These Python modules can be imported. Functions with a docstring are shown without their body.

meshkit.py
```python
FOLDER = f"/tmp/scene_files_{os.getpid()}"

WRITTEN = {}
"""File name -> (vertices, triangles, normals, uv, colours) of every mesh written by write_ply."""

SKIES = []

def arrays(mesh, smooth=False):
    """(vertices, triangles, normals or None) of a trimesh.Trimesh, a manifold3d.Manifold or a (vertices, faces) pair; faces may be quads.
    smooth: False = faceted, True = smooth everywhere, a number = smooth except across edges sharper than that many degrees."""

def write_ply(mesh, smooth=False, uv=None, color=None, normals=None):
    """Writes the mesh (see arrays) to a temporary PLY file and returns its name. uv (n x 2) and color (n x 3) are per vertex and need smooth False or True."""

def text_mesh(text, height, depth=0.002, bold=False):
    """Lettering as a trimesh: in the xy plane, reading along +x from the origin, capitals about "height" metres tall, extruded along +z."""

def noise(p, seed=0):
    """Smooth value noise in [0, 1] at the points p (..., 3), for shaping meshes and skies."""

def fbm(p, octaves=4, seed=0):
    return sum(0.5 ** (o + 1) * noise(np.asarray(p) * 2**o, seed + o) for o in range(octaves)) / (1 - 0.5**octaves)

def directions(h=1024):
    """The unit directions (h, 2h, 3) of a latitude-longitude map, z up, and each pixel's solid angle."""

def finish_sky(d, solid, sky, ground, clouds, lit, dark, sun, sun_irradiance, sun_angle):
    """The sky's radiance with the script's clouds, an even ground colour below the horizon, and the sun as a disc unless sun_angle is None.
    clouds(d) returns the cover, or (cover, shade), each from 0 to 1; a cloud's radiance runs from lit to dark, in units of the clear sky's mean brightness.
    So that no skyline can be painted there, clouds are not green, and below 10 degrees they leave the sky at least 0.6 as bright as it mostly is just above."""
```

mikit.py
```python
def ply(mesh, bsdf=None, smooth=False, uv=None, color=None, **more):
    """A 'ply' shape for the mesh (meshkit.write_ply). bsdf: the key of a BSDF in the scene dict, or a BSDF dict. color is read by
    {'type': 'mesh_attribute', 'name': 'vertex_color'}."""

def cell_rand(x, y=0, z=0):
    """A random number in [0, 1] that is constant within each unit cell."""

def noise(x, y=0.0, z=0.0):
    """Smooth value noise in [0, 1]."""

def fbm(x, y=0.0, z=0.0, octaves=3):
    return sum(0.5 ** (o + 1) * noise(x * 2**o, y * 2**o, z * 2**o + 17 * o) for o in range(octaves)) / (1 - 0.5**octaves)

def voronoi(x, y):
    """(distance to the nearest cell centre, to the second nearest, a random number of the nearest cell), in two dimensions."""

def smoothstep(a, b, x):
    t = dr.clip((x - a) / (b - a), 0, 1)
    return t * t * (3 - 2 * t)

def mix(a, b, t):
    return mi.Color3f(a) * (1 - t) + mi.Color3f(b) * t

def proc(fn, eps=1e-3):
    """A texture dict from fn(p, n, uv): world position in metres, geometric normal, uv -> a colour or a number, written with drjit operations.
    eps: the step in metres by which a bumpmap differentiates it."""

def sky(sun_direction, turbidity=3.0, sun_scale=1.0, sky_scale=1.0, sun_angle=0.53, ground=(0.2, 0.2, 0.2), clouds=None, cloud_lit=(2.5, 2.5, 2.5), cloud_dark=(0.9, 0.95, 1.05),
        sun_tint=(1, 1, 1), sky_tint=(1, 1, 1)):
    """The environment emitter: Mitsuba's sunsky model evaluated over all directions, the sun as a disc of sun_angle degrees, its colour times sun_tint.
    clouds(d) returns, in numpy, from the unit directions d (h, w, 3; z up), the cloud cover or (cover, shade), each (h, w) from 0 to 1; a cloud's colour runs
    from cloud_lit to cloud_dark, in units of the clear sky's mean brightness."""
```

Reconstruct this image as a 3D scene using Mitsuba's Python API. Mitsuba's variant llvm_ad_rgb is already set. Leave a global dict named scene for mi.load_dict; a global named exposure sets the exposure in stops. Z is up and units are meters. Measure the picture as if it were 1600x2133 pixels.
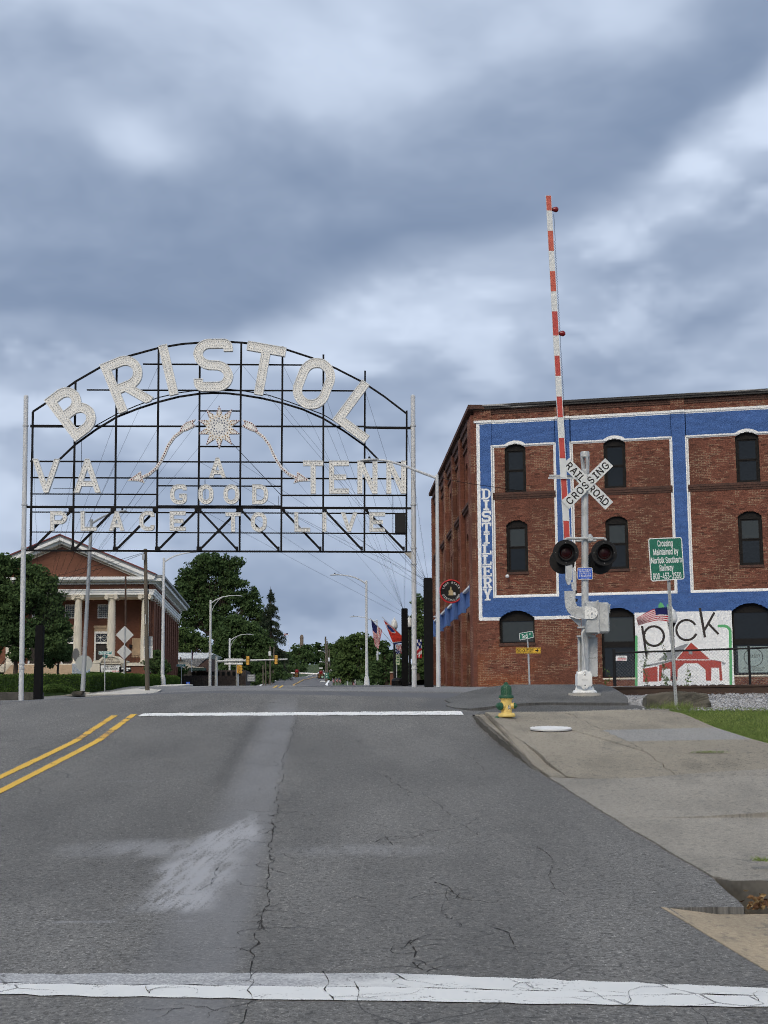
import math, random
import numpy as np, trimesh, shapely, drjit as dr, mitsuba as mi
from shapely.geometry import LineString, Polygon, MultiPolygon, box as sbox, Point
from shapely.ops import unary_union
from scipy.interpolate import PchipInterpolator
import mikit, meshkit
from mikit import proc, noise, fbm, voronoi, cell_rand, smoothstep, mix

random.seed(7)
RNG = np.random.default_rng(7)
scene, labels = {}, {}

# ------------------------------------------------------------------ camera
FPX, ROLL, EYE = 3000.0, .005, np.array([0, 0, 1.6])
PITCH = math.atan((1517 - 1066.5) / FPX)
CP, SP = math.cos(PITCH), math.sin(PITCH)
TR = mi.ScalarTransform4f
fwd = np.array([0, CP, SP])
up = np.array([math.sin(ROLL), -SP * math.cos(ROLL), CP * math.cos(ROLL)])
scene['camera'] = {'type': 'perspective', 'fov': 2 * math.degrees(math.atan(800 / FPX)), 'fov_axis': 'x',
                   'to_world': TR().look_at(origin=EYE.tolist(), target=(EYE + fwd).tolist(), up=up.tolist()),
                   'near_clip': .05, 'far_clip': 6000.0}


def at(px, py, Y):
    """The point at distance Y (metres along the street) that a measurement (px, py) taken on the photograph stands for."""
    px, py = np.asarray(px, float), np.asarray(py, float)
    u, v = (px - 800) / FPX, (1066.5 - py) / FPX
    c, s = math.cos(ROLL), math.sin(ROLL)
    u, v = u * c + v * s, -u * s + v * c
    k = Y / (CP - SP * v)
    return np.stack([u * k, Y + 0 * k, EYE[2] + (SP + CP * v) * k], -1)


# ------------------------------------------------------------------ sky: broken overcast, soft sun high behind the left shoulder
exposure = 1.6


def clouds(d):
    az = np.degrees(np.arctan2(d[..., 0], d[..., 1]))
    el = np.degrees(np.arcsin(np.clip(d[..., 2], -1, 1)))
    q = np.stack([az / 9, el / 4.5, 0 * az], -1)
    w1 = meshkit.fbm(q * .7 + 11, 6, 3) - .5
    w2 = meshkit.fbm(q * .7 + 47, 6, 5) - .5
    a, e = az + 6 * w1, el + 3.0 * w2
    n1 = meshkit.fbm(np.stack([a / 8, e / 3.2, 0 * a], -1) + 5, 5, 9)
    n2 = meshkit.fbm(np.stack([a / 22, e / 9, 0 * a], -1) + 31, 3, 21)

    def blob(x, y, rx, ry, rot=0.0):
        c, s = math.cos(math.radians(rot)), math.sin(math.radians(rot))
        u, v = (a - x) * c + (e - y) * s, -(a - x) * s + (e - y) * c
        return np.exp(-(u / rx) ** 2 - (v / ry) ** 2)
    n3 = meshkit.fbm(np.stack([a / 2.6, e / 1.3, 0 * a], -1) + 77, 5, 33)
    st = lambda p, q, x: (lambda t: t * t * (3 - 2 * t))(np.clip((x - p) / (q - p), 0, 1))
    # one long bank of darker cloud with a firm lower edge that climbs to the right, paler breaks beneath it
    d_ = e - np.interp(a, [-60, -15, -6.7, -1.9, 3.8, 9.5, 12.8, 20, 60], [13, 15.4, 15.9, 18.0, 19.5, 21, 23.6, 28, 36])
    sh = .44 + .40 * st(-.9, 1.0, d_) * np.exp(-(np.maximum(d_ - 1.5, 0) / 4.6) ** 2)
    sh -= .34 * np.exp(-((d_ + 1.7) / 1.5) ** 2) * st(-10, -3, a)
    sh += .52 * (n1 - .5) + .45 * (n2 - .5) + .27 * (n3 - .5)
    sh += .22 * blob(7.5, 18.4, 3.2, .9) + .18 * blob(11.5, 16.3, 3.5, .9) + .24 * blob(-2, 5.2, 5, 1.6) + .15 * blob(9, 11, 6, 1.2)
    sh -= .42 * blob(-10, 22.6, 1.9, .8) + .26 * blob(10.5, 27.5, 4, 1.8) + .22 * blob(-14, 28.5, 5, 1.8) + .14 * blob(-1, 26.5, 5, 2)
    sh -= .12 * blob(-14, 12.5, 6, 1.6) + .14 * blob(0, 3.5, 14, 1.6)
    wisp = st(.38, .74, meshkit.fbm(np.stack([a / 3.0, e / 1.45, 0 * a], -1) + 9, 5, 51))
    sh -= (.36 * wisp - .16) * st(.6, -1.2, d_) * (.45 + .55 * np.exp(-((d_ + 2.2) / 3.5) ** 2))
    sh = .5 + .49 * np.tanh((sh - .48) * 2.5)
    return 1.0 + 0 * az, np.clip(sh, 0, 1)


scene['sky'] = mikit.sky((-.22, -.78, .62), turbidity=3.0, sun_scale=.50, sun_angle=32, clouds=clouds,
                         cloud_lit=(2.72, 3.12, 3.78), cloud_dark=(.66, .94, 1.48), sun_tint=(.90, .97, 1.07), ground=(.16, .16, .16))

# ------------------------------------------------------------------ scene helpers
_count = {}


def uniq(name):
    k = _count[name] = _count.get(name, 0) + 1
    return name if k == 1 else f'{name}_{k - 1:03d}'


def thing(name, label, cat=None, group=None, kind=None):
    key = uniq(name)
    labels[key] = {'label': label}
    for a, b in (('category', cat), ('group', group), ('kind', kind)):
        if b:
            labels[key][a] = b
    return key


def put(key, mesh, bsdf, smooth=False, **kw):
    scene[key] = mikit.ply(mesh, bsdf, smooth, **kw)
    return key


def part(parent, name, mesh, bsdf, smooth=False, label=None, kind=None, **kw):
    key = uniq(parent + '__' + name)
    put(key, mesh, bsdf, smooth, **kw)
    if label or kind:
        labels[key] = {k: v for k, v in (('label', label), ('kind', kind)) if v}
    return key


# ------------------------------------------------------------------ mesh helpers: a mesh is (vertices, triangles)
def join(ms):
    vs, fs, k = [], [], 0
    for v, f in ms:
        vs.append(np.asarray(v, float)); fs.append(np.asarray(f, int) + k); k += len(v)
    return np.vstack(vs), np.vstack(fs)


def tm(m):
    return np.asarray(m.vertices, float), np.asarray(m.faces, int)


BV = np.array([[x, y, z] for x in (-.5, .5) for y in (-.5, .5) for z in (-.5, .5)])
BF = np.array([[0, 1, 3], [0, 3, 2], [4, 6, 7], [4, 7, 5], [0, 4, 5], [0, 5, 1], [2, 3, 7], [2, 7, 6], [0, 2, 6], [0, 6, 4], [1, 5, 7], [1, 7, 3]])


def box(x0, y0, z0, x1, y1, z1):
    return BV * [x1 - x0, y1 - y0, z1 - z0] + [(x0 + x1) / 2, (y0 + y1) / 2, (z0 + z1) / 2], BF


def cbox(x0, y0, z0, x1, y1, z1, c=.02):
    """box with chamfered edges"""
    pts = []
    for i, x in enumerate((x0, x1)):
        for j, y in enumerate((y0, y1)):
            for k, z in enumerate((z0, z1)):
                sx, sy, sz = (1 if i == 0 else -1), (1 if j == 0 else -1), (1 if k == 0 else -1)
                pts += [(x + sx * c, y + sy * c, z), (x + sx * c, y, z + sz * c), (x, y + sy * c, z + sz * c)]
    h = trimesh.convex.convex_hull(np.array(pts))
    return tm(h)


def frame_of(t, upv=(0, 0, 1)):
    t = np.asarray(t, float) / np.linalg.norm(t)
    u = np.asarray(upv, float)
    if abs(np.dot(t, u)) > .95:
        u = np.array([0, 1.0, 0])
    a = np.cross(t, u); a /= np.linalg.norm(a)
    return t, a, np.cross(a, t)


def bar(p, q, w, h, upv=(0, 0, 1)):
    p, q = np.asarray(p, float), np.asarray(q, float)
    t, a, b = frame_of(q - p, upv)
    v = np.array([(p if i == 0 else q) + a * w * sa + b * h * sb for i in (0, 1) for sa in (-.5, .5) for sb in (-.5, .5)])
    return v, BF


def tube(p, q, r0, r1=None, n=10):
    return ptube([p, q], [r0, r0 if r1 is None else r1], n)


def ptube(pts, r, n=8, caps=True):
    p = np.asarray(pts, float)
    r = np.broadcast_to(np.asarray(r, float), (len(p),))
    t = np.gradient(p, axis=0) if len(p) > 2 else np.repeat([p[1] - p[0]], 2, 0)
    t = t / (np.linalg.norm(t, axis=1, keepdims=True) + 1e-12)
    m = t.mean(0)
    ref = np.array([0, 0, 1.0]) if abs(m[2]) < .8 * np.linalg.norm(m) + 1e-9 else np.array([0, 1.0, 0])
    a = np.cross(t, ref); a /= np.linalg.norm(a, axis=1, keepdims=True) + 1e-12
    b = np.cross(t, a)
    g = np.arange(n) * 2 * np.pi / n
    v = (p[:, None] + r[:, None, None] * (np.cos(g)[None, :, None] * a[:, None] + np.sin(g)[None, :, None] * b[:, None])).reshape(-1, 3)
    i, j = np.meshgrid(np.arange(len(p) - 1), np.arange(n), indexing='ij')
    q = np.stack([i * n + j, i * n + (j + 1) % n, (i + 1) * n + (j + 1) % n, (i + 1) * n + j], -1).reshape(-1, 4)
    f = [q[:, [0, 1, 2]], q[:, [0, 2, 3]]]
    if caps:
        k, e = np.arange(1, n - 1), (len(p) - 1) * n
        f += [np.stack([0 * k, k + 1, k], 1), np.stack([0 * k + e, e + k, e + k + 1], 1)]
    return v, np.vstack(f)


def lathe(prof, c=(0, 0, 0), n=20, axis=(0, 0, 1), caps=True):
    """prof: (radius, height) pairs, revolved about the axis through c"""
    axis = np.asarray(axis, float) / np.linalg.norm(axis)
    _, a, b = frame_of(axis, (0, 1, 0) if abs(axis[1]) < .9 else (1, 0, 0))
    g = np.arange(n) * 2 * np.pi / n
    P = np.asarray(prof, float)
    v = np.asarray(c, float) + P[:, 1, None, None] * axis + P[:, 0, None, None] * (np.cos(g)[None, :, None] * a + np.sin(g)[None, :, None] * b)
    i, j = np.meshgrid(np.arange(len(P) - 1), np.arange(n), indexing='ij')
    q = np.stack([i * n + j, i * n + (j + 1) % n, (i + 1) * n + (j + 1) % n, (i + 1) * n + j], -1).reshape(-1, 4)
    k, e = np.arange(1, n - 1), (len(P) - 1) * n
    if not caps:
        return v.reshape(-1, 3), np.vstack([q[:, [0, 1, 2]], q[:, [0, 2, 3]]])
    return v.reshape(-1, 3), np.vstack([q[:, [0, 1, 2]], q[:, [0, 2, 3]], np.stack([0 * k, k, k + 1], 1), np.stack([0 * k + e, e + k + 1, e + k], 1)])


ICO = {k: tm(trimesh.creation.icosphere(subdivisions=k)) for k in (0, 1, 2, 3)}


def ball(c, r, sub=1):
    v, f = ICO[sub]
    return v * np.asarray(r, float) + np.asarray(c, float), f


def polys(g):
    if g.is_empty:
        return []
    return [p for p in getattr(g, 'geoms', [g]) if p.geom_type == 'Polygon' and p.area > 1e-9]


def extr(g, f0, f1):
    """a solid between two mappings of the plane polygon g: f0, f1 take (n, 2) and give (n, 3)"""
    out = []
    for p in polys(g):
        v, f = trimesh.creation.triangulate_polygon(p, engine='earcut')
        v = np.asarray(v)[:, :2]
        n = len(v)
        out.append((np.vstack([f0(v), f1(v)]), np.vstack([f[:, ::-1], f + n])))
        for ring in [p.exterior, *p.interiors]:
            c = np.asarray(ring.coords)[:-1, :2]
            m = len(c); k = np.arange(m); k2 = (k + 1) % m
            out.append((np.vstack([f0(c), f1(c)]), np.vstack([np.stack([k, k2, k2 + m], 1), np.stack([k, k2 + m, k + m], 1)])))
    return join(out)


def pxs(g, Y, depth, lift=0.0):
    """a solid whose front, at distance Y, is the polygon g measured on the photograph"""
    def f0(v):
        return at(v[:, 0], v[:, 1], Y) + [0, -lift, 0]
    return extr(g, f0, lambda v: f0(v) + [0, depth, 0])


def pxbar(x0, y0, x1, y1, w, Y, depth=None, lift=0.0):
    g = LineString([(x0, y0), (x1, y1)]).buffer(w / 2, cap_style='flat')
    return pxs(g, Y, depth if depth else w * Y / FPX, lift)


def pxl(pts, Y):
    return [at(x, y, Y) for x, y in pts]


def flat_text(text, height, depth=.003, sx=1.0, bold=False, width=None):
    """Lettering in the xy plane, centred on the origin; sx condenses it, width fixes its width"""
    m = meshkit.text_mesh(text, height, depth, bold)
    v, f = np.array(m.vertices), np.array(m.faces)
    w = v[:, 0].max() - v[:, 0].min()
    if width:
        sx = width / w
    v[:, 0] = (v[:, 0] - v[:, 0].min() - w / 2) * sx
    v[:, 1] -= height / 2
    return v, f


def placed(m, o, ex, ey, ez):
    v, f = m
    return np.asarray(o, float) + v[:, :1] * np.asarray(ex, float) + v[:, 1:2] * np.asarray(ey, float) + v[:, 2:3] * np.asarray(ez, float), f


def grid(xs, ys, zf):
    X, Yg = np.meshgrid(xs, ys, indexing='ij')
    Z = zf(X, Yg)
    n, m = X.shape
    i, j = np.meshgrid(np.arange(n - 1), np.arange(m - 1), indexing='ij')
    q = np.stack([i * m + j, (i + 1) * m + j, (i + 1) * m + j + 1, i * m + j + 1], -1).reshape(-1, 4)
    return np.stack([X, Yg, Z], -1).reshape(-1, 3), np.vstack([q[:, [0, 1, 2]], q[:, [0, 2, 3]]])


# ------------------------------------------------------------------ materials
def M(name, rgb, rough=.6, metal=0.0, spec=.5, grain=0.0, scale=6.0, dirt=None, stretch=(1, 1, 1)):
    col = {'type': 'rgb', 'value': list(map(float, rgb))}
    if grain:
        lo = np.array(dirt if dirt is not None else np.array(rgb) * .55)

        def fn(p, n, uv, lo=lo, hi=np.array(rgb) * 1.08, g=grain, s=scale, st=stretch):
            t = fbm(p.x * s * st[0] + 3.1, p.y * s * st[1] + 7.7, p.z * s * st[2], 4)
            t2 = noise(p.x * s * 7 * st[0], p.y * s * 7 * st[1], p.z * s * 7 * st[2])
            k = dr.clip((t - .45) * 2.2 + .4 * (t2 - .5), 0, 1) * g
            return mix(mi.Color3f(*hi.tolist()), mi.Color3f(*lo.tolist()), k)
        col = proc(fn)
    scene[name] = {'type': 'twosided', 'bsdf': {'type': 'principled', 'base_color': col, 'roughness': rough, 'metallic': metal, 'specular': spec}}
    return name


def LEAF(name, rgb, rgb2, s=.7):
    a, b = np.array(rgb, float), np.array(rgb2, float)

    def fn(p, n, uv):
        t = dr.clip(noise(p.x * s, p.y * s, p.z * s) * .7 + .5 * noise(p.x * 6, p.y * 6, p.z * 6), 0, 1)
        return mix(mi.Color3f(*a.tolist()), mi.Color3f(*b.tolist()), t)
    scene[name] = {'type': 'principledthin', 'base_color': proc(fn), 'roughness': .55, 'spec_trans': 0.0, 'diff_trans': .5, 'eta': 1.4}
    return name


POLEG = M('mat_pole_grey', (.50, .515, .53), .45, grain=.35, scale=3, dirt=(.34, .345, .35))
WHITE = M('mat_white_paint', (.72, .73, .72), .45, grain=.35, scale=2.5, dirt=(.42, .42, .40))
ENAMEL = M('mat_sign_enamel', (.64, .645, .63), .4, grain=.3, scale=3, dirt=(.52, .52, .49))
PLAINW = M('mat_plain_white', (.74, .755, .76), .5)
GALV = M('mat_galvanised', (.40, .42, .43), .5, .35, grain=.4, scale=5, dirt=(.24, .25, .26))
SILVER = M('mat_silver_paint', (.46, .475, .48), .45, .15, grain=.6, scale=7, dirt=(.22, .22, .21))
STEEL = M('mat_dark_steel', (.009, .009, .010), .7, spec=.15)
BLACK = M('mat_black', (.006, .006, .007), .55, spec=.3)
MATTEB = M('mat_matte_black', (.008, .008, .009), .85, spec=.15)
RUST = M('mat_rusty_steel', (.055, .032, .022), .8, grain=.6, scale=5, dirt=(.025, .017, .014))
RED = M('mat_red_paint', (.42, .045, .035), .5, grain=.35, scale=3, dirt=(.30, .06, .05))
FADED = M('mat_faded_red', (.46, .085, .055), .6, grain=.4, scale=4, dirt=(.5, .17, .10))
REDB = M('mat_sign_red', (.60, .03, .035), .4)
LENS = M('mat_dark_red_lens', (.02, .001, .002), .3, spec=.2)
LAMPR = M('mat_red_lamp', (.20, .008, .012), .2)
GREEN = M('mat_sign_green', (.006, .135, .085), .45)
BLUE = M('mat_sign_blue', (.02, .09, .50), .4)
YELLOW = M('mat_sign_yellow', (.66, .40, .03), .45)
SIGY = M('mat_signal_yellow', (.60, .33, .05), .5)
BULB = M('mat_bulb', (.43, .40, .34), .4)
BULBR = M('mat_bulb_red', (.26, .05, .05), .25)
BULBB = M('mat_bulb_blue', (.05, .08, .2), .25)
BULBY = M('mat_bulb_amber', (.42, .22, .04), .25)
WOOD = M('mat_pole_wood', (.11, .095, .075), .85, grain=.6, scale=3, stretch=(2, 2, .25))
BARK = M('mat_bark', (.055, .042, .032), .9, grain=.5, scale=4)
CONC = M('mat_concrete', (.33, .29, .225), .85, grain=.75, scale=1.1, dirt=(.20, .175, .14))
CONCL = M('mat_light_concrete', (.36, .345, .31), .85, grain=.5, scale=2, dirt=(.25, .24, .21))
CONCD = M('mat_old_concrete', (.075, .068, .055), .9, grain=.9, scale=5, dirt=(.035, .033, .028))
STONE = M('mat_limestone', (.56, .52, .44), .8, grain=.4, scale=1.5, dirt=(.44, .40, .32))
TANB = M('mat_tan_brick', (.38, .29, .20), .85, grain=.4, scale=3)
GLASS = M('mat_dark_glass', (.006, .008, .009), .07, spec=.42)
GLASSB = M('mat_blind_glass', (.040, .048, .050), .12, spec=.3)
FRAME = M('mat_window_frame', (.011, .010, .010), .7, spec=.2)
GLOBE = M('mat_lamp_globe', (.62, .64, .64), .25)
SLATE = M('mat_grey_roof', (.17, .18, .20), .6, grain=.4, scale=1.0)
HYY = M('mat_hydrant_yellow', (.66, .49, .15), .5, grain=.6, scale=16, dirt=(.46, .30, .09))
HYG = M('mat_hydrant_green', (.018, .085, .042), .5, grain=.5, scale=14, dirt=(.03, .06, .035))
SOIL = M('mat_soil', (.05, .04, .028), .95)
FLAG = scene['mat_flag'] = {'type': 'twosided', 'bsdf': {'type': 'diffuse', 'reflectance': {'type': 'mesh_attribute', 'name': 'vertex_color'}}}
FLAG = 'mat_flag'
L_DARK = LEAF('mat_leaf_dark', (.043, .077, .034), (.092, .145, .057))
L_MID = LEAF('mat_leaf_mid', (.046, .085, .032), (.105, .155, .055))
L_LIGHT = LEAF('mat_leaf_light', (.06, .115, .03), (.125, .19, .055))
L_FIR = LEAF('mat_needle', (.028, .045, .030), (.06, .08, .05))
L_HEDGE = LEAF('mat_hedge', (.034, .072, .018), (.095, .155, .036), 1.5)
GRASS = LEAF('mat_grass', (.11, .18, .042), (.24, .29, .10), 1.2)

# ================================================================== GROUND
_P = PchipInterpolator([-80, -30, -5, 5, 16, 27, 30, 33, 36, 60, 100, 106, 114, 130, 160], [-3.2, -2.4, -.96, -.06, .93, 1.92, 2.18, 2.42, 2.56, 3.27, 4.52, 4.64, 4.55, 3.9, 4.0])


def sst(a, b, x):
    t = np.clip((np.asarray(x, float) - a) / (b - a), 0, 1)
    return t * t * (3 - 2 * t)


def gz(x, y):
    x, y = np.asarray(x, float), np.asarray(y, float)
    cross = -.052 * np.maximum(0, -4.3 - x) * sst(22, 34, y) * (1 - sst(66, 88, y))
    return _P(y) + np.maximum(cross, -1.0)


def seam(y):
    return -.60 - .0445 * (y - 4)


def asphalt_fn(p, n, uv):
    x, y = p.x, p.y
    g = noise(x * 55, y * 55)
    g2 = noise(x * 140, y * 140)
    m = fbm(x * 1.5, y * .35, 0, 4)
    b = fbm(x * .5 + 9, y * .22, 0, 3)
    st = smoothstep(.74, .90, noise(x * 75 + 5, y * 75))
    pit = smoothstep(.70, .86, noise(x * 42, y * 42 + 9))
    v = .108 * (.40 + .62 * g + .58 * g2) * (.76 + .48 * m) * (.82 + .36 * b) * (1 + .7 * st) * (1 - .35 * pit)
    col = mi.Color3f(v * 1.03, v * 1.0, v * .94)
    oil = smoothstep(.62, .72, fbm(x * 1.1 + 20, y * .6, 8, 4))
    col = col * (1 - .10 * oil)
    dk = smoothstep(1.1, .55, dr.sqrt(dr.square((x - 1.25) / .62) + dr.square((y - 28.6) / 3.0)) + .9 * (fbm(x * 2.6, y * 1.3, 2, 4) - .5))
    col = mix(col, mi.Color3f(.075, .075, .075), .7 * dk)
    s = -.60 - .0445 * (y - 4)
    wig = .10 * (fbm(y * 2.2, 3.3, 0, 3) - .5) + .05 * (noise(y * 11, 1.0) - .5)
    near = smoothstep(34, 25, y)
    # polished strip left of the joint
    band = smoothstep(-.75, -.35, x - s) * smoothstep(.03, -.12, x - s) * (.35 + .65 * fbm(x * 4, y * .8, 0, 3)) * near
    col = mix(col, mi.Color3f(.165, .166, .172), dr.clip(band * .9, 0, 1))
    # scraped old paint
    warp = .5 * (fbm(x * 2.6, y * 1.3, 4.0, 4) - .5)
    wd = .07 + .155 * dr.clip(14.4 - y, 0, 1.9) - .03 * dr.clip(12.3 - y, 0, 3)
    d1 = dr.abs(x + 1.24 + .11 * dr.clip(14.2 - y, 0, 2) + .6 * warp) / wd
    sc = smoothstep(1.15, .35, d1) * smoothstep(9.75, 10.15, y + warp) * smoothstep(15.2, 13.2, y + 2 * warp)
    d2 = dr.sqrt(dr.square((x + 1.85 + warp) / .95) + dr.square((y - 12.45 + .7 * warp) / .50))
    sc = dr.maximum(sc, .5 * smoothstep(1.2, .3, d2))
    d3 = dr.sqrt(dr.square((x + .2) / .9) + dr.square((y - 12.25 + .5 * warp) / .34))
    sc = dr.maximum(sc, .30 * smoothstep(1.2, .2, d3))
    q = x - .10 * (y - 12)
    scr = .28 * noise(q * 46, y * 3.6) + .34 * noise(x * 110, y * 70) + .55 * fbm(q * 9, y * 2.4, 0, 5)
    sc = sc * dr.clip((scr - .40) * 3.0 + .22, 0, .85)
    col = mix(col, mi.Color3f(.31, .315, .33), dr.clip(sc, 0, 1))
    # ghost of an old line
    gl = smoothstep(.045, .02, dr.abs(y - 9.72 - .02 * x)) * smoothstep(.5, .62, noise(x * 3.1, 5.5)) * smoothstep(-.9, -1.1, x)
    gl2 = smoothstep(.05, .02, dr.abs(y - 16.9)) * smoothstep(.45, .6, noise(x * 2.3, 9.5)) * smoothstep(-.7, -.9, x) * smoothstep(-3.2, -3.0, x)
    col = mix(col, mi.Color3f(.24, .24, .25), dr.clip(gl + gl2, 0, 1) * .7 * g2)
    # dark wheel line and the cracked joint
    wl = smoothstep(.16, .02, dr.abs(x - s + .72)) * smoothstep(14, 19, y) * near
    col = col * (1 - .22 * wl)
    on = smoothstep(.36, .46, fbm(y * .9, 8.8, 0, 2))
    ck = .5 * smoothstep(.012, .003, dr.abs(x - s - wig)) * on * smoothstep(14, 18, y) * near
    wx, wy = x + .35 * (fbm(x * 1.7, y * 1.7, 1, 3) - .5), y + .5 * (fbm(x * 1.7, y * 1.7, 7, 3) - .5)
    a1, a2, _ = voronoi(wx * .62, wy * .42)
    mask = smoothstep(.50, .60, fbm(x * .33 + 2, y * .16, 3, 3)) * smoothstep(33, 22, y)
    ck = dr.maximum(ck, smoothstep(.008, .002, a2 - a1) * mask)
    b1, b2, _ = voronoi(wx * 2.3, wy * 1.5)
    mask2 = smoothstep(.62, .72, fbm(x * .5 + 7, y * .25, 5, 3)) * smoothstep(30, 18, y)
    ck = dr.maximum(ck, .8 * smoothstep(.016, .004, b2 - b1) * mask2)
    col = mix(col, mi.Color3f(.03, .03, .03), dr.clip(ck, 0, 1) * (.55 + .45 * g2))
    # patched strip by the rails, older paler surface beyond
    rx = y + .445 * x
    tar = smoothstep(30.9, 31.2, rx + .3 * (m - .5)) * smoothstep(33.0, 32.6, rx)
    col = mix(col, mi.Color3f(.082, .084, .092), tar * .85)
    pale = smoothstep(33.0, 34.0, rx)
    pv = .16 * (.7 + .5 * fbm(x * .8, y * .5, 0, 4)) * (.8 + .4 * g)
    col = mix(col, mi.Color3f(pv, pv, pv * 1.01), pale)
    pt = smoothstep(72, 72.5, y) * smoothstep(86, 85.5, y) * smoothstep(-5.2, -4.6, x - .05 * (y - 70)) * smoothstep(5, 4.5, x)
    return mix(col, mi.Color3f(.085, .085, .09), pt)


scene['mat_asphalt'] = {'type': 'twosided', 'bsdf': {'type': 'bumpmap', 'arbitrary': proc(lambda p, n, uv: noise(p.x * 60, p.y * 60) + .6 * noise(p.x * 130, p.y * 130)), 'scale': .004,
                                                      'bsdf': {'type': 'principled', 'base_color': proc(asphalt_fn), 'roughness': .7, 'specular': .42}}}


def padcol(p, n, uv):
    g = noise(p.x * 60, p.y * 60)
    m = fbm(p.x * 1.6, p.y * 1.1, 0, 4)
    v = .088 * (.6 + .7 * g) * (.7 + .6 * m)
    return mi.Color3f(v, v, v * .98)


scene['mat_pad_asphalt'] = {'type': 'twosided', 'bsdf': {'type': 'principled', 'base_color': proc(padcol), 'roughness': .85, 'specular': .3}}

_EY = [-80, 7.0, 8.377, 10.03]
_EX = [2.6, 2.32, 2.142, 1.908]


def edge(y):
    """right edge of the asphalt in the approach"""
    y = np.asarray(y, float)
    lo = np.interp(y, _EY, _EX)
    hi = np.interp(y, [10.03, 11.0, 12.2, 14.08, 17.97, 21, 23.8, 25.95], [2.42, 2.442, 2.316, 2.133, 1.813, 1.642, 1.551, 1.56])
    return np.where(y < 10.0301, lo, hi) + .006 * np.sin(y * 5.1) + .004 * np.sin(y * 13.7)


def strip(ys, left, right, zf, nx=16, skirt=.07):
    """sheet between two edges x(y), with a short skirt down the right edge"""
    t = np.linspace(0, 1, nx) ** .7
    X = left(ys)[:, None] * (1 - t) + right(ys)[:, None] * t
    X = np.hstack([X, right(ys)[:, None] + .004])
    Yg = np.repeat(ys[:, None], nx + 1, 1)
    Z = zf(X, Yg); Z[:, -1] -= skirt
    n, m = X.shape
    i, j = np.meshgrid(np.arange(n - 1), np.arange(m - 1), indexing='ij')
    q = np.stack([i * m + j, i * m + j + 1, (i + 1) * m + j + 1, (i + 1) * m + j], -1).reshape(-1, 4)
    return np.stack([X, Yg, Z], -1).reshape(-1, 3), np.vstack([q[:, [0, 1, 2]], q[:, [0, 2, 3]]])


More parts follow.
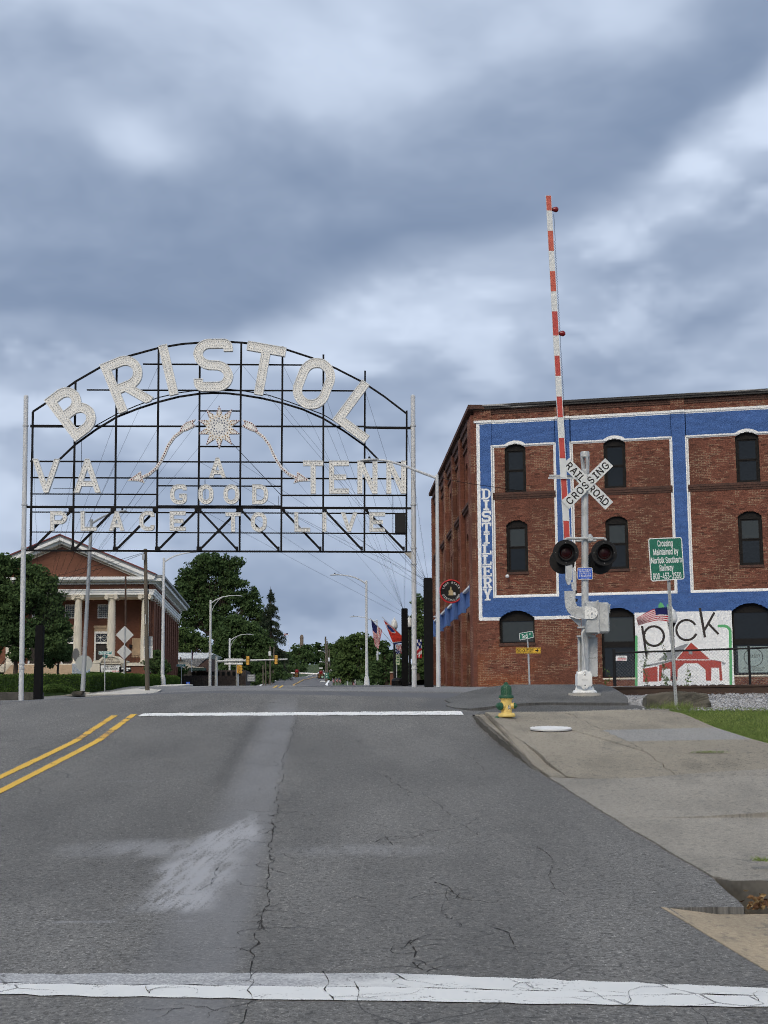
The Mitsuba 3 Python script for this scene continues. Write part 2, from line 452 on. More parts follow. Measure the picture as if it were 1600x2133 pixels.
LW = lambda y: -45.0 + 0 * y
r1 = strip(np.concatenate([np.linspace(-80, 0, 20), np.arange(.5, 10.0, .25), [10.03]]), LW, edge, gz, 40)
r2 = strip(np.concatenate([[10.03], np.arange(10.25, 25.9, .25), [25.95]]), LW, lambda y: edge(np.maximum(y, 10.04)), gz, 40)
r3 = grid(np.concatenate([np.linspace(-45, -12, 12), np.arange(-11, 12.1, 1.0), np.linspace(14, 60, 12)]), np.concatenate([[25.95], np.arange(26.5, 40, .5), np.arange(40, 114.1, 2)]), gz)
lip = (np.array([[1.908, 10.03, gz(1.908, 10.03)], [2.42, 10.03, gz(2.42, 10.03)], [1.908, 10.028, gz(1.9, 10.03) - .07], [2.42, 10.028, gz(2.42, 10.03) - .07]]), np.array([[0, 1, 3], [0, 3, 2]]))
labels['road'] = {'kind': 'structure', 'label': 'worn cracked asphalt street climbing to the rail crossing'}
put('road', join([r1, r2, r3, lip]), 'mat_asphalt')


# ---- painted markings, sheets a few millimetres above the asphalt
def marking(hi, lo, wear, crack, half=False):
    def fn(p, n, uv):
        x, y = p.x, p.y
        g = fbm(x * 9, y * 9, 0, 4) * .6 + .4 * noise(x * 70, y * 70)
        wx, wy = x + .2 * (fbm(x * 2, y * 2, 1, 3) - .5), y + .2 * (fbm(x * 2, y * 2, 7, 3) - .5)
        a1, a2, _ = voronoi(wx * 1.6, wy * 4.2)
        c = smoothstep(.03, .008, a2 - a1) * smoothstep(.42, .55, fbm(x * .9, y * 2, 4, 2)) * crack
        k = dr.clip(smoothstep(.62 - wear, .80 - wear, g) + c, 0, 1)
        top = mi.Color3f(*hi)
        if half:
            rub = smoothstep(.45, -.5, x + 1.2 * (fbm(x * 2, y * 7, 2, 4) - .5)) * (.45 + .75 * noise(x * 90, y * 90))
            top = mix(top, mi.Color3f(.27, .275, .285), dr.clip(rub, 0, 1))
        return mix(top, mi.Color3f(*lo), k)
    return {'type': 'twosided', 'bsdf': {'type': 'principled', 'base_color': proc(fn), 'roughness': .7, 'specular': .3}}


scene['mat_line_white'] = marking((.60, .61, .60), (.12, .12, .12), -.03, .9)
scene['mat_line_half'] = marking((.58, .59, .58), (.15, .15, .152), -.04, .9, True)
scene['mat_line_yellow'] = marking((.56, .34, .05), (.13, .10, .06), -.06, .5)


def sheet(x0, x1, ylo, yhi, lift, nx=40, ny=3, rag=.006):
    """painted sheet: x from x0 to x1, y between the functions ylo, yhi, edges slightly ragged"""
    xs = np.linspace(x0, x1, nx)
    r = np.random.default_rng(int(abs(x0) * 1000) + nx)
    lo, hi = ylo(xs) + r.normal(0, rag, nx), yhi(xs) + r.normal(0, rag, nx)
    t = np.linspace(0, 1, ny)
    X = np.repeat(xs[:, None], ny, 1)
    Yg = lo[:, None] * (1 - t) + hi[:, None] * t
    i, j = np.meshgrid(np.arange(nx - 1), np.arange(ny - 1), indexing='ij')
    q = np.stack([i * ny + j, (i + 1) * ny + j, (i + 1) * ny + j + 1, i * ny + j + 1], -1).reshape(-1, 4)
    return np.stack([X, Yg, gz(X, Yg) + lift], -1).reshape(-1, 3), np.vstack([q[:, [0, 1, 2]], q[:, [0, 2, 3]]])


L3 = lambda pts: (lambda x: np.interp(x, [p[0] for p in pts], [p[1] for p in pts]))
top_, mid_, bot_ = L3([(-5, 8.42), (-2.2, 8.377), (0, 8.345), (2.05, 8.0), (2.3, 7.97)]), L3([(-5, 8.2), (-2.1, 8.165), (0, 8.05), (2, 7.85), (2.3, 7.8)]), L3([(-5, 7.98), (-2.06, 7.95), (0, 7.79), (1.95, 7.645), (2.3, 7.62)])
part('road', 'stop_line', sheet(-4.0, 2.24, bot_, mid_, .006, 70, rag=.007), 'mat_line_white', label='cracked white stop line nearest the viewer')
part('road', 'stop_line_edge', sheet(-4.0, 2.26, lambda x: mid_(x) + .008, top_, .0055, 90, rag=.008), 'mat_line_half', label='upper half of the near stop line, worn grey on the left')
part('road', 'stop_line', sheet(-4.42, 1.40, L3([(-4.5, 26.0), (1.4, 25.9)]), L3([(-4.5, 26.62), (1.4, 26.75)]), .008, 60, rag=.03), 'mat_line_white', label='far white stop line before the rails')


def yline(xf, y0, y1, w, name='yellow_line', mat='mat_line_yellow'):
    ys = np.linspace(y0, y1, max(4, int((y1 - y0) * 3)))
    r = np.random.default_rng(int(y0 * 100))
    X = np.stack([xf(ys) - w / 2 + r.normal(0, .004, len(ys)), xf(ys), xf(ys) + w / 2 + r.normal(0, .004, len(ys))], 1)
    Yg = np.repeat(ys[:, None], 3, 1)
    n, m = X.shape
    i, j = np.meshgrid(np.arange(n - 1), np.arange(m - 1), indexing='ij')
    q = np.stack([i * m + j, i * m + j + 1, (i + 1) * m + j + 1, (i + 1) * m + j], -1).reshape(-1, 4)
    part('road', name, (np.stack([X, Yg, gz(X, Yg) + .007], -1).reshape(-1, 3), np.vstack([q[:, [0, 1, 2]], q[:, [0, 2, 3]]])), mat)


YA = lambda y: np.interp(y, [-5, 16, 21.5, 26.3, 40], [-4.16, -4.22, -4.24, -4.56, -5.2])
YB = lambda y: YA(y) - .33
for a, b in ((2, 21.9), (23.3, 24.75), (24.95, 25.35), (25.6, 26.5)):
    yline(YA, a, b, .115)
for a, b in ((2, 21.8), (22.6, 23.05), (23.5, 24.6), (24.9, 26.3)):
    yline(YB, a, b, .115)
scene['mat_line_yellow_worn'] = marking((.50, .28, .05), (.13, .11, .075), .16, .5)
for a, b in ((21.92, 23.28), (24.76, 24.94), (25.36, 25.58)):
    yline(YA, a, b, .105, 'worn_yellow_line', 'mat_line_yellow_worn')
for a, b in ((21.82, 22.58), (23.06, 23.48), (24.62, 24.88)):
    yline(YB, a, b, .105, 'worn_yellow_line', 'mat_line_yellow_worn')
for dx in (-.16, .16):
    yline(lambda y, dx=dx: np.interp(y, [62, 108], [-4.75, -7.6]) + dx, 63, 107, .12)

# ---- cracks in the asphalt, thin dark ribbons with ragged width, some branching
def groundpt(px, py):
    d = at(px, py, 1.0) - EYE
    k = (EYE[2] + .51) / (.09 - d[2])
    return (EYE + d * k)[:2]


CK = M('mat_crack', (.028, .027, .026), .95, spec=.1)
rc_ = np.random.default_rng(21)


def crack(pts, w, jag, name='crack', branches=0):
    P = [groundpt(*p) for p in pts]
    path = [P[0]]
    for a, b in zip(P[:-1], P[1:]):
        L = np.linalg.norm(b - a); n = max(2, int(L / .045))
        nrm = np.array([-(b - a)[1], (b - a)[0]]) / L
        off, tgt = 0.0, 0.0
        for i in range(1, n + 1):
            if rc_.random() < .3:
                tgt = rc_.normal(0, jag)
            off += (tgt - off) * .5
            path.append(a + (b - a) * i / n + nrm * off * (1 if i < n else .3))
    path = np.array(path)
    ws = .45 * w * np.clip(rc_.lognormal(-.3, .6, len(path)), .15, 2.4)
    t = np.gradient(path, axis=0); t /= np.linalg.norm(t, axis=1, keepdims=True) + 1e-9
    nr = np.stack([-t[:, 1], t[:, 0]], 1)
    A, B = path - nr * ws[:, None] / 2, path + nr * ws[:, None] / 2
    V = np.empty((2 * len(path), 3)); V[0::2, :2] = A; V[1::2, :2] = B
    V[:, 2] = gz(V[:, 0], V[:, 1]) + .0035
    keep = rc_.random(len(path) - 1) < .86
    i = 2 * np.arange(len(path) - 1)[keep]
    ms = [(V, np.vstack([np.stack([i, i + 1, i + 3], 1), np.stack([i, i + 3, i + 2], 1)]))]
    for _ in range(branches):
        k = rc_.integers(0, len(path))
        q = path[k]; a = rc_.uniform(0, 6.28)
        seg = [q]
        for _ in range(rc_.integers(4, 11)):
            a += rc_.normal(0, .5)
            seg.append(seg[-1] + .05 * np.array([math.cos(a), math.sin(a)]))
        seg = np.array(seg); tt = np.gradient(seg, axis=0); tt /= np.linalg.norm(tt, axis=1, keepdims=True) + 1e-9
        n2 = np.stack([-tt[:, 1], tt[:, 0]], 1) * np.linspace(w * .4, w * .08, len(seg))[:, None] / 2
        V2 = np.empty((2 * len(seg), 3)); V2[0::2, :2] = seg - n2; V2[1::2, :2] = seg + n2
        V2[:, 2] = gz(V2[:, 0], V2[:, 1]) + .0035
        i = 2 * np.arange(len(seg) - 1)
        ms.append((V2, np.vstack([np.stack([i, i + 1, i + 3], 1), np.stack([i, i + 3, i + 2], 1)])))
    part('road', name, join(ms), CK)


crack([(508, 2128), (516, 2092)], .014, .02, branches=3)
crack([(521, 2024), (535, 1960), (549, 1900), (560, 1830), (566, 1770), (570, 1720), (577, 1660)], .016, .028, branches=34)
crack([(577, 1660), (588, 1600), (604, 1540), (614, 1500)], .012, .03, branches=8)
for pts, w, br in (([(783, 1753), (815, 1740), (850, 1748), (905, 1728)], .011, 6), ([(800, 1740), (822, 1762)], .010, 2), ([(850, 1748), (880, 1735), (960, 1722), (1015, 1700)], .008, 4), ([(905, 1838), (935, 1848), (950, 1868), (985, 1876)], .013, 8), ([(935, 1848), (925, 1905), (960, 1930)], .008, 4),
                   ([(852, 1962), (866, 1985), (860, 2005), (884, 2030)], .015, 9), ([(780, 1606), (812, 1622), (838, 1642), (870, 1655)], .010, 5), ([(880, 1650), (930, 1690), (990, 1740)], .007, 4), ([(700, 1880), (742, 1868), (770, 1874)], .006, 3), ([(430, 2098), (340, 2104), (250, 2110)], .010, 4),
                   ([(1120, 1760), (1150, 1790), (1145, 1830), (1180, 1870)], .008, 6), ([(1020, 1930), (1060, 1945), (1075, 1985)], .009, 5), ([(620, 1690), (660, 1700), (700, 1690)], .006, 2), ([(330, 1790), (250, 1800), (180, 1796)], .006, 2), ([(945, 1560), (985, 1580), (1015, 1610)], .009, 4), ([(400, 1870), (440, 1840), (455, 1800)], .010, 5),
                   ([(690, 1536), (740, 1540), (760, 1552)], .010, 3), ([(300, 1570), (350, 1578), (420, 1572)], .008, 3), ([(120, 1500), (190, 1492), (235, 1498)], .012, 3), ([(60, 1560), (140, 1545)], .012, 3), ([(520, 1468), (560, 1462), (600, 1466)], .02, 3), ([(250, 1474), (330, 1466)], .02, 2)):
    crack(pts, w, .02, branches=br)
# cracks that break the near stop line
for pts in ([(520, 2024), (528, 2050), (515, 2066), (530, 2090)], [(672, 2026), (684, 2052), (676, 2064), (694, 2086)], [(738, 2048), (748, 2066), (744, 2088)], [(820, 2030), (842, 2042)], [(1268, 2086), (1302, 2096)], [(1370, 2052), (1392, 2060)], [(1560, 2078), (1592, 2094)], [(1100, 2044), (1112, 2062)], [(300, 2052), (312, 2072)]):
    P0 = len(labels)
    crack(pts, .010, .008, 'line_crack', 2)
for key in [k for k in scene if k.startswith('road__line_crack')]:
    v_, f_ = meshkit.WRITTEN[scene[key]['filename']][:2]
    scene[key] = mikit.ply((np.asarray(v_, float) + [0, 0, .0055], f_), CK)

# ---- soil under the right verge, lawn, sidewalk
PL = lambda x, y: -.51 + .09 * np.asarray(y, float)
labels['soil'] = {'kind': 'structure', 'label': 'bare soil under the sidewalk and the verge'}
put('soil', grid(np.linspace(2.0, 60, 30), np.linspace(-80, 25.9, 60), lambda x, y: gz(x, y) - .16), SOIL)


def slab(parent, name, pts, bsdf, lift, thick=.14, shrink=.0045, label=None):
    g = Polygon(pts).buffer(-shrink, join_style='mitre')
    seg = []
    for p in polys(g):
        xs, ys = p.bounds[0::2], p.bounds[1::2]
        f0 = lambda v: np.column_stack([v, PL(v[:, 0], v[:, 1]) + lift(v[:, 0], v[:, 1])])
        seg.append(extr(p.segmentize(.5), lambda v: f0(v) - [0, 0, thick], f0))
    return part(parent, name, join(seg), bsdf, label=label)


H = .095
ramp = lambda x, y: H * sst(0.0, .42, x - edge(np.clip(y, 10.1, 25.9))) * 1.0 + .012
curbz = lambda x, y: .012 + H * sst(17.4, 20.5, y) * (1 - sst(24.2, 25.9, y))
walk = lambda x, y: .012 + H * sst(16.6, 19.5, y) * (1 - sst(24.6, 26.2, y) * .6)
drive = lambda x, y: .012 + (H + .03) * sst(.2, 2.6, x - edge(np.clip(y, 10.1, 25.9)))


def concrete_fn(tone, dk):
    def fn(p, n, uv):
        x, y = p.x, p.y
        m = fbm(x * .8, y * .5, 0, 4)
        st = fbm(x * 2.4 + 4, y * .9, 0, 4)
        g = noise(x * 60, y * 60)
        g3 = noise(x * 130, y * 130)
        k = dr.clip((m - .36) * 1.8, 0, 1) * .55 + dr.clip((st - .48) * 3.2, 0, 1) * .5 + .5 * smoothstep(.72, .85, noise(x * 28, y * 22))
        return mix(mi.Color3f(*tone), mi.Color3f(*dk), dr.clip(k, 0, 1)) * (.74 + .28 * g + .24 * g3)
    return {'type': 'twosided', 'bsdf': {'type': 'principled', 'base_color': proc(fn), 'roughness': .85, 'specular': .3}}


scene['mat_walk'] = concrete_fn((.225, .202, .162), (.122, .111, .090))
scene['mat_walk_grey'] = concrete_fn((.208, .205, .196), (.155, .153, .148))
scene['mat_drive'] = concrete_fn((.222, .207, .180), (.142, .134, .118))
scene['mat_gutter'] = concrete_fn((.30, .245, .172), (.17, .147, .113))

labels['sidewalk'] = {'kind': 'structure', 'label': 'stained tan concrete sidewalk with cracked joints'}
ed = lambda y, d=0: (float(edge(max(y, 10.05))) + d, y)
slab('sidewalk', 'kerb', [ed(y, .035) for y in np.linspace(17.0, 25.9, 24)] + [ed(y, .21) for y in np.linspace(25.9, 17.0, 24)], 'mat_walk', curbz, .3, .002)
slab('sidewalk', 'kerb_face', [ed(y, -.02 + .01 * math.sin(y * 9)) for y in np.linspace(17.6, 25.6, 40)] + [ed(y, .04) for y in np.linspace(25.6, 17.6, 40)], CONCD, lambda x, y: curbz(x, y) - .012, .3, .0, label='face of the kerb, its stains and shade both put into the dark colour')  # separate dark slab: the shade on the face is coloured in, along with stains
wob = lambda a, b, n=9, s=.03: [tuple(np.array(a) * (1 - t) + np.array(b) * t + np.array([s * math.sin(7 * t * 3 + a[1]), s * math.sin(5 * t * 3 + a[0])]) * math.sin(math.pi * t)) for t in np.linspace(0, 1, n)]
J1 = wob((3.12, 25.95), (3.25, 21.8)); J2 = wob((3.25, 21.8), (3.34, 20.1)); J3 = wob((3.34, 20.1), (3.37, 18.65)); J4 = wob((3.37, 18.65), (3.39, 16.65))
slab('sidewalk', 'slab', [ed(y, .214) for y in np.linspace(25.9, 18.55, 16)] + [(3.37, 18.65)] + J3[::-1] + J2[::-1] + J1[::-1], 'mat_walk', walk)
slab('sidewalk', 'slab', [ed(y, .214) for y in np.linspace(18.55, 17.0, 5)] + [(2.3, 16.8), (2.8, 16.66)] + J4[::-1], 'mat_walk', walk)
slab('sidewalk', 'slab', J1 + [(5.02, 22.1), (5.1, 26.3), (4.2, 26.35)], 'mat_walk', walk)
slab('sidewalk', 'slab', J2 + [(5.12, 20.3), (5.02, 22.1)], 'mat_walk_grey', walk, label='smoother grey patch slab')
slab('sidewalk', 'slab', J3 + [(5.3, 18.75), (5.12, 20.3)], 'mat_walk', walk)
slab('sidewalk', 'slab', J4 + [(6.4, 16.5), (6.4, 18.72), (5.3, 18.75)], 'mat_walk', walk)
slab('sidewalk', 'slab', [(6.4, 16.5), (10, 16.4), (10, 18.72), (6.4, 18.72)], 'mat_walk', walk)
labels['driveway'] = {'kind': 'structure', 'label': 'wide concrete driveway apron flush with the street'}
e1 = [ed(y) for y in np.linspace(17.0, 13.9, 9)]
slab('driveway', 'slab', e1 + [(5.2, 13.6), (5.2, 16.58), (2.8, 16.66), (2.3, 16.8)], 'mat_drive', drive)
slab('driveway', 'slab', [(5.2, 13.6), (10, 13.5), (10, 16.4), (5.2, 16.58)], 'mat_drive', drive)
e2 = [ed(y) for y in np.linspace(13.9, 11.05, 9)]
slab('driveway', 'slab', e2 + [(2.62, 10.78), (2.85, 10.6), (10, 10.2), (10, 13.5), (5.2, 13.6)], 'mat_drive', drive)
# kerb return and the gutter below the driveway
ret = [(2.45, 11.03), (2.52, 10.78), (2.66, 10.52), (2.86, 10.2), (3.0, 9.7), (3.06, 9.0), (3.06, 5.5)]
ret2 = [(3.26, 5.5), (3.26, 9.0), (3.2, 9.8), (3.05, 10.35), (2.84, 10.62), (2.62, 10.8)]
slab('sidewalk', 'kerb', ret + ret2, M('mat_kerb_dirt_shade', (.13, .118, .098), .9, grain=.9, scale=6, dirt=(.05, .047, .04)), lambda x, y: .004 + .12 * sst(11.0, 10.2, y), .35, .002)  # dark tone holds both dirt and the painted-in shade of the kerb return
slab('sidewalk', 'slab', [(3.28, 5.5), (3.28, 9.0), (3.22, 9.8), (3.07, 10.35), (2.9, 10.58), (10, 10.18), (10, 5.5)], 'mat_walk', lambda x, y: .10 + 0 * x)
labels['gutter'] = {'kind': 'structure', 'label': 'tan concrete gutter showing below the worn asphalt edge'}
slab('gutter', 'slab', [(1.86, 10.02), (2.62, 10.02), (2.8, 10.1), (3.05, 9.7), (3.05, 5.5), (2.28, 5.5), (2.3, 7.0), (2.13, 8.377)], 'mat_gutter', lambda x, y: -.045 + .05 * sst(.35, -.02, x - np.interp(y, _EY, _EX)), .1, 0)

# lawn
lawnpts = Polygon([(5.14, 26.4), (5.06, 22.1), (5.16, 20.3), (5.34, 18.8), (30, 18.75), (30, 26.6)])
lawnz = lambda x, y: PL(x, y) + .02 + .07 * sst(5.2, 7.5, x) * sst(26.3, 23, y)
labels['lawn'] = {'kind': 'structure', 'label': 'earth under the mown grass at the right edge'}
put('lawn', grid(np.linspace(5.1, 30, 50), np.linspace(18.8, 26.5, 30), lawnz), M('mat_turf', (.05, .075, .02), .95, grain=.6, scale=2))
r = np.random.default_rng(3)
N = 42000
bx, by = 5.08 + 5.2 * r.random(N) ** 1.3, 18.85 + 7.8 * r.random(N)
keep = (bx > np.interp(by, [18.8, 20.3, 22.1, 26.4], [5.32, 5.15, 5.05, 5.12]) + r.normal(0, .03, N))
bx, by = bx[keep], by[keep]; N = len(bx)
hgt = r.uniform(.03, .075, N) * (1 + .6 * (meshkit.fbm(np.stack([bx * .8, by * .8, 0 * bx], -1), 3, 4) - .5)); ang = r.uniform(0, 6.28, N); wd = r.uniform(.006, .012, N)
b0 = np.stack([bx, by, lawnz(bx, by) - .005], -1)
du = np.stack([np.cos(ang), np.sin(ang), 0 * ang], -1) * wd[:, None]
tip = b0 + np.stack([r.normal(0, .022, N), r.normal(0, .022, N), hgt], -1)
put(thing('grass', 'mown green grass with pale dry blades at right edge', 'grass', kind='stuff'), (np.stack([b0 - du, b0 + du, tip], 1).reshape(-1, 3), np.arange(3 * N).reshape(-1, 3)), GRASS)

# asphalt pad round the crossing mast
padz = lambda x, y: gz(x, y) + .02 + np.interp(y, [26.8, 28.5, 31.2], [.125, .185, .21]) * sst(1.25, 2.7, x)
padg = Polygon([(1.72, 25.75), (1.95, 26.3), (1.82, 26.85), (1.72, 28.0), (1.80, 29.2), (2.0, 30.6), (2.25, 31.25), (4.62, 31.15), (4.72, 30.2), (4.60, 27.4), (4.45, 26.72), (3.0, 26.86)])
f0 = lambda v: np.column_stack([v, padz(v[:, 0], v[:, 1])])
labels['asphalt_pad'] = {'kind': 'structure', 'label': 'dark raised asphalt pad round the foot of the crossing mast'}
put('asphalt_pad', extr(Polygon([(2.35, 26.80), (1.6, 26.95), (1.32, 27.4), (1.18, 28.1), (1.30, 28.7), (1.22, 29.6), (1.42, 30.5), (1.7, 31.2), (2.25, 31.3), (4.66, 31.15), (4.74, 30.2), (4.62, 27.6), (4.47, 26.74), (3.0, 26.9)]).segmentize(.5),
                        lambda v: f0(v) - [0, 0, .3], f0), 'mat_pad_asphalt')
f1 = lambda v: np.column_stack([v, gz(v[:, 0], v[:, 1]) + .012 + .10 * sst(26.05, 26.9, v[:, 1]) * sst(1.7, 2.5, v[:, 0])])
put('asphalt_pad__lower_strip', extr(Polygon([(1.63, 25.96), (1.75, 26.6), (2.2, 27.0), (4.5, 26.9), (4.9, 26.37), (3.1, 25.97)]).segmentize(.4), lambda v: f1(v) - [0, 0, .1], f1), 'mat_pad_asphalt')

# crushed stone of the track bed
TD = np.array([math.cos(math.radians(24)), -math.sin(math.radians(24)), 0])      # direction of the rails
RP = at(1265, 1431, 30.6)                                                        # top of the near rail beside the pad
RTOP = RP[2]


def rail_y(x):
    return RP[1] + (x - RP[0]) * TD[1] / TD[0]


def bedz(x, y):
    t = rail_y(x) - y
    return RTOP - .20 - .14 * np.clip(t, 0, 6) * 1.0 + 0 * x


GR = [M('mat_gravel', (.36, .36, .365), .85, grain=.7, scale=14, dirt=(.13, .13, .135))]
gx, gy = np.linspace(4.3, 12, 60), np.linspace(0, 1, 40)
X = np.repeat(gx[:, None], 40, 1); y0 = 26.2 - .05 * (gx - 4.3)
Yg = y0[:, None] * (1 - gy) + (rail_y(gx) + 3.5)[:, None] * gy
Z = np.maximum(bedz(X, Yg), gz(X, Yg) + .02) + .03 * meshkit.noise(np.stack([X * 12, Yg * 12, 0 * X], -1))
Z = np.where(Yg > rail_y(X), RTOP - .2, Z)
i, j = np.meshgrid(np.arange(59), np.arange(39), indexing='ij')
q = np.stack([i * 40 + j, (i + 1) * 40 + j, (i + 1) * 40 + j + 1, i * 40 + j + 1], -1).reshape(-1, 4)
labels['track_bed'] = {'kind': 'structure', 'label': 'raised bed of grey crushed stone under the rails'}
put('track_bed', (np.stack([X, Yg, Z], -1).reshape(-1, 3), np.vstack([q[:, [0, 1, 2]], q[:, [0, 2, 3]]])), M('mat_bed', (.12, .12, .122), .9, grain=.8, scale=12))
r = np.random.default_rng(5)
N = 5200
sx = 4.35 + 5.0 * r.random(N); t = r.random(N) ** .8
yy0 = 26.25 - .05 * (sx - 4.3)
sy = yy0 + (rail_y(sx) - .05 - yy0) * t
sz = np.maximum(bedz(sx, sy), gz(sx, sy) + .02) + .02
vs, fs = [], []
base = [trimesh.convex.convex_hull(r.normal(size=(11, 3)) / 1.6) for _ in range(10)]
rocks = []
for k in range(N):
    b = base[k % 10]
    a = r.uniform(0, 6.28); c, s = math.cos(a), math.sin(a)
    v = np.asarray(b.vertices) * r.uniform(.016, .034) * [1.15, .9, .75]
    rocks.append((v @ np.array([[c, -s, 0], [s, c, 0], [0, 0, 1]]).T + [sx[k], sy[k], sz[k]], b.faces))
put(thing('gravel', 'grey crushed stones lying along the near rail', 'gravel', kind='stuff'), join(rocks), GR[0])

# rails
SEC = Polygon([(-.066, 0), (.066, 0), (.066, .012), (.012, .03), (.009, .125), (.035, .14), (.036, .175), (.03, .18), (-.03, .18), (-.036, .175), (-.035, .14), (-.009, .125), (-.012, .03), (-.066, .012)])
TN = np.array([-TD[1], TD[0], 0])


def rail_mesh(off, a, b):
    o = RP + TN * off - [0, 0, .18]
    f = lambda t: (lambda v: o + TD * t + v[:, :1] * TN + v[:, 1:2] * np.array([0, 0, 1]))
    return extr(SEC, f(a), f(b))


k = thing('rail', 'rusty near rail running past the concrete block', 'rail', 'rails of the crossing track')
put(k, rail_mesh(0, -.35, 16), RUST)
k = thing('rail', 'rusty far rail hidden behind the near rail', 'rail', 'rails of the crossing track')
put(k, rail_mesh(1.5, -.35, 16), RUST)

# ================================================================== ARCHED TOWN SIGN
SY = 60.0
PXM = SY / FPX


def fillet(pts, rad, n=7, closed=False):
    """polyline with rounded corners"""
    P = [np.array(p, float) for p in pts]
    m = len(P)
    out = []
    for i in range(m):
        if not closed and i in (0, m - 1):
            out.append(P[i]); continue
        a, b, c = P[i - 1], P[i], P[(i + 1) % m]
        u, v = a - b, c - b
        lu, lv = np.linalg.norm(u), np.linalg.norm(v)
        rr = min(rad, lu * .5, lv * .5)
        s, e = b + u / lu * rr, b + v / lv * rr
        for t in np.linspace(0, 1, n):
            out.append((1 - t) ** 2 * s + 2 * t * (1 - t) * (b * .72 + (s + e) * .14) + t * t * e)
    if closed:
        out.append(out[0])
    return LineString(out)


def glyph(ch, w, h, t, rad=None):
    """(outline polygon, skeleton lines) of a block letter w wide, h high, stroke t"""
    a = t / 2
    L, R_, B, T_, Mi = a, w - a, a, h - a, h * .5
    rad = rad if rad else min(w, h) * .32
    S = []
    if ch in 'BPR':
        Mi = h * (.52 if ch == 'B' else .44)
        S += [LineString([(L, 0), (L, h)])]
        top = R_ - (.06 * w if ch == 'B' else 0)
        S += [fillet([(L, T_), (top, T_), (top, Mi), (L, Mi)], rad)]
        if ch == 'B':
            S += [fillet([(L, Mi), (R_, Mi), (R_, B), (L, B)], rad)]
        if ch == 'R':
            S += [LineString([(w * .42, Mi), (R_ + .02 * w, 0)])]
    elif ch == 'I':
        S += [LineString([(w / 2, 0), (w / 2, h)])]
    elif ch == 'S':
        S += [fillet([(R_, h * .76), (R_, T_), (L, T_), (L, Mi + .02 * h), (R_, Mi - .02 * h), (R_, B), (L, B), (L, h * .24)], rad * 1.05)]
    elif ch == 'T':
        S += [LineString([(0, T_), (w, T_)]), LineString([(w / 2, 0), (w / 2, T_)])]
    elif ch == 'O':
        S += [fillet([(L, B), (R_, B), (R_, T_), (L, T_)], rad, closed=True)]
    elif ch == 'D':
        S += [LineString([(L, 0), (L, h)]), fillet([(L, T_), (R_, T_), (R_, B), (L, B)], rad)]
    elif ch == 'L':
        S += [LineString([(L, 0), (L, h)]), LineString([(L, B), (w, B)])]
    elif ch == 'E':
        S += [LineString([(L, 0), (L, h)])] + [LineString([(L, y), (w if y != Mi else w * .86, y)]) for y in (B, Mi, T_)]
    elif ch == 'V':
        S += [LineString([(a * .9, h + t), (w / 2, B * .6), (w - a * .9, h + t)])]
    elif ch == 'A':
        S += [LineString([(a * .9, -t), (w / 2, h - B * .6), (w - a * .9, -t)]), LineString([(w * .25, h * .27), (w * .75, h * .27)])]
    elif ch == 'N':
        S += [LineString([(L, 0), (L, h)]), LineString([(R_, 0), (R_, h)]), LineString([(L, h - .1 * t), (R_, .1 * t)])]
    elif ch in 'CG':
        S += [fillet([(R_, h * .72), (R_, T_), (L, T_), (L, B), (R_, B), (R_, h * (.28 if ch == 'C' else .42))], rad)]
        if ch == 'G':
            S += [LineString([(w * .55, h * .42), (w, h * .42)])]
    box_ = sbox(0, 0, w, h)
    g = unary_union([s.buffer(a, cap_style='flat', join_style='mitre') for s in S]).intersection(box_)
    return g, S


def walk_line(ls, step, off=0.0):
    n = max(2, int(round(ls.length / step)))
    return [ls.interpolate(ls.length * (i + .5) / n).coords[0] for i in range(n)]


def dots(pts, Y, rad, lift, sub=0):
    """light bulbs: small globes standing proud of the face"""
    P = at([p[0] for p in pts], [p[1] for p in pts], Y) + [0, -lift, 0]
    v, f = ICO[sub]
    return ((P[:, None] + v[None] * [rad, rad * 1.6, rad]).reshape(-1, 3), (f[None] + (np.arange(len(P)) * len(v))[:, None, None]).reshape(-1, 3))


SIGN = thing('arched_sign', 'large arched black steel sign of white bulb letters spanning the street', 'sign')


def sign_letter(ch, bl, right, up_, w, h, t, step, double=False, depth=.16, rad=None, name='letter'):
    g, S = glyph(ch, w, h, t, rad)
    bl, right, up_ = np.array(bl, float), np.array(right, float), np.array(up_, float)
    right, up_ = right / np.linalg.norm(right), up_ / np.linalg.norm(up_)
    mp = lambda v: bl + np.asarray(v)[:, :1] * right + np.asarray(v)[:, 1:2] * up_
    f0 = lambda v: (lambda q: at(q[:, 0], q[:, 1], SY) + [0, -.30, 0])(mp(v))
    key = part(SIGN, name, extr(g, f0, lambda v: f0(v) + [0, depth, 0]), ENAMEL)
    # raised rim round the trough
    rim = g.difference(g.buffer(-.055 * t - .25))
    part(key, 'rim', extr(rim, lambda v: f0(v) - [0, .035, 0], f0), ENAMEL)
    if double:
        inner = g.buffer(-.27 * t)
        pts = []
        for p in polys(inner):
            for ring in [p.exterior, *p.interiors]:
                pts += walk_line(LineString(ring.coords), step)
    else:
        pts = []
        for s in S:
            s2 = s.intersection(g.buffer(-.3 * t))
            for q in getattr(s2, 'geoms', [s2]):
                if q.geom_type == 'LineString' and q.length > 1:
                    pts += walk_line(q, step)
        kept = []
        for p in pts:
            if all(math.dist(p, k_) > step * .62 for k_ in kept):
                kept.append(p)
        pts = kept
    part(key, 'bulbs', dots(mp(np.array(pts)), SY, .015 if double else .023, .32, 0), BULB, kind='stuff')


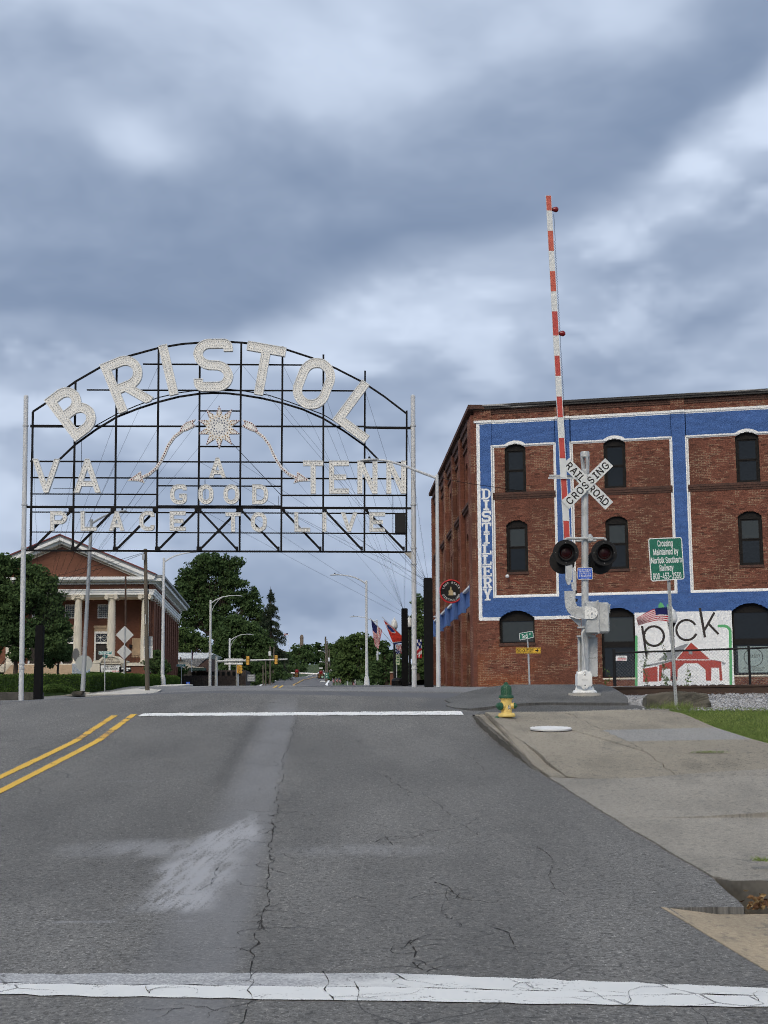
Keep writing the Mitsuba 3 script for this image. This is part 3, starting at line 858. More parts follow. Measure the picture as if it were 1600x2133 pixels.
for ch, bl, tl, w, t in (('B', (159.4, 923.2), (94.7, 837), 71, 19.5), ('R', (250.8, 865), (210, 763.5), 79, 19), ('I', (355.6, 827.6), (331.6, 724.4), 18.7, 18.7),
                         ('S', (405.8, 818.5), (404.2, 710.5), 82, 19), ('T', (499.8, 818.4), (518.2, 713.7), 81, 19), ('O', (599.5, 839), (638.3, 738), 77, 19), ('L', (693, 876.9), (755, 793.9), 82, 19)):
    bl, tl = np.array(bl, float), np.array(tl, float)
    u = tl - bl
    sign_letter(ch, bl, (-u[1], u[0]), u, w, np.linalg.norm(u), t, 4.8, True, rad=(27 if ch in 'BO' else 33 if ch == 'S' else 24))
for word, y0, y1, t, step in (([('V', 68, 131), ('A', 153.7, 215.6)], 958.5, 1028.5, 11, 8.2), ([('T', 632, 674), ('E', 686, 727.4), ('N', 744.6, 786.5), ('N', 804.7, 845.8)], 962, 1030.5, 10.5, 8.0),
                              ([('A', 435, 474.5)], 956, 997.3, 8, 6.8), ([('G', 356.5, 391), ('O', 415.3, 446), ('O', 467.3, 500), ('D', 526.6, 559.5)], 1011.3, 1052.3, 8.6, 7.6),
                              ([('P', 108, 142.5), ('L', 171, 204), ('A', 228, 263.4), ('C', 293, 324), ('E', 356, 388.5)], 1066.7, 1107.3, 8, 7.3),
                              ([('T', 471.3, 502.6), ('O', 524.2, 556.8), ('L', 614.2, 646.9), ('I', 672.5, 680.5), ('V', 708.3, 746.8), ('E', 769.5, 802.2)], 1069, 1109.5, 8, 7.3)):
    for ch, x0, x1 in word:
        sign_letter(ch, (x0, y1), (1, 0), (0, -1), x1 - x0, y1 - y0, t, step, rad=(x1 - x0) * .34)

# star burst and the two arrows
c = np.array([458.2, 892.5])
star = Polygon([tuple(c + (45.5 if i % 2 == 0 else 25) * np.array([math.sin(i * math.pi / 10), -math.cos(i * math.pi / 10)])) for i in range(20)])
f0 = lambda v: at(v[:, 0], v[:, 1], SY) + [0, -.30, 0]
k = part(SIGN, 'star', extr(star, f0, lambda v: f0(v) + [0, .15, 0]), ENAMEL, label='ten-pointed star covered with small coloured bulbs')
pr, pa, pb = [], [], []
for i in range(10):
    d = np.array([math.sin(i * math.pi / 5), -math.cos(i * math.pi / 5)]); n_ = np.array([-d[1], d[0]])
    pr += [c + d * 43] + [c + d * q + n_ * s * w for q, w in ((38, 2.0), (33.5, 3.4)) for s in (-1, 1)]
    pa += [c + d * q + n_ * s * w for q, w in ((29.5, 4.4), (26, 3)) for s in (-1, 1)] + [c + d * 22]
    pb += [c + d * 10.5, c + d * 17.5]
    e = np.array([math.sin((i + .5) * math.pi / 5), -math.cos((i + .5) * math.pi / 5)])
    pb += [c + e * 14]; pa += [c + e * 21.5]
part(k, 'red_bulbs', dots(pr, SY, .026, .32), BULBR, kind='stuff')
part(k, 'amber_bulbs', dots(pa, SY, .026, .32), BULBY, kind='stuff')
part(k, 'blue_bulbs', dots(pb, SY, .026, .32), BULBB, kind='stuff')
shaft = [(381, 900), (365, 912.5), (352.5, 930), (345, 947.5), (337.5, 962.5), (327.5, 977.5), (312.5, 990), (297, 997)]
for sgn in (1, -1):
    mir = lambda p: p if sgn == 1 else (2 * 457.6 - p[0] + (.5 if p[1] > 960 else 0), p[1] + .6)
    sh = LineString([mir(p) for p in shaft])
    fe = Polygon([mir(p) for p in ((409, 876), (404, 884), (410, 890), (392, 899), (382, 902), (377, 903), (376.5, 898), (382, 889), (390, 882))])
    hd = Polygon([mir(p) for p in ((268, 1003.5), (296, 983.5), (297, 994), (303.8, 1008.5), (290, 1004.5))])
    g = unary_union([sh.buffer(2.9, cap_style='flat'), fe, hd])
    k = part(SIGN, 'arrow', extr(g, f0, lambda v: f0(v) + [0, .15, 0]), ENAMEL)
    pts = walk_line(sh, 5.2) + [p for p in walk_line(LineString(fe.buffer(-1.6).exterior.coords), 4.8)] + [p for p in walk_line(LineString(hd.buffer(-2.2).exterior.coords), 4.6)]
    part(k, 'bulbs', dots(pts, SY, .026, .32), BULBR, kind='stuff')

# black steel frame
vb = [63, 151, 238.3, 326, 412.5, 499, 585.5, 672.8, 759, 846.5]
vt = [68, 157, 243, 330.3, 416.5, 502.3, 588.5, 673.7, 760.5, 847.5]
ytop = [857, 795, 752, 726, 713, 713, 721, 738, 772, 855]
for a, b, y in zip(vb, vt, ytop):
    part(SIGN, 'vertical_bar', pxbar(a, 1148, b, y, 3.7, SY, .1), STEEL)
oa = [(68, 857), (97, 838), (157, 794), (211, 763), (268, 741), (330, 724), (378, 716), (416, 713), (440, 711.5), (480, 711.5), (502, 713), (545, 717), (598, 728), (650, 745), (700, 767), (755, 795), (800, 825), (847, 861)]
ia = [(122, 958), (157, 925), (200, 894), (243, 868), (286, 851), (329, 837), (372, 826), (416, 819.5), (440, 818), (470, 818.5), (502, 822), (545, 829), (588, 839), (630, 852), (673, 871), (716, 897), (760, 928), (789, 958)]
for pl, w in ((oa, 3.2), (ia, 3.4)):
    part(SIGN, 'arch_bar', pxs(LineString(pl).buffer(w / 2, cap_style='flat'), SY, .1), STEEL)
ia2 = [(157, 917), (200, 886), (243, 862), (286, 844), (329, 828), (372, 818), (416, 812), (470, 810), (502, 813), (560, 823), (600, 836), (673, 863), (716, 889)]
part(SIGN, 'conduit', pxs(LineString(ia2).buffer(.8, cap_style='flat'), SY, .05), STEEL)
for x0, y0, x1, y1, w in ((297, 757, 632, 759, 2.6), (180, 811, 745, 813, 2.6), (62, 886.5, 153, 887, 5.5), (152, 886.5, 760, 887.3, 3.2), (759, 889.3, 862, 890.6, 5), (62, 960, 847, 962.5, 2.8),
                          (62, 994, 847, 996.5, 2.8), (62, 1028, 328, 1029, 2.4), (585, 1031, 847, 1031, 2.8), (328, 1011, 586, 1012, 2.6), (326, 1052.8, 588, 1053.2, 2.4), (52, 1055, 866, 1058, 4.6),
                          (62, 1065.8, 847, 1069, 2.4), (62, 1107.5, 847, 1110.8, 2.2), (52, 1146, 866, 1149.5, 4), (416, 854.7, 502, 855, 2.6), (414, 929, 500, 929.4, 2.6)):
    part(SIGN, 'horizontal_bar', pxbar(x0, y0, x1, y1, w * .9, SY, .1, lift=-.06), STEEL)
ds = [((vb[i] + 7, 1141), (vb[i + 1] - 2, 1062)) for i in range(5)] + [((vb[i + 1] - 7, 1142.5), (vb[i] + 4, 1063)) for i in range(4, 9)]
for a, b in ds:
    part(SIGN, 'diagonal_brace', pxbar(*a, *b, 4.4, SY, .08, lift=-.03), STEEL)
for i, x in enumerate(vb):
    s = 1 if i < 5 else -1
    part(SIGN, 'gusset', pxs(Polygon([(x - 3, 1147), (x - 3 + 0, 1138.5), (x + s * 8, 1138.5), (x + s * 8, 1147)]), SY, .06, .02), STEEL)
    if 0 < i < 9:
        part(SIGN, 'gusset', pxs(Polygon([(x + 1, 1057), (x + 1, 1065.5), (x - s * 8, 1065.5), (x - s * 8, 1057)] if i not in (4, 5) else [(x - 8, 1057), (x + 8, 1057), (x + 6, 1066), (x - 6, 1066)]), SY, .06, .02), STEEL)
part(SIGN, 'control_cabinet', join([pxs(sbox(823, 1071.5, 844.5, 1111), SY, .3, .25)]), BLACK, label='black cabinet hung in the lower right corner')
part(SIGN, 'cabinet_bracket', join([pxbar(818.5, 1031, 818.5, 1113, 1, SY, .03), pxbar(818, 1113.5, 846, 1113.5, 1, SY, .03)]), STEEL)
part(SIGN, 'conduit', join([pxbar(169.8, 916, 169.8, 1016, .9, SY, .03), pxbar(110, 1017, 170, 1017.5, .9, SY, .03), pxbar(427, 998, 427, 1044, .9, SY, .03), pxbar(580, 1033, 580, 1052, .9, SY, .03)]), STEEL)
# poles
for (xt, yt, xb, yb) in ((54.3, 829, 44.3, 1456), (860.2, 828.5, 863.3, 1440)):
    p, q = at(xb, yb, SY), at(xt, yt, SY)
    k = part(SIGN, 'support_pole', join([tube(p - [0, 0, .4], q, .105, .098, 18), lathe([(.098, 0), (.103, .03), (.095, .09), (.05, .13), (.0, .14)], q, 18)]), POLEG, 35, label=None)
    for y in (888.5, 1056, 1147, 1180 if xt > 500 else 1147.5, 1385, 1394):
        u = (y - yt) / (yb - yt)
        part(k, 'clamp', lathe([(.098, -.035), (.128, -.03), (.128, .03), (.098, .035)], q + (p - q) * u, 16), SILVER)
part(SIGN, 'corner_bracket', pxs(Polygon([(841, 1151), (857, 1151), (857, 1166)]), SY, .03), CONCL)

# black anchor posts and the guy wires
PA, PB, PC = at(894, 1438, 54), at(844, 1437, 74), at(77, 1456, 62)
tops = []
for base, px, ytop_, Y, w, lab in ((PA, 894, 1205, 54, .34, 'tallest matte black steel post beside the lamp pole at the brick corner'), (PB, 844, 1268, 74, .335, 'black steel post behind the right white sign pole'),
                                   (PC, 77, 1303.5, 62, .335, 'black steel post beside the left white sign pole')):
    k = thing('anchor_post', lab, 'post')
    zt = at(px, ytop_, Y)[2]
    put(k, join([cbox(base[0] - w / 2, Y, base[2] - .6, base[0] + w / 2, Y + .34, zt, .015)]), MATTEB)
    part(k, 'end_plate', cbox(base[0] - w / 2 + .03, Y + .02, zt, base[0] + w / 2 - .03, Y + .31, zt + .03, .006), MATTEB)
    tops.append(np.array([base[0], Y + .17, zt - .05]))
ga = [(588, 842), (502, 757), (673, 966), (760, 812), (672, 1062), (588, 1060), (502, 965), (760, 928), (760, 1062), (416, 962), (847, 890)]
gb = [(588, 965), (673, 871), (502, 1060), (760, 965), (416, 1060), (847, 962), (588, 757), (673, 812)]
gc = [(243, 868), (330, 890), (416, 838), (157, 960), (330, 962), (243, 962), (330, 762), (238, 1060), (416, 930), (326, 1060), (151, 1060), (502, 760), (68, 890)]
for nodes, tp in ((ga, tops[0]), (gb, tops[1]), (gc, tops[2])):
    for j, (x, y) in enumerate(nodes):
        a = at(x, y, SY + .05)
        b = tp + [0, 0, -.09 * (j % 5)]
        m = (a + b) / 2 - [0, 0, .05]
        part(SIGN, 'guy_wire', ptube([a, m, b], .0052, 4, False), STEEL)
part(SIGN, 'power_cable', ptube([at(466, 905, SY - .2), at(520, 962, SY - .1), at(585, 1031, SY - .1)], .012, 4, False), STEEL)

# ================================================================== BRICK DISTILLERY
BC = at(996, 1350, 58.0) * [1, 1, 0]
BA = math.radians(13.5)
BE = np.array([math.cos(BA), -math.sin(BA), 0])
BN = np.array([-math.sin(BA), -math.cos(BA), 0])
BD = thing('brick_distillery', 'three-storey red brick building with blue painted bands and white outlines', 'building')


def W(s, z, n=0.0):
    s, z = np.asarray(s, float), np.asarray(z, float)
    return BC + s[..., None] * BE + np.asarray(n, float)[..., None] * BN + np.stack([0 * z, 0 * z, z], -1)


def wsolid(g, n0, n1):
    return extr(g, lambda v: W(v[:, 0], v[:, 1], np.full(len(v), n0)), lambda v: W(v[:, 0], v[:, 1], np.full(len(v), n1)))


def local(p):
    dx, dy = p.x - float(BC[0]), p.y - float(BC[1])
    return dx * float(BE[0]) + dy * float(BE[1]), p.z


def rect(s, z, a, b, c, d):
    return (s > a) & (s < b) & (z > c) & (z < d)


PANELS = [(.66, 3.31), (3.87, 7.93), (8.43, 12.49)]
PILS = [(-.02, .70), (3.30, 3.88), (7.91, 8.45), (12.47, 13.05)]


def paint(p, brickcol):
    """house paint on the masonry: blue bands, white outlines"""
    s, z = local(p)
    j = .012 * (noise(s * 9, z * 9) - .5)
    z2, s2 = z + j, s + j
    blue = rect(s2, z2, .07, 20, 5.90, 13.97)
    inner, outl = mi.Bool(False), mi.Bool(False)
    for a, b in PANELS:
        outl = outl | rect(s2, z2, a, b, 6.76, 13.01)
        inner = inner | rect(s2, z2, a + .118, b - .11, 6.865, 12.91)
    for sc in (1.64, 5.65, 10.80):
        outl = outl | ((dr.square(s2 - sc) / .40 + dr.square(z2 - 12.62) / .29 < 1) & (z2 > 12.9))
    white = (outl & ~inner) | rect(s2, z2, .10, 20, 13.90, 14.04) | rect(s2, z2, .10, 6.25, 5.85, 5.98) | rect(s2, z2, .07, .21, 5.87, 14.0) | rect(s2, z2, 6.25, 9.95, 2.0, 6.03)
    blue = blue & ~(outl)
    wear = smoothstep(.70, .80, noise(s * 23, z * 60) * .6 + .4 * fbm(s * 1.3, z * 1.3, 0, 3)) * .5
    g = .92 + .16 * fbm(s * 1.1, z * .8, 2, 3)
    wc = mi.Color3f(.80, .82, .83) * g
    bc = mi.Color3f(.060, .128, .33) * (.80 + .4 * fbm(s * 2.2, z * 9, 0, 3))
    col = dr.select(blue, mix(bc, brickcol * .8, wear * .3), brickcol)
    return dr.select(white, wc, col)


def brick_fn(p, n, uv):
    s, z = local(p)
    row = dr.floor(z / .0677)
    odd = row - 2 * dr.floor(row * .5)
    c = cell_rand(dr.floor((s + odd * .105) / .21), row, 3)
    c2 = cell_rand(dr.floor((s + odd * .105) / .21), row, 8)
    m = fbm(s * .7, z * .7, 0, 4)
    g = noise(s * 50, z * 50)
    col = mix((.135, .052, .036), (.215, .088, .060), c * .6 + .4 * m)
    col = mix(col, mi.Color3f(.055, .024, .018), smoothstep(.80, .98, c2) * .7)
    col = mix(col, mi.Color3f(.25, .082, .034), smoothstep(.52, .68, fbm(s * .45 + 5, z * .5, 4, 3)) * smoothstep(6, 4, z) * .7)
    col = mix(col, mi.Color3f(.105, .046, .032), smoothstep(.50, .72, fbm(s * .8 + 9, z * .35, 6, 4)) * .6)
    return paint(p, col * (.82 + .36 * g))


def mortar_fn(p, n, uv):
    s, z = local(p)
    m = fbm(s * 1.1, z * 2.0, 3, 4) * .55 + .45 * noise(s * 6, z * 15, 2)
    k = smoothstep(.50, .62, m)
    return paint(p, mix((.105, .045, .03), (.42, .32, .215), k))


scene['mat_brick'] = {'type': 'twosided', 'bsdf': {'type': 'principled', 'base_color': proc(brick_fn), 'roughness': .85, 'specular': .25}}
scene['mat_mortar'] = {'type': 'twosided', 'bsdf': {'type': 'diffuse', 'reflectance': proc(mortar_fn)}}


def arch_hole(s0, s1, zb, zs, za):
    """opening with a segmental arch"""
    w = (s1 - s0) / 2; rise = za - zs; R0 = (w * w + rise * rise) / (2 * rise); cz = za - R0; cs = (s0 + s1) / 2
    a = math.asin(min(1, w / R0))
    return Polygon([(s0, zb), (s1, zb)] + [(cs + R0 * math.sin(t), cz + R0 * math.cos(t)) for t in np.linspace(a, -a, 13)])


WINS = []
for s0, s1 in ((1.21, 2.07), (5.21, 6.08), (10.35, 11.25)):
    WINS.append(('upper', s0, s1, 11.03, 12.86, 13.04, 11.95))
for s0, s1 in ((1.22, 2.09), (5.20, 6.09), (10.33, 11.24)):
    WINS.append(('middle', s0, s1, 7.78, 9.70, 9.90, 8.80))
WINS.append(('wide', .89, 2.31, 4.93, 5.92, 6.23, None))
WINS.append(('shop', 4.94, 6.25, 3.50, 5.95, 6.25, 4.83))
WINS.append(('shop', 9.95, 11.38, 3.55, 6.0, 6.31, 4.85))
HOLES = [arch_hole(*w[1:6]) for w in WINS]
ALLH = unary_union(HOLES)
S1 = 15.0
FACES = []                       # (polygon, n) of each flat of the front
for a, b in PANELS + [(13.03, S1)]:
    FACES.append((sbox(a + .05, 6.80, b - .04, 12.95), 0.0))
for a, b in PANELS + [(13.03, S1)]:
    FACES.append((sbox(a + .05, 12.95, b - .04, 13.95), .05))
FACES.append((sbox(-.02, 2.4, S1, 6.80), .10))
for a, b in PILS:
    FACES.append((sbox(a, 6.80, b, 13.95), .10))
    FACES.append((sbox(a, 13.95, b, 14.50), .15))
edges_ = [p for ab in PILS for p in ab] + [S1]
for a, b in zip(edges_[1::2], edges_[2::2]):
    FACES.append((sbox(a, 13.95, b, 14.50), .08))
wallm = [wsolid(g.difference(ALLH), n - .0045, -.42 if n < .1 else -.3) for g, n in FACES]
part(BD, 'front_wall', join(wallm), 'mat_mortar')


def bricks_on(g, n, seed):
    """brick by brick facing of the flat polygon g"""
    r = np.random.default_rng(seed)
    a, z0, b, z1 = g.bounds
    out = []
    for row in range(int(math.floor(z0 / .0677)), int(math.ceil(z1 / .0677))):
        zb, zt = max(row * .0677 + .0045, z0), min((row + 1) * .0677 - .0045, z1)
        if zt - zb < .02:
            continue
        zm = (zb + zt) / 2
        off = .105 * (row % 2)
        head = row % 7 == 3
        step = .105 if head else .21
        cuts = np.arange(math.floor(a / step) * step - off, b + step, step)
        free = [(a, b)]
        for h in HOLES:
            hb = h.bounds
            if hb[1] < zm < hb[3]:
                seg = h.intersection(LineString([(-5, zm), (30, zm)]))
                if seg.is_empty:
                    continue
                u, v = seg.bounds[0], seg.bounds[2]
                free = [q for f in free for q in ((f[0], min(f[1], u)), (max(f[0], v), f[1])) if q[1] - q[0] > .012]
        for u, v in free:
            e = np.unique(np.concatenate([[u], cuts[(cuts > u + .03) & (cuts < v - .03)], [v]]))
            out.append(np.stack([e[:-1] + .0045, e[1:] - .0045, np.full(len(e) - 1, zb), np.full(len(e) - 1, zt)], 1))
    B = np.vstack(out)
    m = len(B)
    nn = n + r.uniform(-.0015, .0015, m)
    P = np.zeros((m, 8, 3))
    for i, (si, zi, back) in enumerate(((0, 2, 0), (1, 2, 0), (1, 3, 0), (0, 3, 0), (0, 2, 1), (1, 2, 1), (1, 3, 1), (0, 3, 1))):
        P[:, i] = W(B[:, si], B[:, zi], nn - .02 * back)
    F = np.array([[0, 1, 2], [0, 2, 3], [4, 0, 3], [4, 3, 7], [1, 5, 6], [1, 6, 2], [3, 2, 6], [3, 6, 7], [4, 5, 1], [4, 1, 0]])
    return P.reshape(-1, 3), (F[None] + 8 * np.arange(m)[:, None, None]).reshape(-1, 3)


part(BD, 'brickwork', join([bricks_on(g, n, i) for i, (g, n) in enumerate(FACES)]), 'mat_brick', kind='stuff')
# thick white paint lines round the panels
def coat_n(g, n):
    part(BD, 'painted_outline', wsolid(g.difference(ALLH), n - .002, n + .004), PLAINW)


for a, b in PANELS:
    coat_n(unary_union([sbox(a + .052, 6.80, a + .122, 12.95), sbox(b - .112, 6.80, b - .042, 12.95), sbox(a + .052, 6.80, b - .042, 6.868), sbox(a + .052, 12.905, b - .042, 12.95)]), .0)
    coat_n(unary_union([sbox(a, 6.75, a + .048, 12.95), sbox(b - .038, 6.75, b, 12.95), sbox(a, 6.75, b, 6.798)]), .10)
bump = unary_union([shapely.affinity.scale(Point(sc, 12.62).buffer(1, 32), .63, .54) for sc in (1.64, 5.65, 10.80)])
for a, b in PANELS:
    coat_n(sbox(a + .05, 12.951, b - .04, 13.01).union(bump.intersection(sbox(a + .05, 12.951, b - .04, 13.4))), .05)
for a, b in PILS:
    coat_n(sbox(a, 13.952, b, 14.045), .15)
for a, b in zip(edges_[1::2], edges_[2::2]):
    coat_n(sbox(a + .002, 13.952, b - .002, 14.045), .08)
coat_n(sbox(.21, 5.86, 6.25, 5.975), .10)
# brick rings over the middle windows
ring = []
for nm, s0, s1, zb, zs, za, _ in WINS[3:6]:
    w = (s1 - s0) / 2; rise = za - zs; R0 = (w * w + rise * rise) / (2 * rise); cz, cs = za - R0, (s0 + s1) / 2
    a = math.asin(w / R0) * 1.12
    for lay in (0, 1):
        n_ = int(2 * a * (R0 + .12 * lay) / .072)
        for i in range(n_):
            t0, t1 = -a + 2 * a * (i + .09) / n_, -a + 2 * a * (i + .91) / n_
            ra, rb = R0 + .004 + .118 * lay, R0 + .112 + .118 * lay
            ring.append(wsolid(Polygon([(cs + ra * math.sin(t0), cz + ra * math.cos(t0)), (cs + ra * math.sin(t1), cz + ra * math.cos(t1)), (cs + rb * math.sin(t1), cz + rb * math.cos(t1)), (cs + rb * math.sin(t0), cz + rb * math.cos(t0))]), .012, -.1))
part(BD, 'window_arches', join(ring), 'mat_brick', kind='stuff')
# projecting belt course, sills, parapet coping and corbels
DKBR = M('mat_dark_brick', (.075, .036, .026), .85, grain=.7, scale=4, dirt=(.028, .02, .017))
for a, b in PANELS + [(13.03, S1)]:
    part(BD, 'belt_course', join([wsolid(sbox(a + .06, 10.93, b - .05, 11.03), .085, -.02), wsolid(sbox(a + .06, 10.84, b - .05, 10.925), .06, -.02), wsolid(sbox(a + .06, 10.76, b - .05, 10.835), .03, -.02)]), DKBR)
for i, (a, b) in enumerate(zip(edges_[1::2], edges_[2::2])):
    part(BD, 'corbel', join([wsolid(sbox(a, 14.38, b, 14.45), .14, 0), wsolid(sbox(a, 14.30, b, 14.37), .115, 0)]), DKBR)
cop = lambda p, n, uv: mix((.028, .027, .027), (.55, .55, .54), smoothstep(.62, .72, fbm(p.x * .5, p.y * .5, p.z * 6, 4)) * .6)
scene['mat_coping'] = {'type': 'twosided', 'bsdf': {'type': 'principled', 'base_color': proc(cop), 'roughness': .7}}
part(BD, 'coping', wsolid(sbox(-.18, 14.50, S1, 14.58), .26, -.35), 'mat_coping')
part(BD, 'coping', wsolid(sbox(-.22, 14.58, S1, 14.67), .30, -.4), 'mat_coping')


def window(kind, s0, s1, zb, zs, za, mid, hole):
    k = part(BD, 'window', wsolid(hole.difference(sbox(s0 + .085, zb + .07, s1 - .085, zs - .10 if kind != 'shop' else zs - .05)), -.11, -.2), FRAME)
    a, b, t = s0 + .085, s1 - .085, (zs - .10 if kind != 'shop' else zs - .05)
    if kind in ('upper', 'middle'):
        for nm, z0, z1, n in (('upper_sash', mid, t, -.15), ('lower_sash', zb + .07, mid, -.175)):
            outer = sbox(a, z0, b, z1)
            part(k, nm, wsolid(outer.difference(sbox(a + .055, z0 + .05, b - .055, z1 - .05)), n, n - .04), FRAME)
        dark = kind == 'upper' and s0 > 4
        part(k, 'pane', wsolid(sbox(a + .05, mid + .045, b - .05, t - .045), -.172, -.178), GLASSB if (kind == 'middle') else GLASS)
        part(k, 'pane', wsolid(sbox(a + .05, zb + .115, b - .05, mid - .045), -.197, -.203), GLASS)
        part(k, 'sill', join([wsolid(sbox(s0 - .02, zb - .09, s1 + .02, zb + .005), .05, -.2)]), DKBR)
    elif kind == 'wide':
        part(k, 'pane', wsolid(sbox(a, zb + .07, b, t), -.165, -.172), GLASSB)
        part(k, 'sill', wsolid(sbox(s0 - .02, zb - .11, s1 + .02, zb), .15, -.2), DKBR)
    else:
        part(k, 'transom_bar', wsolid(sbox(a, mid - .13, b, mid + .10), -.10, -.19), FRAME)
        part(k, 'pane', wsolid(sbox(a, mid + .10, b, t), -.165, -.172), GLASS if s0 > 8 else GLASSB)
        part(k, 'pane', wsolid(sbox(a, zb + .07, b, mid - .13), -.165, -.172), GLASS)
        part(k, 'sill', wsolid(sbox(s0 + .01, zb - .06, s1 - .01, zb), .13, -.2), STONE)
        if s0 > 8:
            part(k, 'window_poster', wsolid(sbox(a + .09, zb + .10, b, mid - .2), -.155, -.164), M('mat_poster', (.27, .35, .35), .4), label='pale grey-green poster with a black ring')
            part(k, 'poster_ring', wsolid(Point(10.70, 4.23).buffer(.36, 24).difference(Point(10.70, 4.23).buffer(.335, 24)), -.150, -.155), BLACK)
            for tx, hh, z_, ww in (('LOST & STATE', .07, 4.30, .50), ('DISTILLING', .04, 4.235, .30), ('WWW.LOSTSTATEDISTILLING.COM', .05, 3.82, .8), ('LOSTSTATEDISTILLING.COM', .05, 3.73, .66)):
                part(k, 'poster_text', placed(flat_text(tx, hh, .004, bold=True, width=ww), W(10.70, z_, -.153), BE, (0, 0, 1), BN), BLACK)


for w_, h_ in zip(WINS, HOLES):
    window(*w_, h_)

# painted lettering DISTILLERY: slab serif capitals, one below the other
def slab_glyph(ch, w, h):
    t, th, sl = w * .27, h * .13, h * .15
    R_ = lambda a, b, c, d: sbox(a * w, b * h, c * w, d * h)
    st = .27
    if ch == 'I':
        return unary_union([sbox(w * .36, 0, w * .64, h), R_(.18, 0, .82, .15), R_(.18, .85, .82, 1)])
    if ch == 'L':
        return unary_union([R_(.14, 0, .42, 1), R_(0, .85, .58, 1), R_(0, 0, .98, .15), R_(.82, 0, .98, .36)])
    if ch == 'T':
        return unary_union([R_(.36, 0, .64, 1), R_(.2, 0, .8, .14), R_(.0, .84, 1, 1), R_(0, .64, .15, 1), R_(.85, .64, 1, 1)])
    if ch == 'E':
        return unary_union([R_(.12, 0, .4, 1), R_(0, .86, .94, 1), R_(0, 0, .98, .14), R_(.3, .44, .72, .57), R_(.82, .7, .94, 1), R_(.84, 0, .98, .32), R_(.62, .36, .74, .65)])
    if ch == 'D':
        o = fillet([(0, 0), (w, 0), (w, h), (0, h)], h * .5, 9)
        g = Polygon(o.coords)
        i = Polygon(fillet([(.4 * w, .15 * h), (.74 * w, .15 * h), (.74 * w, .85 * h), (.4 * w, .85 * h)], h * .3, 7).coords)
        return unary_union([g.difference(i).difference(R_(-.1, .15, .12, .85))])
    if ch == 'R':
        bowl = Polygon(fillet([(.1 * w, .42 * h), (.95 * w, .42 * h), (.95 * w, h), (.1 * w, h)], h * .27, 7).coords)
        hole_ = Polygon(fillet([(.4 * w, .55 * h), (.68 * w, .55 * h), (.68 * w, .87 * h), (.4 * w, .87 * h)], h * .14, 5).coords)
        return unary_union([bowl.difference(hole_), R_(.13, 0, .4, 1), R_(0, 0, .52, .14), R_(0, .87, .5, 1), Polygon([(.45 * w, .48 * h), (.68 * w, .45 * h), (.95 * w, .06 * h), (.95 * w, 0), (.66 * w, 0)]), R_(.68, 0, 1.0, .13)])
    if ch == 'Y':
        return unary_union([R_(.36, 0, .64, .5), R_(.2, 0, .8, .13), Polygon([(.06 * w, h), (.34 * w, h), (.5 * w, .62 * h), (.66 * w, h), (.94 * w, h), (.64 * w, .42 * h), (.36 * w, .42 * h)]), R_(0, .88, .42, 1), R_(.6, .88, 1, 1)])
    if ch == 'S':
        g, _ = glyph('S', w, h, w * .26, w * .42)
        return unary_union([g, R_(.86, .62, 1, .98), R_(0, .02, .14, .38)])


zt = 11.22
for ch, hh in zip('DISTILLERY', (.44, .42, .47, .42, .42, .42, .42, .43, .45, .47)):
    g = shapely.affinity.translate(slab_glyph(ch, .385, hh), .245, zt - hh)
    part(BD, 'painted_letter', wsolid(g, .100, .108), PLAINW)
    zt -= hh + .022

# mural: lettering, barn, green frame, all thin coats on the white wall (n = .10)
MN = .104
MG = M('mat_mural_green', (.10, .40, .16), .7); MR = M('mat_mural_red', (.36, .045, .032), .7, grain=.3, scale=3); MK = M('mat_mural_black', (.018, .014, .014), .7); MGY = M('mat_mural_grey', (.24, .255, .28), .7, grain=.4, scale=4)


def s_of(px, py):
    d = at(px, py, 1.0) - EYE
    o = W(0, 0, MN)
    k = np.dot(o - EYE, BN) / np.dot(d, BN)
    p = EYE + d * k
    return np.dot(p - BC, BE), p[2]


mp = lambda pts: [s_of(1280 + x / 5, 1200 + y / 5) for x, y in pts]        # measured on a five-fold enlargement of the photograph
coat = lambda g, t=.0: wsolid(g, MN - .006, MN + .004 + t)
for pts, w in (([(288, 520), (336, 842)], 20), ([(560, 480), (610, 690)], 18), ([(890, 332), (944, 638)], 22), ([(940, 560), (1042, 378)], 20), ([(985, 500), (1085, 606)], 20)):
    part(BD, 'painted_letter', coat(LineString(mp(pts)).buffer(w / 5 * .0185 / 1.7, cap_style='flat')), MK)
pc, cc = s_of(1280 + 412 / 5, 1200 + 625 / 5), s_of(1280 + 752 / 5, 1200 + 562 / 5)
part(BD, 'painted_letter', coat(Point(pc).buffer(.424, 32).difference(Point(pc).buffer(.336, 32))), MK)
cw = Polygon([cc, (cc[0] + .9, cc[1] + .50), (cc[0] + .9, cc[1] - .38)])
part(BD, 'painted_letter', coat(Point(cc).buffer(.431, 32).difference(Point(cc).buffer(.345, 32)).difference(cw)), MK)
part(BD, 'painted_frame', coat(LineString(mp([(228, 1150), (228, 632)])).buffer(.05)), MG)
part(BD, 'painted_frame', coat(LineString(fillet([s_of(1280 + 1090 / 5, 1200 + 520 / 5), s_of(1280 + 1206 / 5, 1200 + 520 / 5), s_of(1280 + 1214 / 5, 1200 + 1150 / 5)], .3).coords).buffer(.052)), MG)
for pts in ([(455, 370), (460, 300), (480, 270), (505, 290), (530, 340)], [(545, 330), (548, 290), (560, 300), (570, 340)]):
    part(BD, 'painted_leaf', coat(Polygon(mp(pts))), MG)
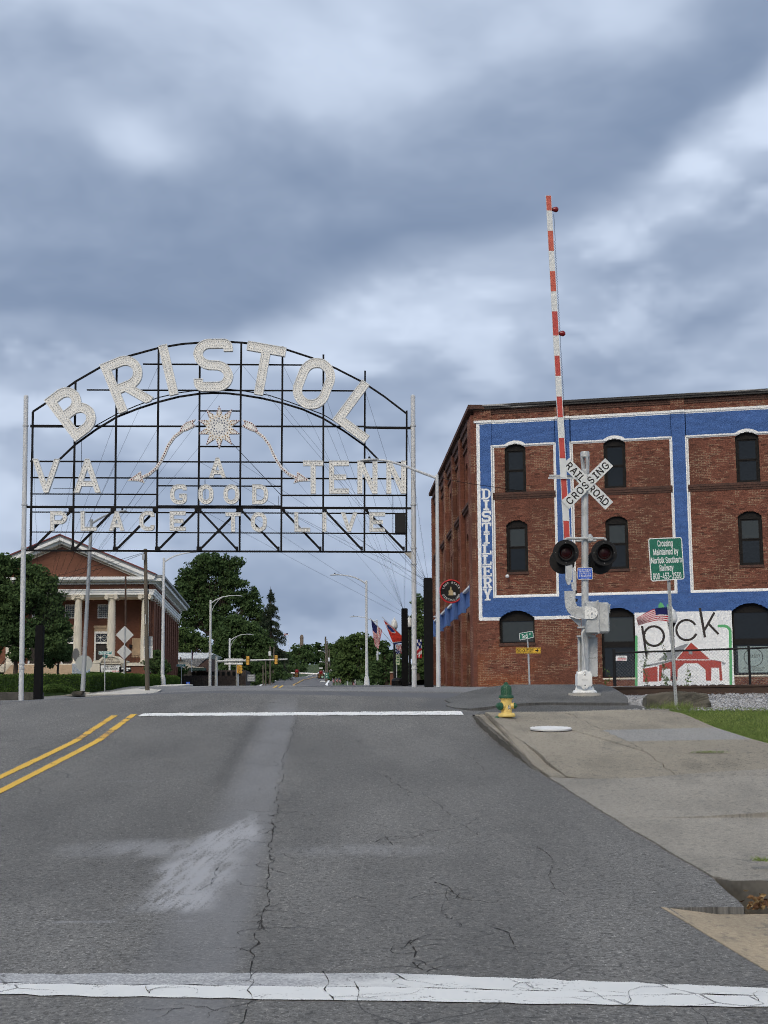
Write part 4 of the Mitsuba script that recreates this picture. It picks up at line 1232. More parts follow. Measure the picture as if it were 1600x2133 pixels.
part(BD, 'painted_barn', coat(Polygon(mp([(640, 868), (798, 692), (995, 862), (995, 872), (1110, 885), (1125, 1088), (1098, 1090), (1090, 955), (1010, 955), (1006, 1090), (955, 1090), (948, 975), (870, 908), (735, 908), (660, 970), (655, 1090), (585, 1090), (582, 965), (495, 965), (490, 1090), (464, 1094), (466, 928), (590, 890)]))), MR)
part(BD, 'painted_barn', coat(Polygon(mp([(300, 965), (450, 940), (450, 1098), (300, 1102)]))), MR)
part(BD, 'painted_barn_roof', coat(Polygon(mp([(452, 882), (560, 775), (745, 705), (785, 702), (640, 862)])), .001), MGY)
part(BD, 'painted_barn_roof', coat(Polygon(mp([(265, 948), (340, 925), (590, 872), (600, 885), (470, 920), (300, 950)])), .001), MGY)
part(BD, 'painted_barn_roof', coat(Polygon(mp([(1010, 868), (1120, 890), (1165, 912), (1130, 925), (1115, 895)])), .001), MGY)
part(BD, 'painted_barn_window', coat(Polygon(mp([(772, 768), (815, 768), (812, 815), (775, 815)])), .003), MGY)
part(BD, 'painted_barn_trim', coat(unary_union([LineString(mp([(640, 872), (1000, 872)])).buffer(.018), LineString(mp([(636, 872), (798, 686), (1000, 866)])).buffer(.016)]), .004), PLAINW)
tw = flat_text('FARMHOUSE', .20, .006, bold=True, width=3.05)
part(BD, 'painted_letters', placed(tw, W(8.05, 3.10, MN - .004), BE, (0, 0, 1), BN), MK, label='row of black letters hidden by the rail')

# ---- long side wall along the street: same floors, piers and tall arched openings
v_ = at(675, 1518, 1.0) - EYE
SD = np.array([v_[0], v_[1], 0]); SD /= np.linalg.norm(SD)
SNm = np.array([-SD[1], SD[0], 0])
SC = BC + BN * .10 - BE * .02


def V(t, z, n=0.0):
    t, z = np.asarray(t, float), np.asarray(z, float)
    return SC + t[..., None] * SD + np.asarray(n, float)[..., None] * SNm + np.stack([0 * z, 0 * z, z], -1)


def vsolid(g, n0, n1):
    return extr(g, lambda v: V(v[:, 0], v[:, 1], np.full(len(v), n0)), lambda v: V(v[:, 0], v[:, 1], np.full(len(v), n1)))


def side_fn(p, n, uv):
    dx, dy = p.x - float(SC[0]), p.y - float(SC[1])
    s, z = dx * float(SD[0]) + dy * float(SD[1]) + .5 * (dx * float(SNm[0]) + dy * float(SNm[1])), p.z
    row = dr.floor(z / .0677)
    odd = row - 2 * dr.floor(row * .5)
    fs, fz = (s + odd * .105) / .21, z / .0677
    c = cell_rand(dr.floor(fs), row, 3)
    m = fbm(s * .6, z * .5, 0, 4)
    col = mix((.125, .047, .033), (.20, .080, .054), c * .6 + .4 * m)
    col = mix(col, mi.Color3f(.075, .034, .025), smoothstep(.5, .7, fbm(s * .9, z * .3, 5, 4)) * .6)
    mo = (fz - dr.floor(fz) < .14) | (fs - dr.floor(fs) < .05)
    mk = mix((.105, .045, .03), (.36, .27, .18), smoothstep(.5, .62, fbm(s * 1.2, z * 2, 2, 3)))
    col = dr.select(mo, mk, col)
    return col


scene['mat_side_brick'] = {'type': 'twosided', 'bsdf': {'type': 'principled', 'base_color': proc(side_fn), 'roughness': .9, 'specular': .2}}
SBL = M('mat_side_blue', (.060, .128, .33), .7, grain=.35, scale=2)
PT = [0.0, 1.35, 4.75, 5.55, 8.55, 9.35, 12.75, 13.5, 16.75, 17.5, 21.3, 22.0]
SLEN = 22.0
side_h = []
for a, b in zip(PT[1::2], PT[2::2]):
    w = (b - a)
    for f in (.30, .74):
        cs = a + w * f
        for zb, zs, za in ((11.15, 12.75, 13.0), (7.85, 9.65, 9.9)):
            side_h.append(arch_hole(cs - .45, cs + .45, zb, zs, za))
        side_h.append(arch_hole(cs - .62, cs + .62, 3.1, 6.1, 6.5))
SH = unary_union(side_h)
part(BD, 'side_wall', vsolid(sbox(0, 2.2, SLEN, 14.5).difference(SH), -.06, -.45), 'mat_side_brick')
for a, b in zip(PT[0::2], PT[1::2]):
    part(BD, 'pier', vsolid(sbox(a + .001, 2.2, b, 14.3), .14, -.05), 'mat_side_brick')
    part(BD, 'pier_band', vsolid(sbox(a + (1.28 if a == 0 else -.012), 6.55, b + .012, 7.45), .152, -.05), SBL)
for a, b in zip(PT[1::2], PT[2::2]):
    part(BD, 'side_band', vsolid(sbox(a, 6.72, b, 7.38), -.045, -.1), SBL)
    part(BD, 'side_band_cap', vsolid(sbox(a - .012, 7.38, b + .012, 7.47), .10, -.1), PLAINW)
    part(BD, 'side_belt', join([vsolid(sbox(a, 10.9, b, 11.02), .10, -.1), vsolid(sbox(a, 10.78, b, 10.895), .04, -.1)]), DKBR)
    part(BD, 'side_corbel', join([vsolid(sbox(a, 14.2, b, 14.45), .12, -.1), vsolid(sbox(a, 13.9, b, 14.19), .04, -.1), vsolid(sbox(a, 13.5, b, 13.6), .02, -.1)]), DKBR)
for h_ in side_h:
    k = part(BD, 'side_window', vsolid(h_.difference(h_.buffer(-.08)), -.2, -.26), FRAME)
    part(k, 'pane', vsolid(h_.buffer(-.075), -.23, -.24), GLASS)
part(BD, 'side_coping', vsolid(sbox(-.3, 14.5, SLEN + .1, 14.67), .26, -.4), DKBR)
part(BD, 'roof', join([extr(Polygon([tuple(W(.1, 0, -.35)[:2]), tuple(W(S1, 0, -.35)[:2]), tuple((W(S1, 0, -.35) + SD * 21.5)[:2]), tuple(V(21.9, 0, -.4)[:2])]), lambda v: np.column_stack([v, 0 * v[:, 0] + 14.0]), lambda v: np.column_stack([v, 0 * v[:, 0] + 14.1]))]), MATTEB)
e_ = W(S1, 0, .1)
part(BD, 'far_wall', join([extr(sbox(0, 2.2, 21.6, 14.5), lambda v: e_ + v[:, :1] * SD + v[:, 1:2] * np.array([0, 0, 1]), lambda v: e_ - BE * .3 + v[:, :1] * SD + v[:, 1:2] * np.array([0, 0, 1])), vsolid(sbox(SLEN - .3, 2.2, SLEN, 14.5), -.06, -12)]), 'mat_side_brick')
part(BD, 'wall_lamp', join([ball(V(17.3, 7.35, .3), (.14, .14, .05)), tube(V(17.3, 7.35, .1), V(17.3, 7.35, .3), .02)]), PLAINW)
part(BD, 'security_camera', join([tube(W(1.28, 7.62, .0), W(1.28, 7.62, .22), .035), ball(W(1.27, 7.6, .26), .075)]), PLAINW, label='small white camera under the left middle window')

# round hanging sign
HC = at(940, 1232, 63.5)
hs = thing('hanging_sign', 'round black hanging sign with red rim and a bottle emblem', 'sign')
rr = .525
put(hs, lathe([(0, -.05), (rr, -.05), (rr, .05), (0, .05)], HC, 48, (0, 1, 0)), BLACK, 30)
part(hs, 'rim', join([lathe([(rr - .055, -.085), (rr - .03, -.10), (rr, -.085), (rr + .012, 0), (rr, .085), (rr - .055, .085)], HC, 48, (0, 1, 0), False)]), REDB, 30)
X_, Z_, F_ = np.array([1.0, 0, 0]), np.array([0, 0, 1.0]), np.array([0, -1.0, 0])


def arc_text(text, a0, a1, rad, hh, inward=False):
    n = len(text)
    for i, ch in enumerate(text):
        if ch == ' ':
            continue
        t = math.radians(a0 + (a1 - a0) * i / (n - 1))
        d = np.array([math.sin(t), 0, math.cos(t)])
        upv = -d if inward else d
        rt = np.array([upv[2], 0, -upv[0]])
        part(hs, 'sign_letter', placed(flat_text(ch, hh, .012, 1.15, True), HC + d * rad + F_ * .052, rt, upv, F_), PLAINW)


arc_text('LOST STATE', -66, 66, .385, .085)
arc_text('DISTILLING', -117, -243, .385, .085, True)
CREAM = M('mat_cream', (.50, .40, .22), .5)
eb = Polygon([(-.085, -.17), (.085, -.17), (.085, .01), (.07, .04), (.03, .06), (.012, .19), (-.012, .19), (-.03, .06), (-.07, .04), (-.085, .01)]).buffer(.01)
fb = lambda v, k: HC + X_ * (v[:, :1] - .02) + Z_ * v[:, 1:2] + F_ * k
part(hs, 'bottle_emblem', extr(eb, lambda v: fb(v, .052), lambda v: fb(v, .062)), CREAM)
gl_ = Polygon([(.12, -.17), (.2, -.17), (.21, -.05), (.19, -.04), (.13, -.04), (.11, -.05)])
part(hs, 'glass_emblem', extr(gl_, lambda v: fb(v, .052), lambda v: fb(v, .062)), PLAINW)
part(hs, 'bracket', join([tube(HC + [.5, 0, .45], HC + [1.6, .1, .45], .025), tube(HC + [.5, 0, -.4], HC + [1.6, .1, -.4], .025)]), BLACK)

# ================================================================== CROSSING MAST WITH GATE
CY = 28.5
CM = CY / FPX                                      # metres per measured pixel at the mast
XS = thing('crossing_signal', 'silver railroad crossing mast with crossbuck, two dark lights and a raised striped gate', 'crossing signal')
z3 = lambda x, y: (1130 + x / 6.665, 920 + y / 6.665)
z4 = lambda x, y: (1140 + x / 7.62, 1180 + y / 7.62)
PX3, PX4 = CM / 6.665, CM / 7.62
mb, mt = at(1219.0, 1442, CY), at(1218.3, 985, CY)
part(XS, 'mast', join([tube(mb, mt, .070, .068, 20)]), SILVER, 35)
fin = at(1219.6, 985, CY)
hz = .43
part(XS, 'finial', join([lathe([(.07, -.02), (.078, 0), (.080, .05), (.064, .07)], fin, 20), lathe([(.088, hz - .11), (.092, hz - .10), (.092, hz - .02), (.085, hz), (0, hz + .01)], fin, 20),
                         lathe([(.093, hz - .10), (.095, hz - .095), (.093, hz - .09)], fin, 20)] +
                        [bar(fin + [.062 * math.cos(a), .062 * math.sin(a), .06], fin + [.078 * math.cos(a), .078 * math.sin(a), hz - .10], .040, .03, (math.cos(a), math.sin(a), 0)) for a in (.35, .35 + math.pi / 2, .35 + math.pi, .35 - math.pi / 2)]), SILVER, 30)
# crossbuck
BC0 = at(1221.6, 1009.5, CY) + [0, -.11, 0]
XW = M('mat_reflective_white', (.58, .60, .60), .4, grain=.12, scale=9, dirt=(.44, .45, .44))


def blade(ang, dy, words, lab):
    ex = np.array([math.cos(ang), 0, math.sin(ang)]); ez = np.array([-math.sin(ang), 0, math.cos(ang)])
    o = BC0 + [0, dy, 0]
    k = part(XS, 'crossbuck_blade', placed(cbox(-.622, -.112, -.004, .622, .112, .004, .003), o, ex, ez, (0, -1, 0)), XW, label=lab)
    for ch, pos in words:
        part(k, 'painted_letter', placed(flat_text(ch, .142, .003, .92 if ch != 'I' else 1, True), o + ex * pos + [0, -.0045, 0], ex, ez, (0, -1, 0)), BLACK)


blade(-math.radians(46.3), 0, list(zip('RAIL', (-.50, -.365, -.25, -.145))) + list(zip('ROAD', (.135, .265, .395, .515))), 'blade reading RAIL ROAD, behind')
blade(math.radians(43.8), -.03, list(zip('CROSSING', (-.50, -.345, -.205, -.06, .10, .235, .355, .51))), 'blade reading CROSSING, in front')
for x, y in ((610, 495), (605, 695)):
    part(XS, 'bolt', lathe([(.016, -.02), (.016, .012), (.010, .018), (0, .018)], at(*z3(x, y), CY) + [0, -.15, 0], 10, (0, -1, 0)), GALV)
part(XS, 'mounting_strap', join([box(BC0[0] - .04, BC0[1] + .005, BC0[2] - .2, BC0[0] + .04, CY - .06, BC0[2] + .2)]), SILVER)
# arm that carries the lights
la, lb = at(1180, 1121.5, CY - .12), at(1259, 1121.5, CY - .12)
part(XS, 'light_arm', join([tube(la, lb, .026, n=12), ptube([la, la + [-.02, 0, -.02], la + [-.03, 0, -.09]], .026, 10), ptube([lb, lb + [.02, 0, -.02], lb + [.03, 0, -.09]], .026, 10),
                            tube(at(1199, 1127, CY + .1), at(1242, 1126, CY + .1), .022, n=10)]), SILVER, 40)
jb = at(1229.5, 1123, CY - .12)
part(XS, 'junction_box', join([cbox(jb[0] - .05, jb[1] - .06, jb[2] - .05, jb[0] + .05, jb[1] + .2, jb[2] + .06, .012), lathe([(.03, 0), (.03, .05), (0, .055)], jb + [0, 0, .05], 10)]), SILVER)


def flasher(cx, cy, name='flashing_light', back=(0, 0)):
    c_ = at(cx, cy, CY - .16)
    k = part(XS, name, join([lathe([(.252, .01), (.258, 0), (.256, -.012), (.110, -.012), (.11, .01)], c_, 40, (0, -1, 0)), lathe([(.10, .02), (.12, -.0), (.11, -.16), (.06, -.2), (0, -.2)], c_ , 24, (0, -1, 0))]), BLACK, 30)
    # hood: open tube, longer above
    g = np.linspace(0, 2 * np.pi, 41)
    L = .05 + .13 * np.clip(np.cos(g) * .5 + .5, 0, 1) ** .6
    rin = .158
    v0 = np.stack([c_[0] + rin * np.sin(g), 0 * g + c_[1], c_[2] + rin * np.cos(g)], 1); v1 = v0 * 1.0; v1[:, 1] -= L
    vo = np.stack([c_[0] + (rin + .006) * np.sin(g), c_[1] - L, c_[2] + (rin + .006) * np.cos(g)], 1); vb_ = vo * 1.0; vb_[:, 1] = c_[1]
    n_ = len(g); i = np.arange(n_ - 1)
    qs = [np.stack([i + a * n_, i + 1 + a * n_, i + 1 + (a + 1) * n_, i + (a + 1) * n_], 1) for a in range(3)]
    q_ = np.vstack(qs)
    part(k, 'hood', (np.vstack([v0, v1, vo, vb_]), np.vstack([q_[:, [0, 1, 2]], q_[:, [0, 2, 3]]])), BLACK)
    part(k, 'lens', lathe([(.150, -.008), (.12, .012), (.07, .026), (0, .032)], c_, 28, (0, -1, 0)), LENS, 30)
    for a in (0, 90, 180, 270):
        d = np.array([math.sin(math.radians(a)), 0, math.cos(math.radians(a))])
        part(k, 'rivet', ball(c_ + d * .205 + [0, -.012, 0], .007, 0), SILVER)
    c2 = c_ + [back[0], .62, back[1]]
    part(XS, 'rear_light', join([lathe([(.252, .01), (.258, 0), (.256, -.012), (0, -.02)], c2, 36, (0, 1, 0)), lathe([(.15, 0), (.15, .3), (.145, .3), (.145, 0)], c2, 24, (0, 1, 0)), lathe([(.12, 0), (.10, -.16), (0, -.2)], c2, 18, (0, 1, 0))]), BLACK, 30)


flasher(1178.8, 1151.2, back=(.0, -.10))
flasher(1258.8, 1151.8, back=(.0, -.10))
# notice plate
sp = at(1218.6, 1194.8, CY - .10)
k = part(XS, 'notice_plate', join([extr(sbox(-.149, -.117, .149, .117).buffer(-.02).buffer(.02), lambda v: sp + np.column_stack([v[:, 0], 0 * v[:, 0], v[:, 1]]), lambda v: sp + np.column_stack([v[:, 0], 0 * v[:, 0] - .003, v[:, 1]]))]), BLUE, label='small blue emergency notice plate')
rim = sbox(-.149, -.117, .149, .117).buffer(-.02).buffer(.02)
part(k, 'border', extr(rim.difference(rim.buffer(-.008)), lambda v: sp + np.column_stack([v[:, 0], 0 * v[:, 0] - .003, v[:, 1]]), lambda v: sp + np.column_stack([v[:, 0], 0 * v[:, 0] - .005, v[:, 1]])), PLAINW)
for tx, z_, h_, w_ in (('REPORT PROBLEM', .072, .024, .25), ('OR EMERGENCY', .036, .024, .22), ('1-800-946-4744', -.004, .024, .23), ('X-ING 472 150 N', -.046, .034, .24), ('NORFOLK SOUTHERN', -.092, .014, .16)):
    part(k, 'plate_text', placed(flat_text(tx, h_, .002, bold=True, width=w_), sp + [0, -.0035, z_], X_, Z_, F_), PLAINW)

# gate arm
GY = CY - .12
bx_ = lambda y: np.interp(y, [407, 1000, 1200], [1142.6, 1174.4, 1185.6])
wx_ = lambda y: np.interp(y, [407, 1000, 1200], [11.2, 13.4, 14.2]) / 2
ARM = part(XS, 'gate_arm', pxs(Polygon([(bx_(407) - wx_(407), 407), (bx_(407) + wx_(407), 407), (bx_(1177) + wx_(1177), 1177), (bx_(1177) - wx_(1177), 1177)]), GY, .035), XW, label='raised gate arm with red and white stripes')
for y0, y1, m_ in ((407.5, 438.3, FADED), (480.7, 522.4, FADED), (564.7, 606.7, FADED), (648.4, 698.8, RED), (741, 782.8, RED), (826, 869, RED), (912.3, 954.7, RED), (998, 1040.5, RED), (1085, 1124, RED)):
    inn = .4 if y0 < 700 else 1.1
    part(ARM, 'stripe', pxs(Polygon([(bx_(y0) - wx_(y0) + inn, y0), (bx_(y0) + wx_(y0) - inn, y0), (bx_(y1) + wx_(y1) - inn, y1), (bx_(y1) - wx_(y1) + inn, y1)]), GY, .004, .004), m_)
part(ARM, 'sleeve', pxs(Polygon([(1178.0, 1177), (1192.2, 1177), (1191.0, 1208), (1178.4, 1208)]), GY, .09, .03), SILVER)
part(ARM, 'hinge', join([pxs(Polygon([(1179, 1208), (1190, 1208), (1188, 1217), (1184, 1219), (1181, 1215)]), GY, .08, .02), pxs(Polygon([(1190, 1213), (1194.5, 1213), (1193.5, 1228), (1191.5, 1228)]), GY, .03, .0), pxbar(1198, 1190, 1198, 1240, 5.5, GY, .05)]), SILVER)
for y in (436.2, 694.6):
    c_ = at(bx_(y) + wx_(y) + 8.3, y, GY + .02)
    part(ARM, 'gate_lamp', join([ball(c_, (.055, .05, .058), 2), lathe([(.035, -.07), (.05, -.04), (.05, 0)], c_, 14, (1, 0, 0))]), LAMPR, 35)
    part(ARM, 'lamp_bracket', join([box(c_[0] - .10, c_[1] - .02, c_[2] - .025, c_[0] - .04, c_[1] + .02, c_[2] + .03)]), BLACK)
wire = []
for i in range(520):
    y = 446 + (955 - 446) * i / 519
    if 692 < y < 712:
        off = 2.5
    elif y < 500 or 712 < y < 735:
        off = 3.4 - .004 * abs(y - 480)
    else:
        off = 2.4 + 1.1 * math.sin(i * 1.15)
    wire.append(at(bx_(y) + wx_(y) + off, y, GY))
part(ARM, 'coiled_wire', ptube(wire, .0042, 4, False), BLACK)
part(XS, 'arm_catch', join([pxbar(1145, 990.5, 1202, 991.5, 3.6, CY + .02, .06), pxbar(1142, 995.5, 1202, 996.2, 3.6, CY - .16, .02)]), SILVER)

# elbow, gear box, counterweight plate
el = Polygon(LineString([z4(275, 390), z4(450, 385)]).coords[:] + [z4(445, 520), z4(452, 580), z4(478, 625), z4(520, 640), z4(610, 640), z4(610, 830), z4(560, 825), z4(450, 800), z4(380, 765), z4(325, 710), z4(292, 640), z4(282, 560)])
part(XS, 'gate_elbow', pxs(el, CY - .30, .05), SILVER)
hub = LineString([z4(598, 735), z4(705, 736)]).buffer(98 / 7.62, 24)
hub = hub.intersection(sbox(z4(598, 0)[0], 0, 3000, 3000))
part(XS, 'hub_plate', pxs(hub, CY - .31, .06), WHITE)
hc = at(*z4(705, 738), CY - .31)
part(XS, 'hub_bolts', join([lathe([(.02, 0), (.02, .03), (0, .032)], hc, 12, (0, -1, 0))] + [lathe([(.010, 0), (.010, .014), (0, .016)], hc + [.083 * math.cos(a), 0, .083 * math.sin(a)], 8, (0, -1, 0)) for a in np.linspace(.52, .52 + 2 * math.pi, 7)[:-1]]), SILVER)
part(XS, 'elbow_stop', join([pxs(Polygon([z4(448, 380), z4(480, 388), z4(478, 425), z4(448, 430)]), CY - .27, .05), pxs(Polygon([z4(442, 505), z4(488, 515), z4(478, 555), z4(442, 560)]), CY - .27, .05)]), BLACK)
# gear box turned a little so that two faces show
o0, o1 = at(*z4(612, 820), CY - .22), at(*z4(785, 820), CY - .10)
g0 = at(*z4(612, 1070), CY - .2); g1 = at(*z4(976, 1060), CY)
zt_, zb_ = at(*z4(780, 575), CY)[2], at(*z4(780, 1068), CY)[2]


def turned_box(xa, xb, y0, y1, za, zb, ang, c=.015):
    v, f = cbox(-(xb - xa) / 2, -(y1 - y0) / 2, za, (xb - xa) / 2, (y1 - y0) / 2, zb, c)
    a = math.radians(ang); cs, sn = math.cos(a), math.sin(a)
    R_ = np.array([[cs, -sn, 0], [sn, cs, 0], [0, 0, 1]])
    return v @ R_.T + [(xa + xb) / 2, (y0 + y1) / 2, 0], f


xa, xm, xb = g0[0], at(*z4(778, 800), CY)[0], g1[0]
GB = part(XS, 'gear_box', turned_box(xa, xm, CY - .27, CY + .12, zb_, zt_, 4), SILVER)
part(GB, 'door', turned_box(xm + .012, xb, CY - .24, CY + .14, zb_ + .012, zt_ - .012, -6, .022), SILVER)
part(GB, 'flange', turned_box(xm - .012, xm + .016, CY - .29, CY + .16, zb_ - .015, zt_ + .025, 0, .006), SILVER)
part(GB, 'hasp', join([pxs(Polygon([z4(972, 600), z4(1012, 600), z4(1012, 612), z4(998, 614), z4(998, 740), z4(984, 745), z4(984, 620), z4(972, 618)]), CY - .1, .05), pxs(Polygon([z4(622, 900), z4(660, 900), z4(660, 932), z4(622, 932)]), CY - .28, .02, .012)]), SILVER)
part(GB, 'lifting_ring', ptube([at(*z4(678 + 18 * math.cos(a), 548 + 18 * math.sin(a)), CY - .1) for a in np.linspace(0, 2 * math.pi, 15)], .006, 6), BLACK)
part(GB, 'bracket', join([pxs(Polygon([z4(340, 785), z4(535, 850), z4(535, 960), z4(500, 940), z4(380, 830)]), CY - .1, .02), pxbar(*z4(490, 965), *z4(608, 965), 3.2, CY - .12, .12), pxbar(*z4(480, 1105), *z4(560, 1105), 3.2, CY - .12, .12), pxbar(*z4(560, 640), *z4(760, 632), 2, CY - .3, .02), pxbar(*z4(640, 1080), *z4(770, 1110), 5, CY - .05, .2)]), SILVER)
part(XS, 'counterweight_plate', pxs(Polygon([z4(640, 1130), z4(800, 1120), z4(803, 1735), z4(790, 1750), z4(715, 1745), z4(640, 1700)]), CY + .16, .05), SILVER)
part(XS, 'counterweight_plate', pxs(Polygon([z4(648, 1450), z4(800, 1450), z4(800, 1456), z4(648, 1456)]), CY + .158, .01), BLACK)
u_ = LineString([z4(655, 1330), z4(668, 1375), z4(705, 1388), z4(745, 1375), z4(782, 1330)]).buffer(.7)
part(XS, 'counterweight_rim', join([pxs(u_, CY + .15, .03), pxs(Polygon([z4(668, 1140), z4(738, 1140), z4(738, 1360), z4(668, 1360)]), CY + .155, .02)]), GALV)
part(XS, 'conduit', join([ptube([at(*z4(592, 1000), CY - .16), at(*z4(555, 1060), CY - .17), at(*z4(556, 1110), CY - .17), at(*z4(600, 1600), CY - .17), at(*z4(602, 1660), CY - .16)], [.026, .026, .021, .022, .026], 10),
                          tube(at(*z4(505, 1120), CY + .02), at(*z4(508, 1660), CY + .02), .026, n=10), tube(at(*z4(528, 1110), CY + .07), at(*z4(530, 1660), CY + .07), .03, n=10)]), SILVER, 40)
# junction base and foot
sh = Polygon([z4(*p) for p in ((482, 1700), (545, 1690), (560, 1655), (600, 1640), (640, 1655), (655, 1690), (712, 1700), (715, 1880), (700, 1900), (655, 1905), (635, 1935), (600, 1952), (565, 1935), (545, 1905), (495, 1895), (482, 1880))])
BX = part(XS, 'junction_base', pxs(sh, CY - .26, .36), WHITE)
part(BX, 'cover_plate', pxs(sh.buffer(-2.2), CY - .26, .012, .012), WHITE)
part(BX, 'bolts', join([lathe([(.012, 0), (.012, .012), (0, .014)], at(*z4(x, y), CY - .275), 8, (0, -1, 0)) for x, y in ((598, 1718), (598, 1885))]), BLACK)
part(BX, 'bolts', join([lathe([(.012, 0), (.012, .012), (0, .014)], at(*z4(x, y), CY - .275), 8, (0, -1, 0)) for x, y in ((600, 1672), (600, 1930))]), SILVER)
part(BX, 'name_cast', placed(flat_text('CROSSING', .018, .004, bold=True, width=.11), at(*z4(596, 1800), CY - .275), X_, Z_, F_), GALV)
part(BX, 'ears', join([pxs(Polygon([z4(478, 1665), z4(540, 1665), z4(540, 1700), z4(478, 1705)]), CY - .1, .15), pxs(Polygon([z4(655, 1665), z4(690, 1665), z4(690, 1700), z4(655, 1700)]), CY - .1, .15)]), WHITE)
ft = at(*z4(595, 1985), CY)
part(XS, 'foot', join([lathe([(.235, -.06), (.24, .0), (.22, .03), (.15, .06), (.12, .13), (.115, .22)], ft + [0, 0, -.01], 24)]), WHITE, 40)
for a in np.linspace(.4, .4 + 2 * math.pi, 7)[:-1]:
    part(XS, 'anchor_bolt', lathe([(.024, 0), (.024, .03), (.014, .035), (.014, .075), (0, .078)], ft + [.185 * math.cos(a), .185 * math.sin(a), .02], 8), WHITE)
g_ = Point(0, 0).buffer(.33, 5)
part(XS, 'foundation', extr(g_, lambda v: np.column_stack([ft[0] + v[:, 0], ft[1] + v[:, 1], 0 * v[:, 0] + ft[2] - .2]), lambda v: np.column_stack([ft[0] + v[:, 0] * .97, ft[1] + v[:, 1] * .97, 0 * v[:, 0] + ft[2] - .03])), CONCL)

# ================================================================== FIRE HYDRANT
hb = at(1055.6, 1501.5, 24.4)
hp = 24.4 / FPX
HY = thing('fire_hydrant', 'yellow fire hydrant with dark green bonnet and caps beside the kerb', 'fire hydrant')
lz = lambda prof: lathe([(r_ * hp, z_ * hp) for r_, z_ in prof], hb, 28)
part(HY, 'barrel', lz([(10.4, -4), (10.4, 6)]), RUST, 40, label='dark rusty foot below the flange')
part(HY, 'barrel', join([lz([(12, 6.5), (17.5, 8), (18.2, 9.5), (18.0, 12.5), (16.5, 14.2), (12.6, 15), (11.3, 17), (11.2, 38), (11.5, 41), (12.6, 44.5), (13, 46.6)])]), HYY, 40)
part(HY, 'bonnet', join([lz([(11.5, 45.5), (15.2, 46.2), (15.4, 48), (15.4, 50.8), (14.6, 52), (10.9, 52.6), (10.6, 55), (10.5, 62), (9.9, 67), (8.5, 71), (6.2, 74), (4.6, 75), (4.4, 75.4), (5.2, 75.6), (5.2, 76.8), (3.0, 77.2), (2.6, 79.4), (0, 79.6)])]), HYG, 40)
ribs = []
for a in np.linspace(0, 2 * math.pi, 15)[:-1]:
    prof = [(10.7, 53), (10.7, 62), (10.1, 67), (8.7, 71)]
    ribs.append(ptube([hb + np.array([r_ * math.cos(a), r_ * math.sin(a), z_]) * np.array([hp, hp, hp]) for r_, z_ in prof], .006, 5))
part(HY, 'bonnet_ribs', join(ribs), HYG)
part(HY, 'flange_bolts', join([lathe([(1.1 * hp, 0), (1.1 * hp, 1.6 * hp), (0, 1.7 * hp)], hb + np.array([13.8 * math.cos(a), 13.8 * math.sin(a), 44.4]) * hp, 6) for a in np.linspace(.2, 6.48, 9)[:-1]] +
                              [lathe([(1.3 * hp, 0), (1.3 * hp, 1.8 * hp), (0, 1.9 * hp)], hb + np.array([15.6 * math.cos(a), 15.6 * math.sin(a), 14]) * hp, 6) for a in np.linspace(.2, 6.48, 9)[:-1]]), HYY)
for d, rad, ln, cap, zz in (((-.80, -.60, 0), 8.2, 15.5, 5.5, 29.5), ((.96, -.22, 0), 6.0, 17.2, 4.6, 30.5), ((-.96, .22, 0), 6.0, 17, 4.6, 30.5)):
    d = np.array(d) / np.linalg.norm(d)
    o = hb + [0, 0, zz * hp]
    part(HY, 'nozzle', lathe([(rad * .98 * hp, 6 * hp), (rad * .98 * hp, ln * .78 * hp), (rad * 1.08 * hp, ln * .80 * hp), (rad * 1.08 * hp, ln * .93 * hp), (0, ln * .93 * hp)], o, 22, d), HYY, 35)
    k = part(HY, 'cap', lathe([(rad * .9 * hp, ln * .93 * hp), (rad * 1.0 * hp, (ln + .8) * hp), (rad * .98 * hp, (ln + cap * .55) * hp), (rad * .7 * hp, (ln + cap * .75) * hp), (2.2 * hp, (ln + cap * .8) * hp), (2.0 * hp, (ln + cap * 1.2) * hp), (0, (ln + cap * 1.22) * hp)], o, 20, d), HYG, 35)
# stencilled mark, moulded round the barrel
for r0, r1, a0, a1, m_, lf in ((4.4, 5.4, 110, 250, BLACK, .0), (3.3, 4.4, 95, 265, PLAINW, .0), (2.2, 3.3, 100, 260, BLACK, .0), (1.2, 2.0, 100, 260, PLAINW, 0), (3.6, 4.8, -62, 62, BLACK, 0), (2.6, 3.5, -70, 70, PLAINW, 0)):
    t = np.radians(np.linspace(a0, a1, 18))
    g_ = Polygon([(r1 * math.cos(q) * .75, r1 * math.sin(q)) for q in t] + [(r0 * math.cos(q) * .75, r0 * math.sin(q)) for q in t[::-1]])

    def cyl(v, R_):
        a = math.radians(-90 + 31) + v[:, 0] / 11.3
        return hb + np.column_stack([R_ * np.cos(a), R_ * np.sin(a), 27.2 + v[:, 1]]) * hp
    part(HY, 'stencil_mark', extr(g_, lambda v: cyl(v, 11.2), lambda v: cyl(v, 11.5)), m_)
pst = at(1036, 1498.5, 24.2)
part(HY, 'drain_stub', join([tube(pst + [0, .06, .0], pst + [0, -.02, .02], .03, .034, 10), ball(pst + [-.01, -.02, .02], .036)]), HYG, 40)

# utility cover in the sidewalk
uc = np.array([2.52, 22.15])
UC = thing('utility_cover', 'round white painted utility cover set in the sidewalk', 'utility cover')
fz = lambda v, d: np.column_stack([uc + v, PL(0, uc[1] + v[:, 1]) + .012 + H + d])
cov = Point(0, 0).buffer(.315, 24)
put(UC, extr(cov, lambda v: fz(v, -.02), lambda v: fz(v, .004)), M('mat_cover', (.50, .505, .50), .7, grain=.5, scale=9, dirt=(.40, .39, .37)))

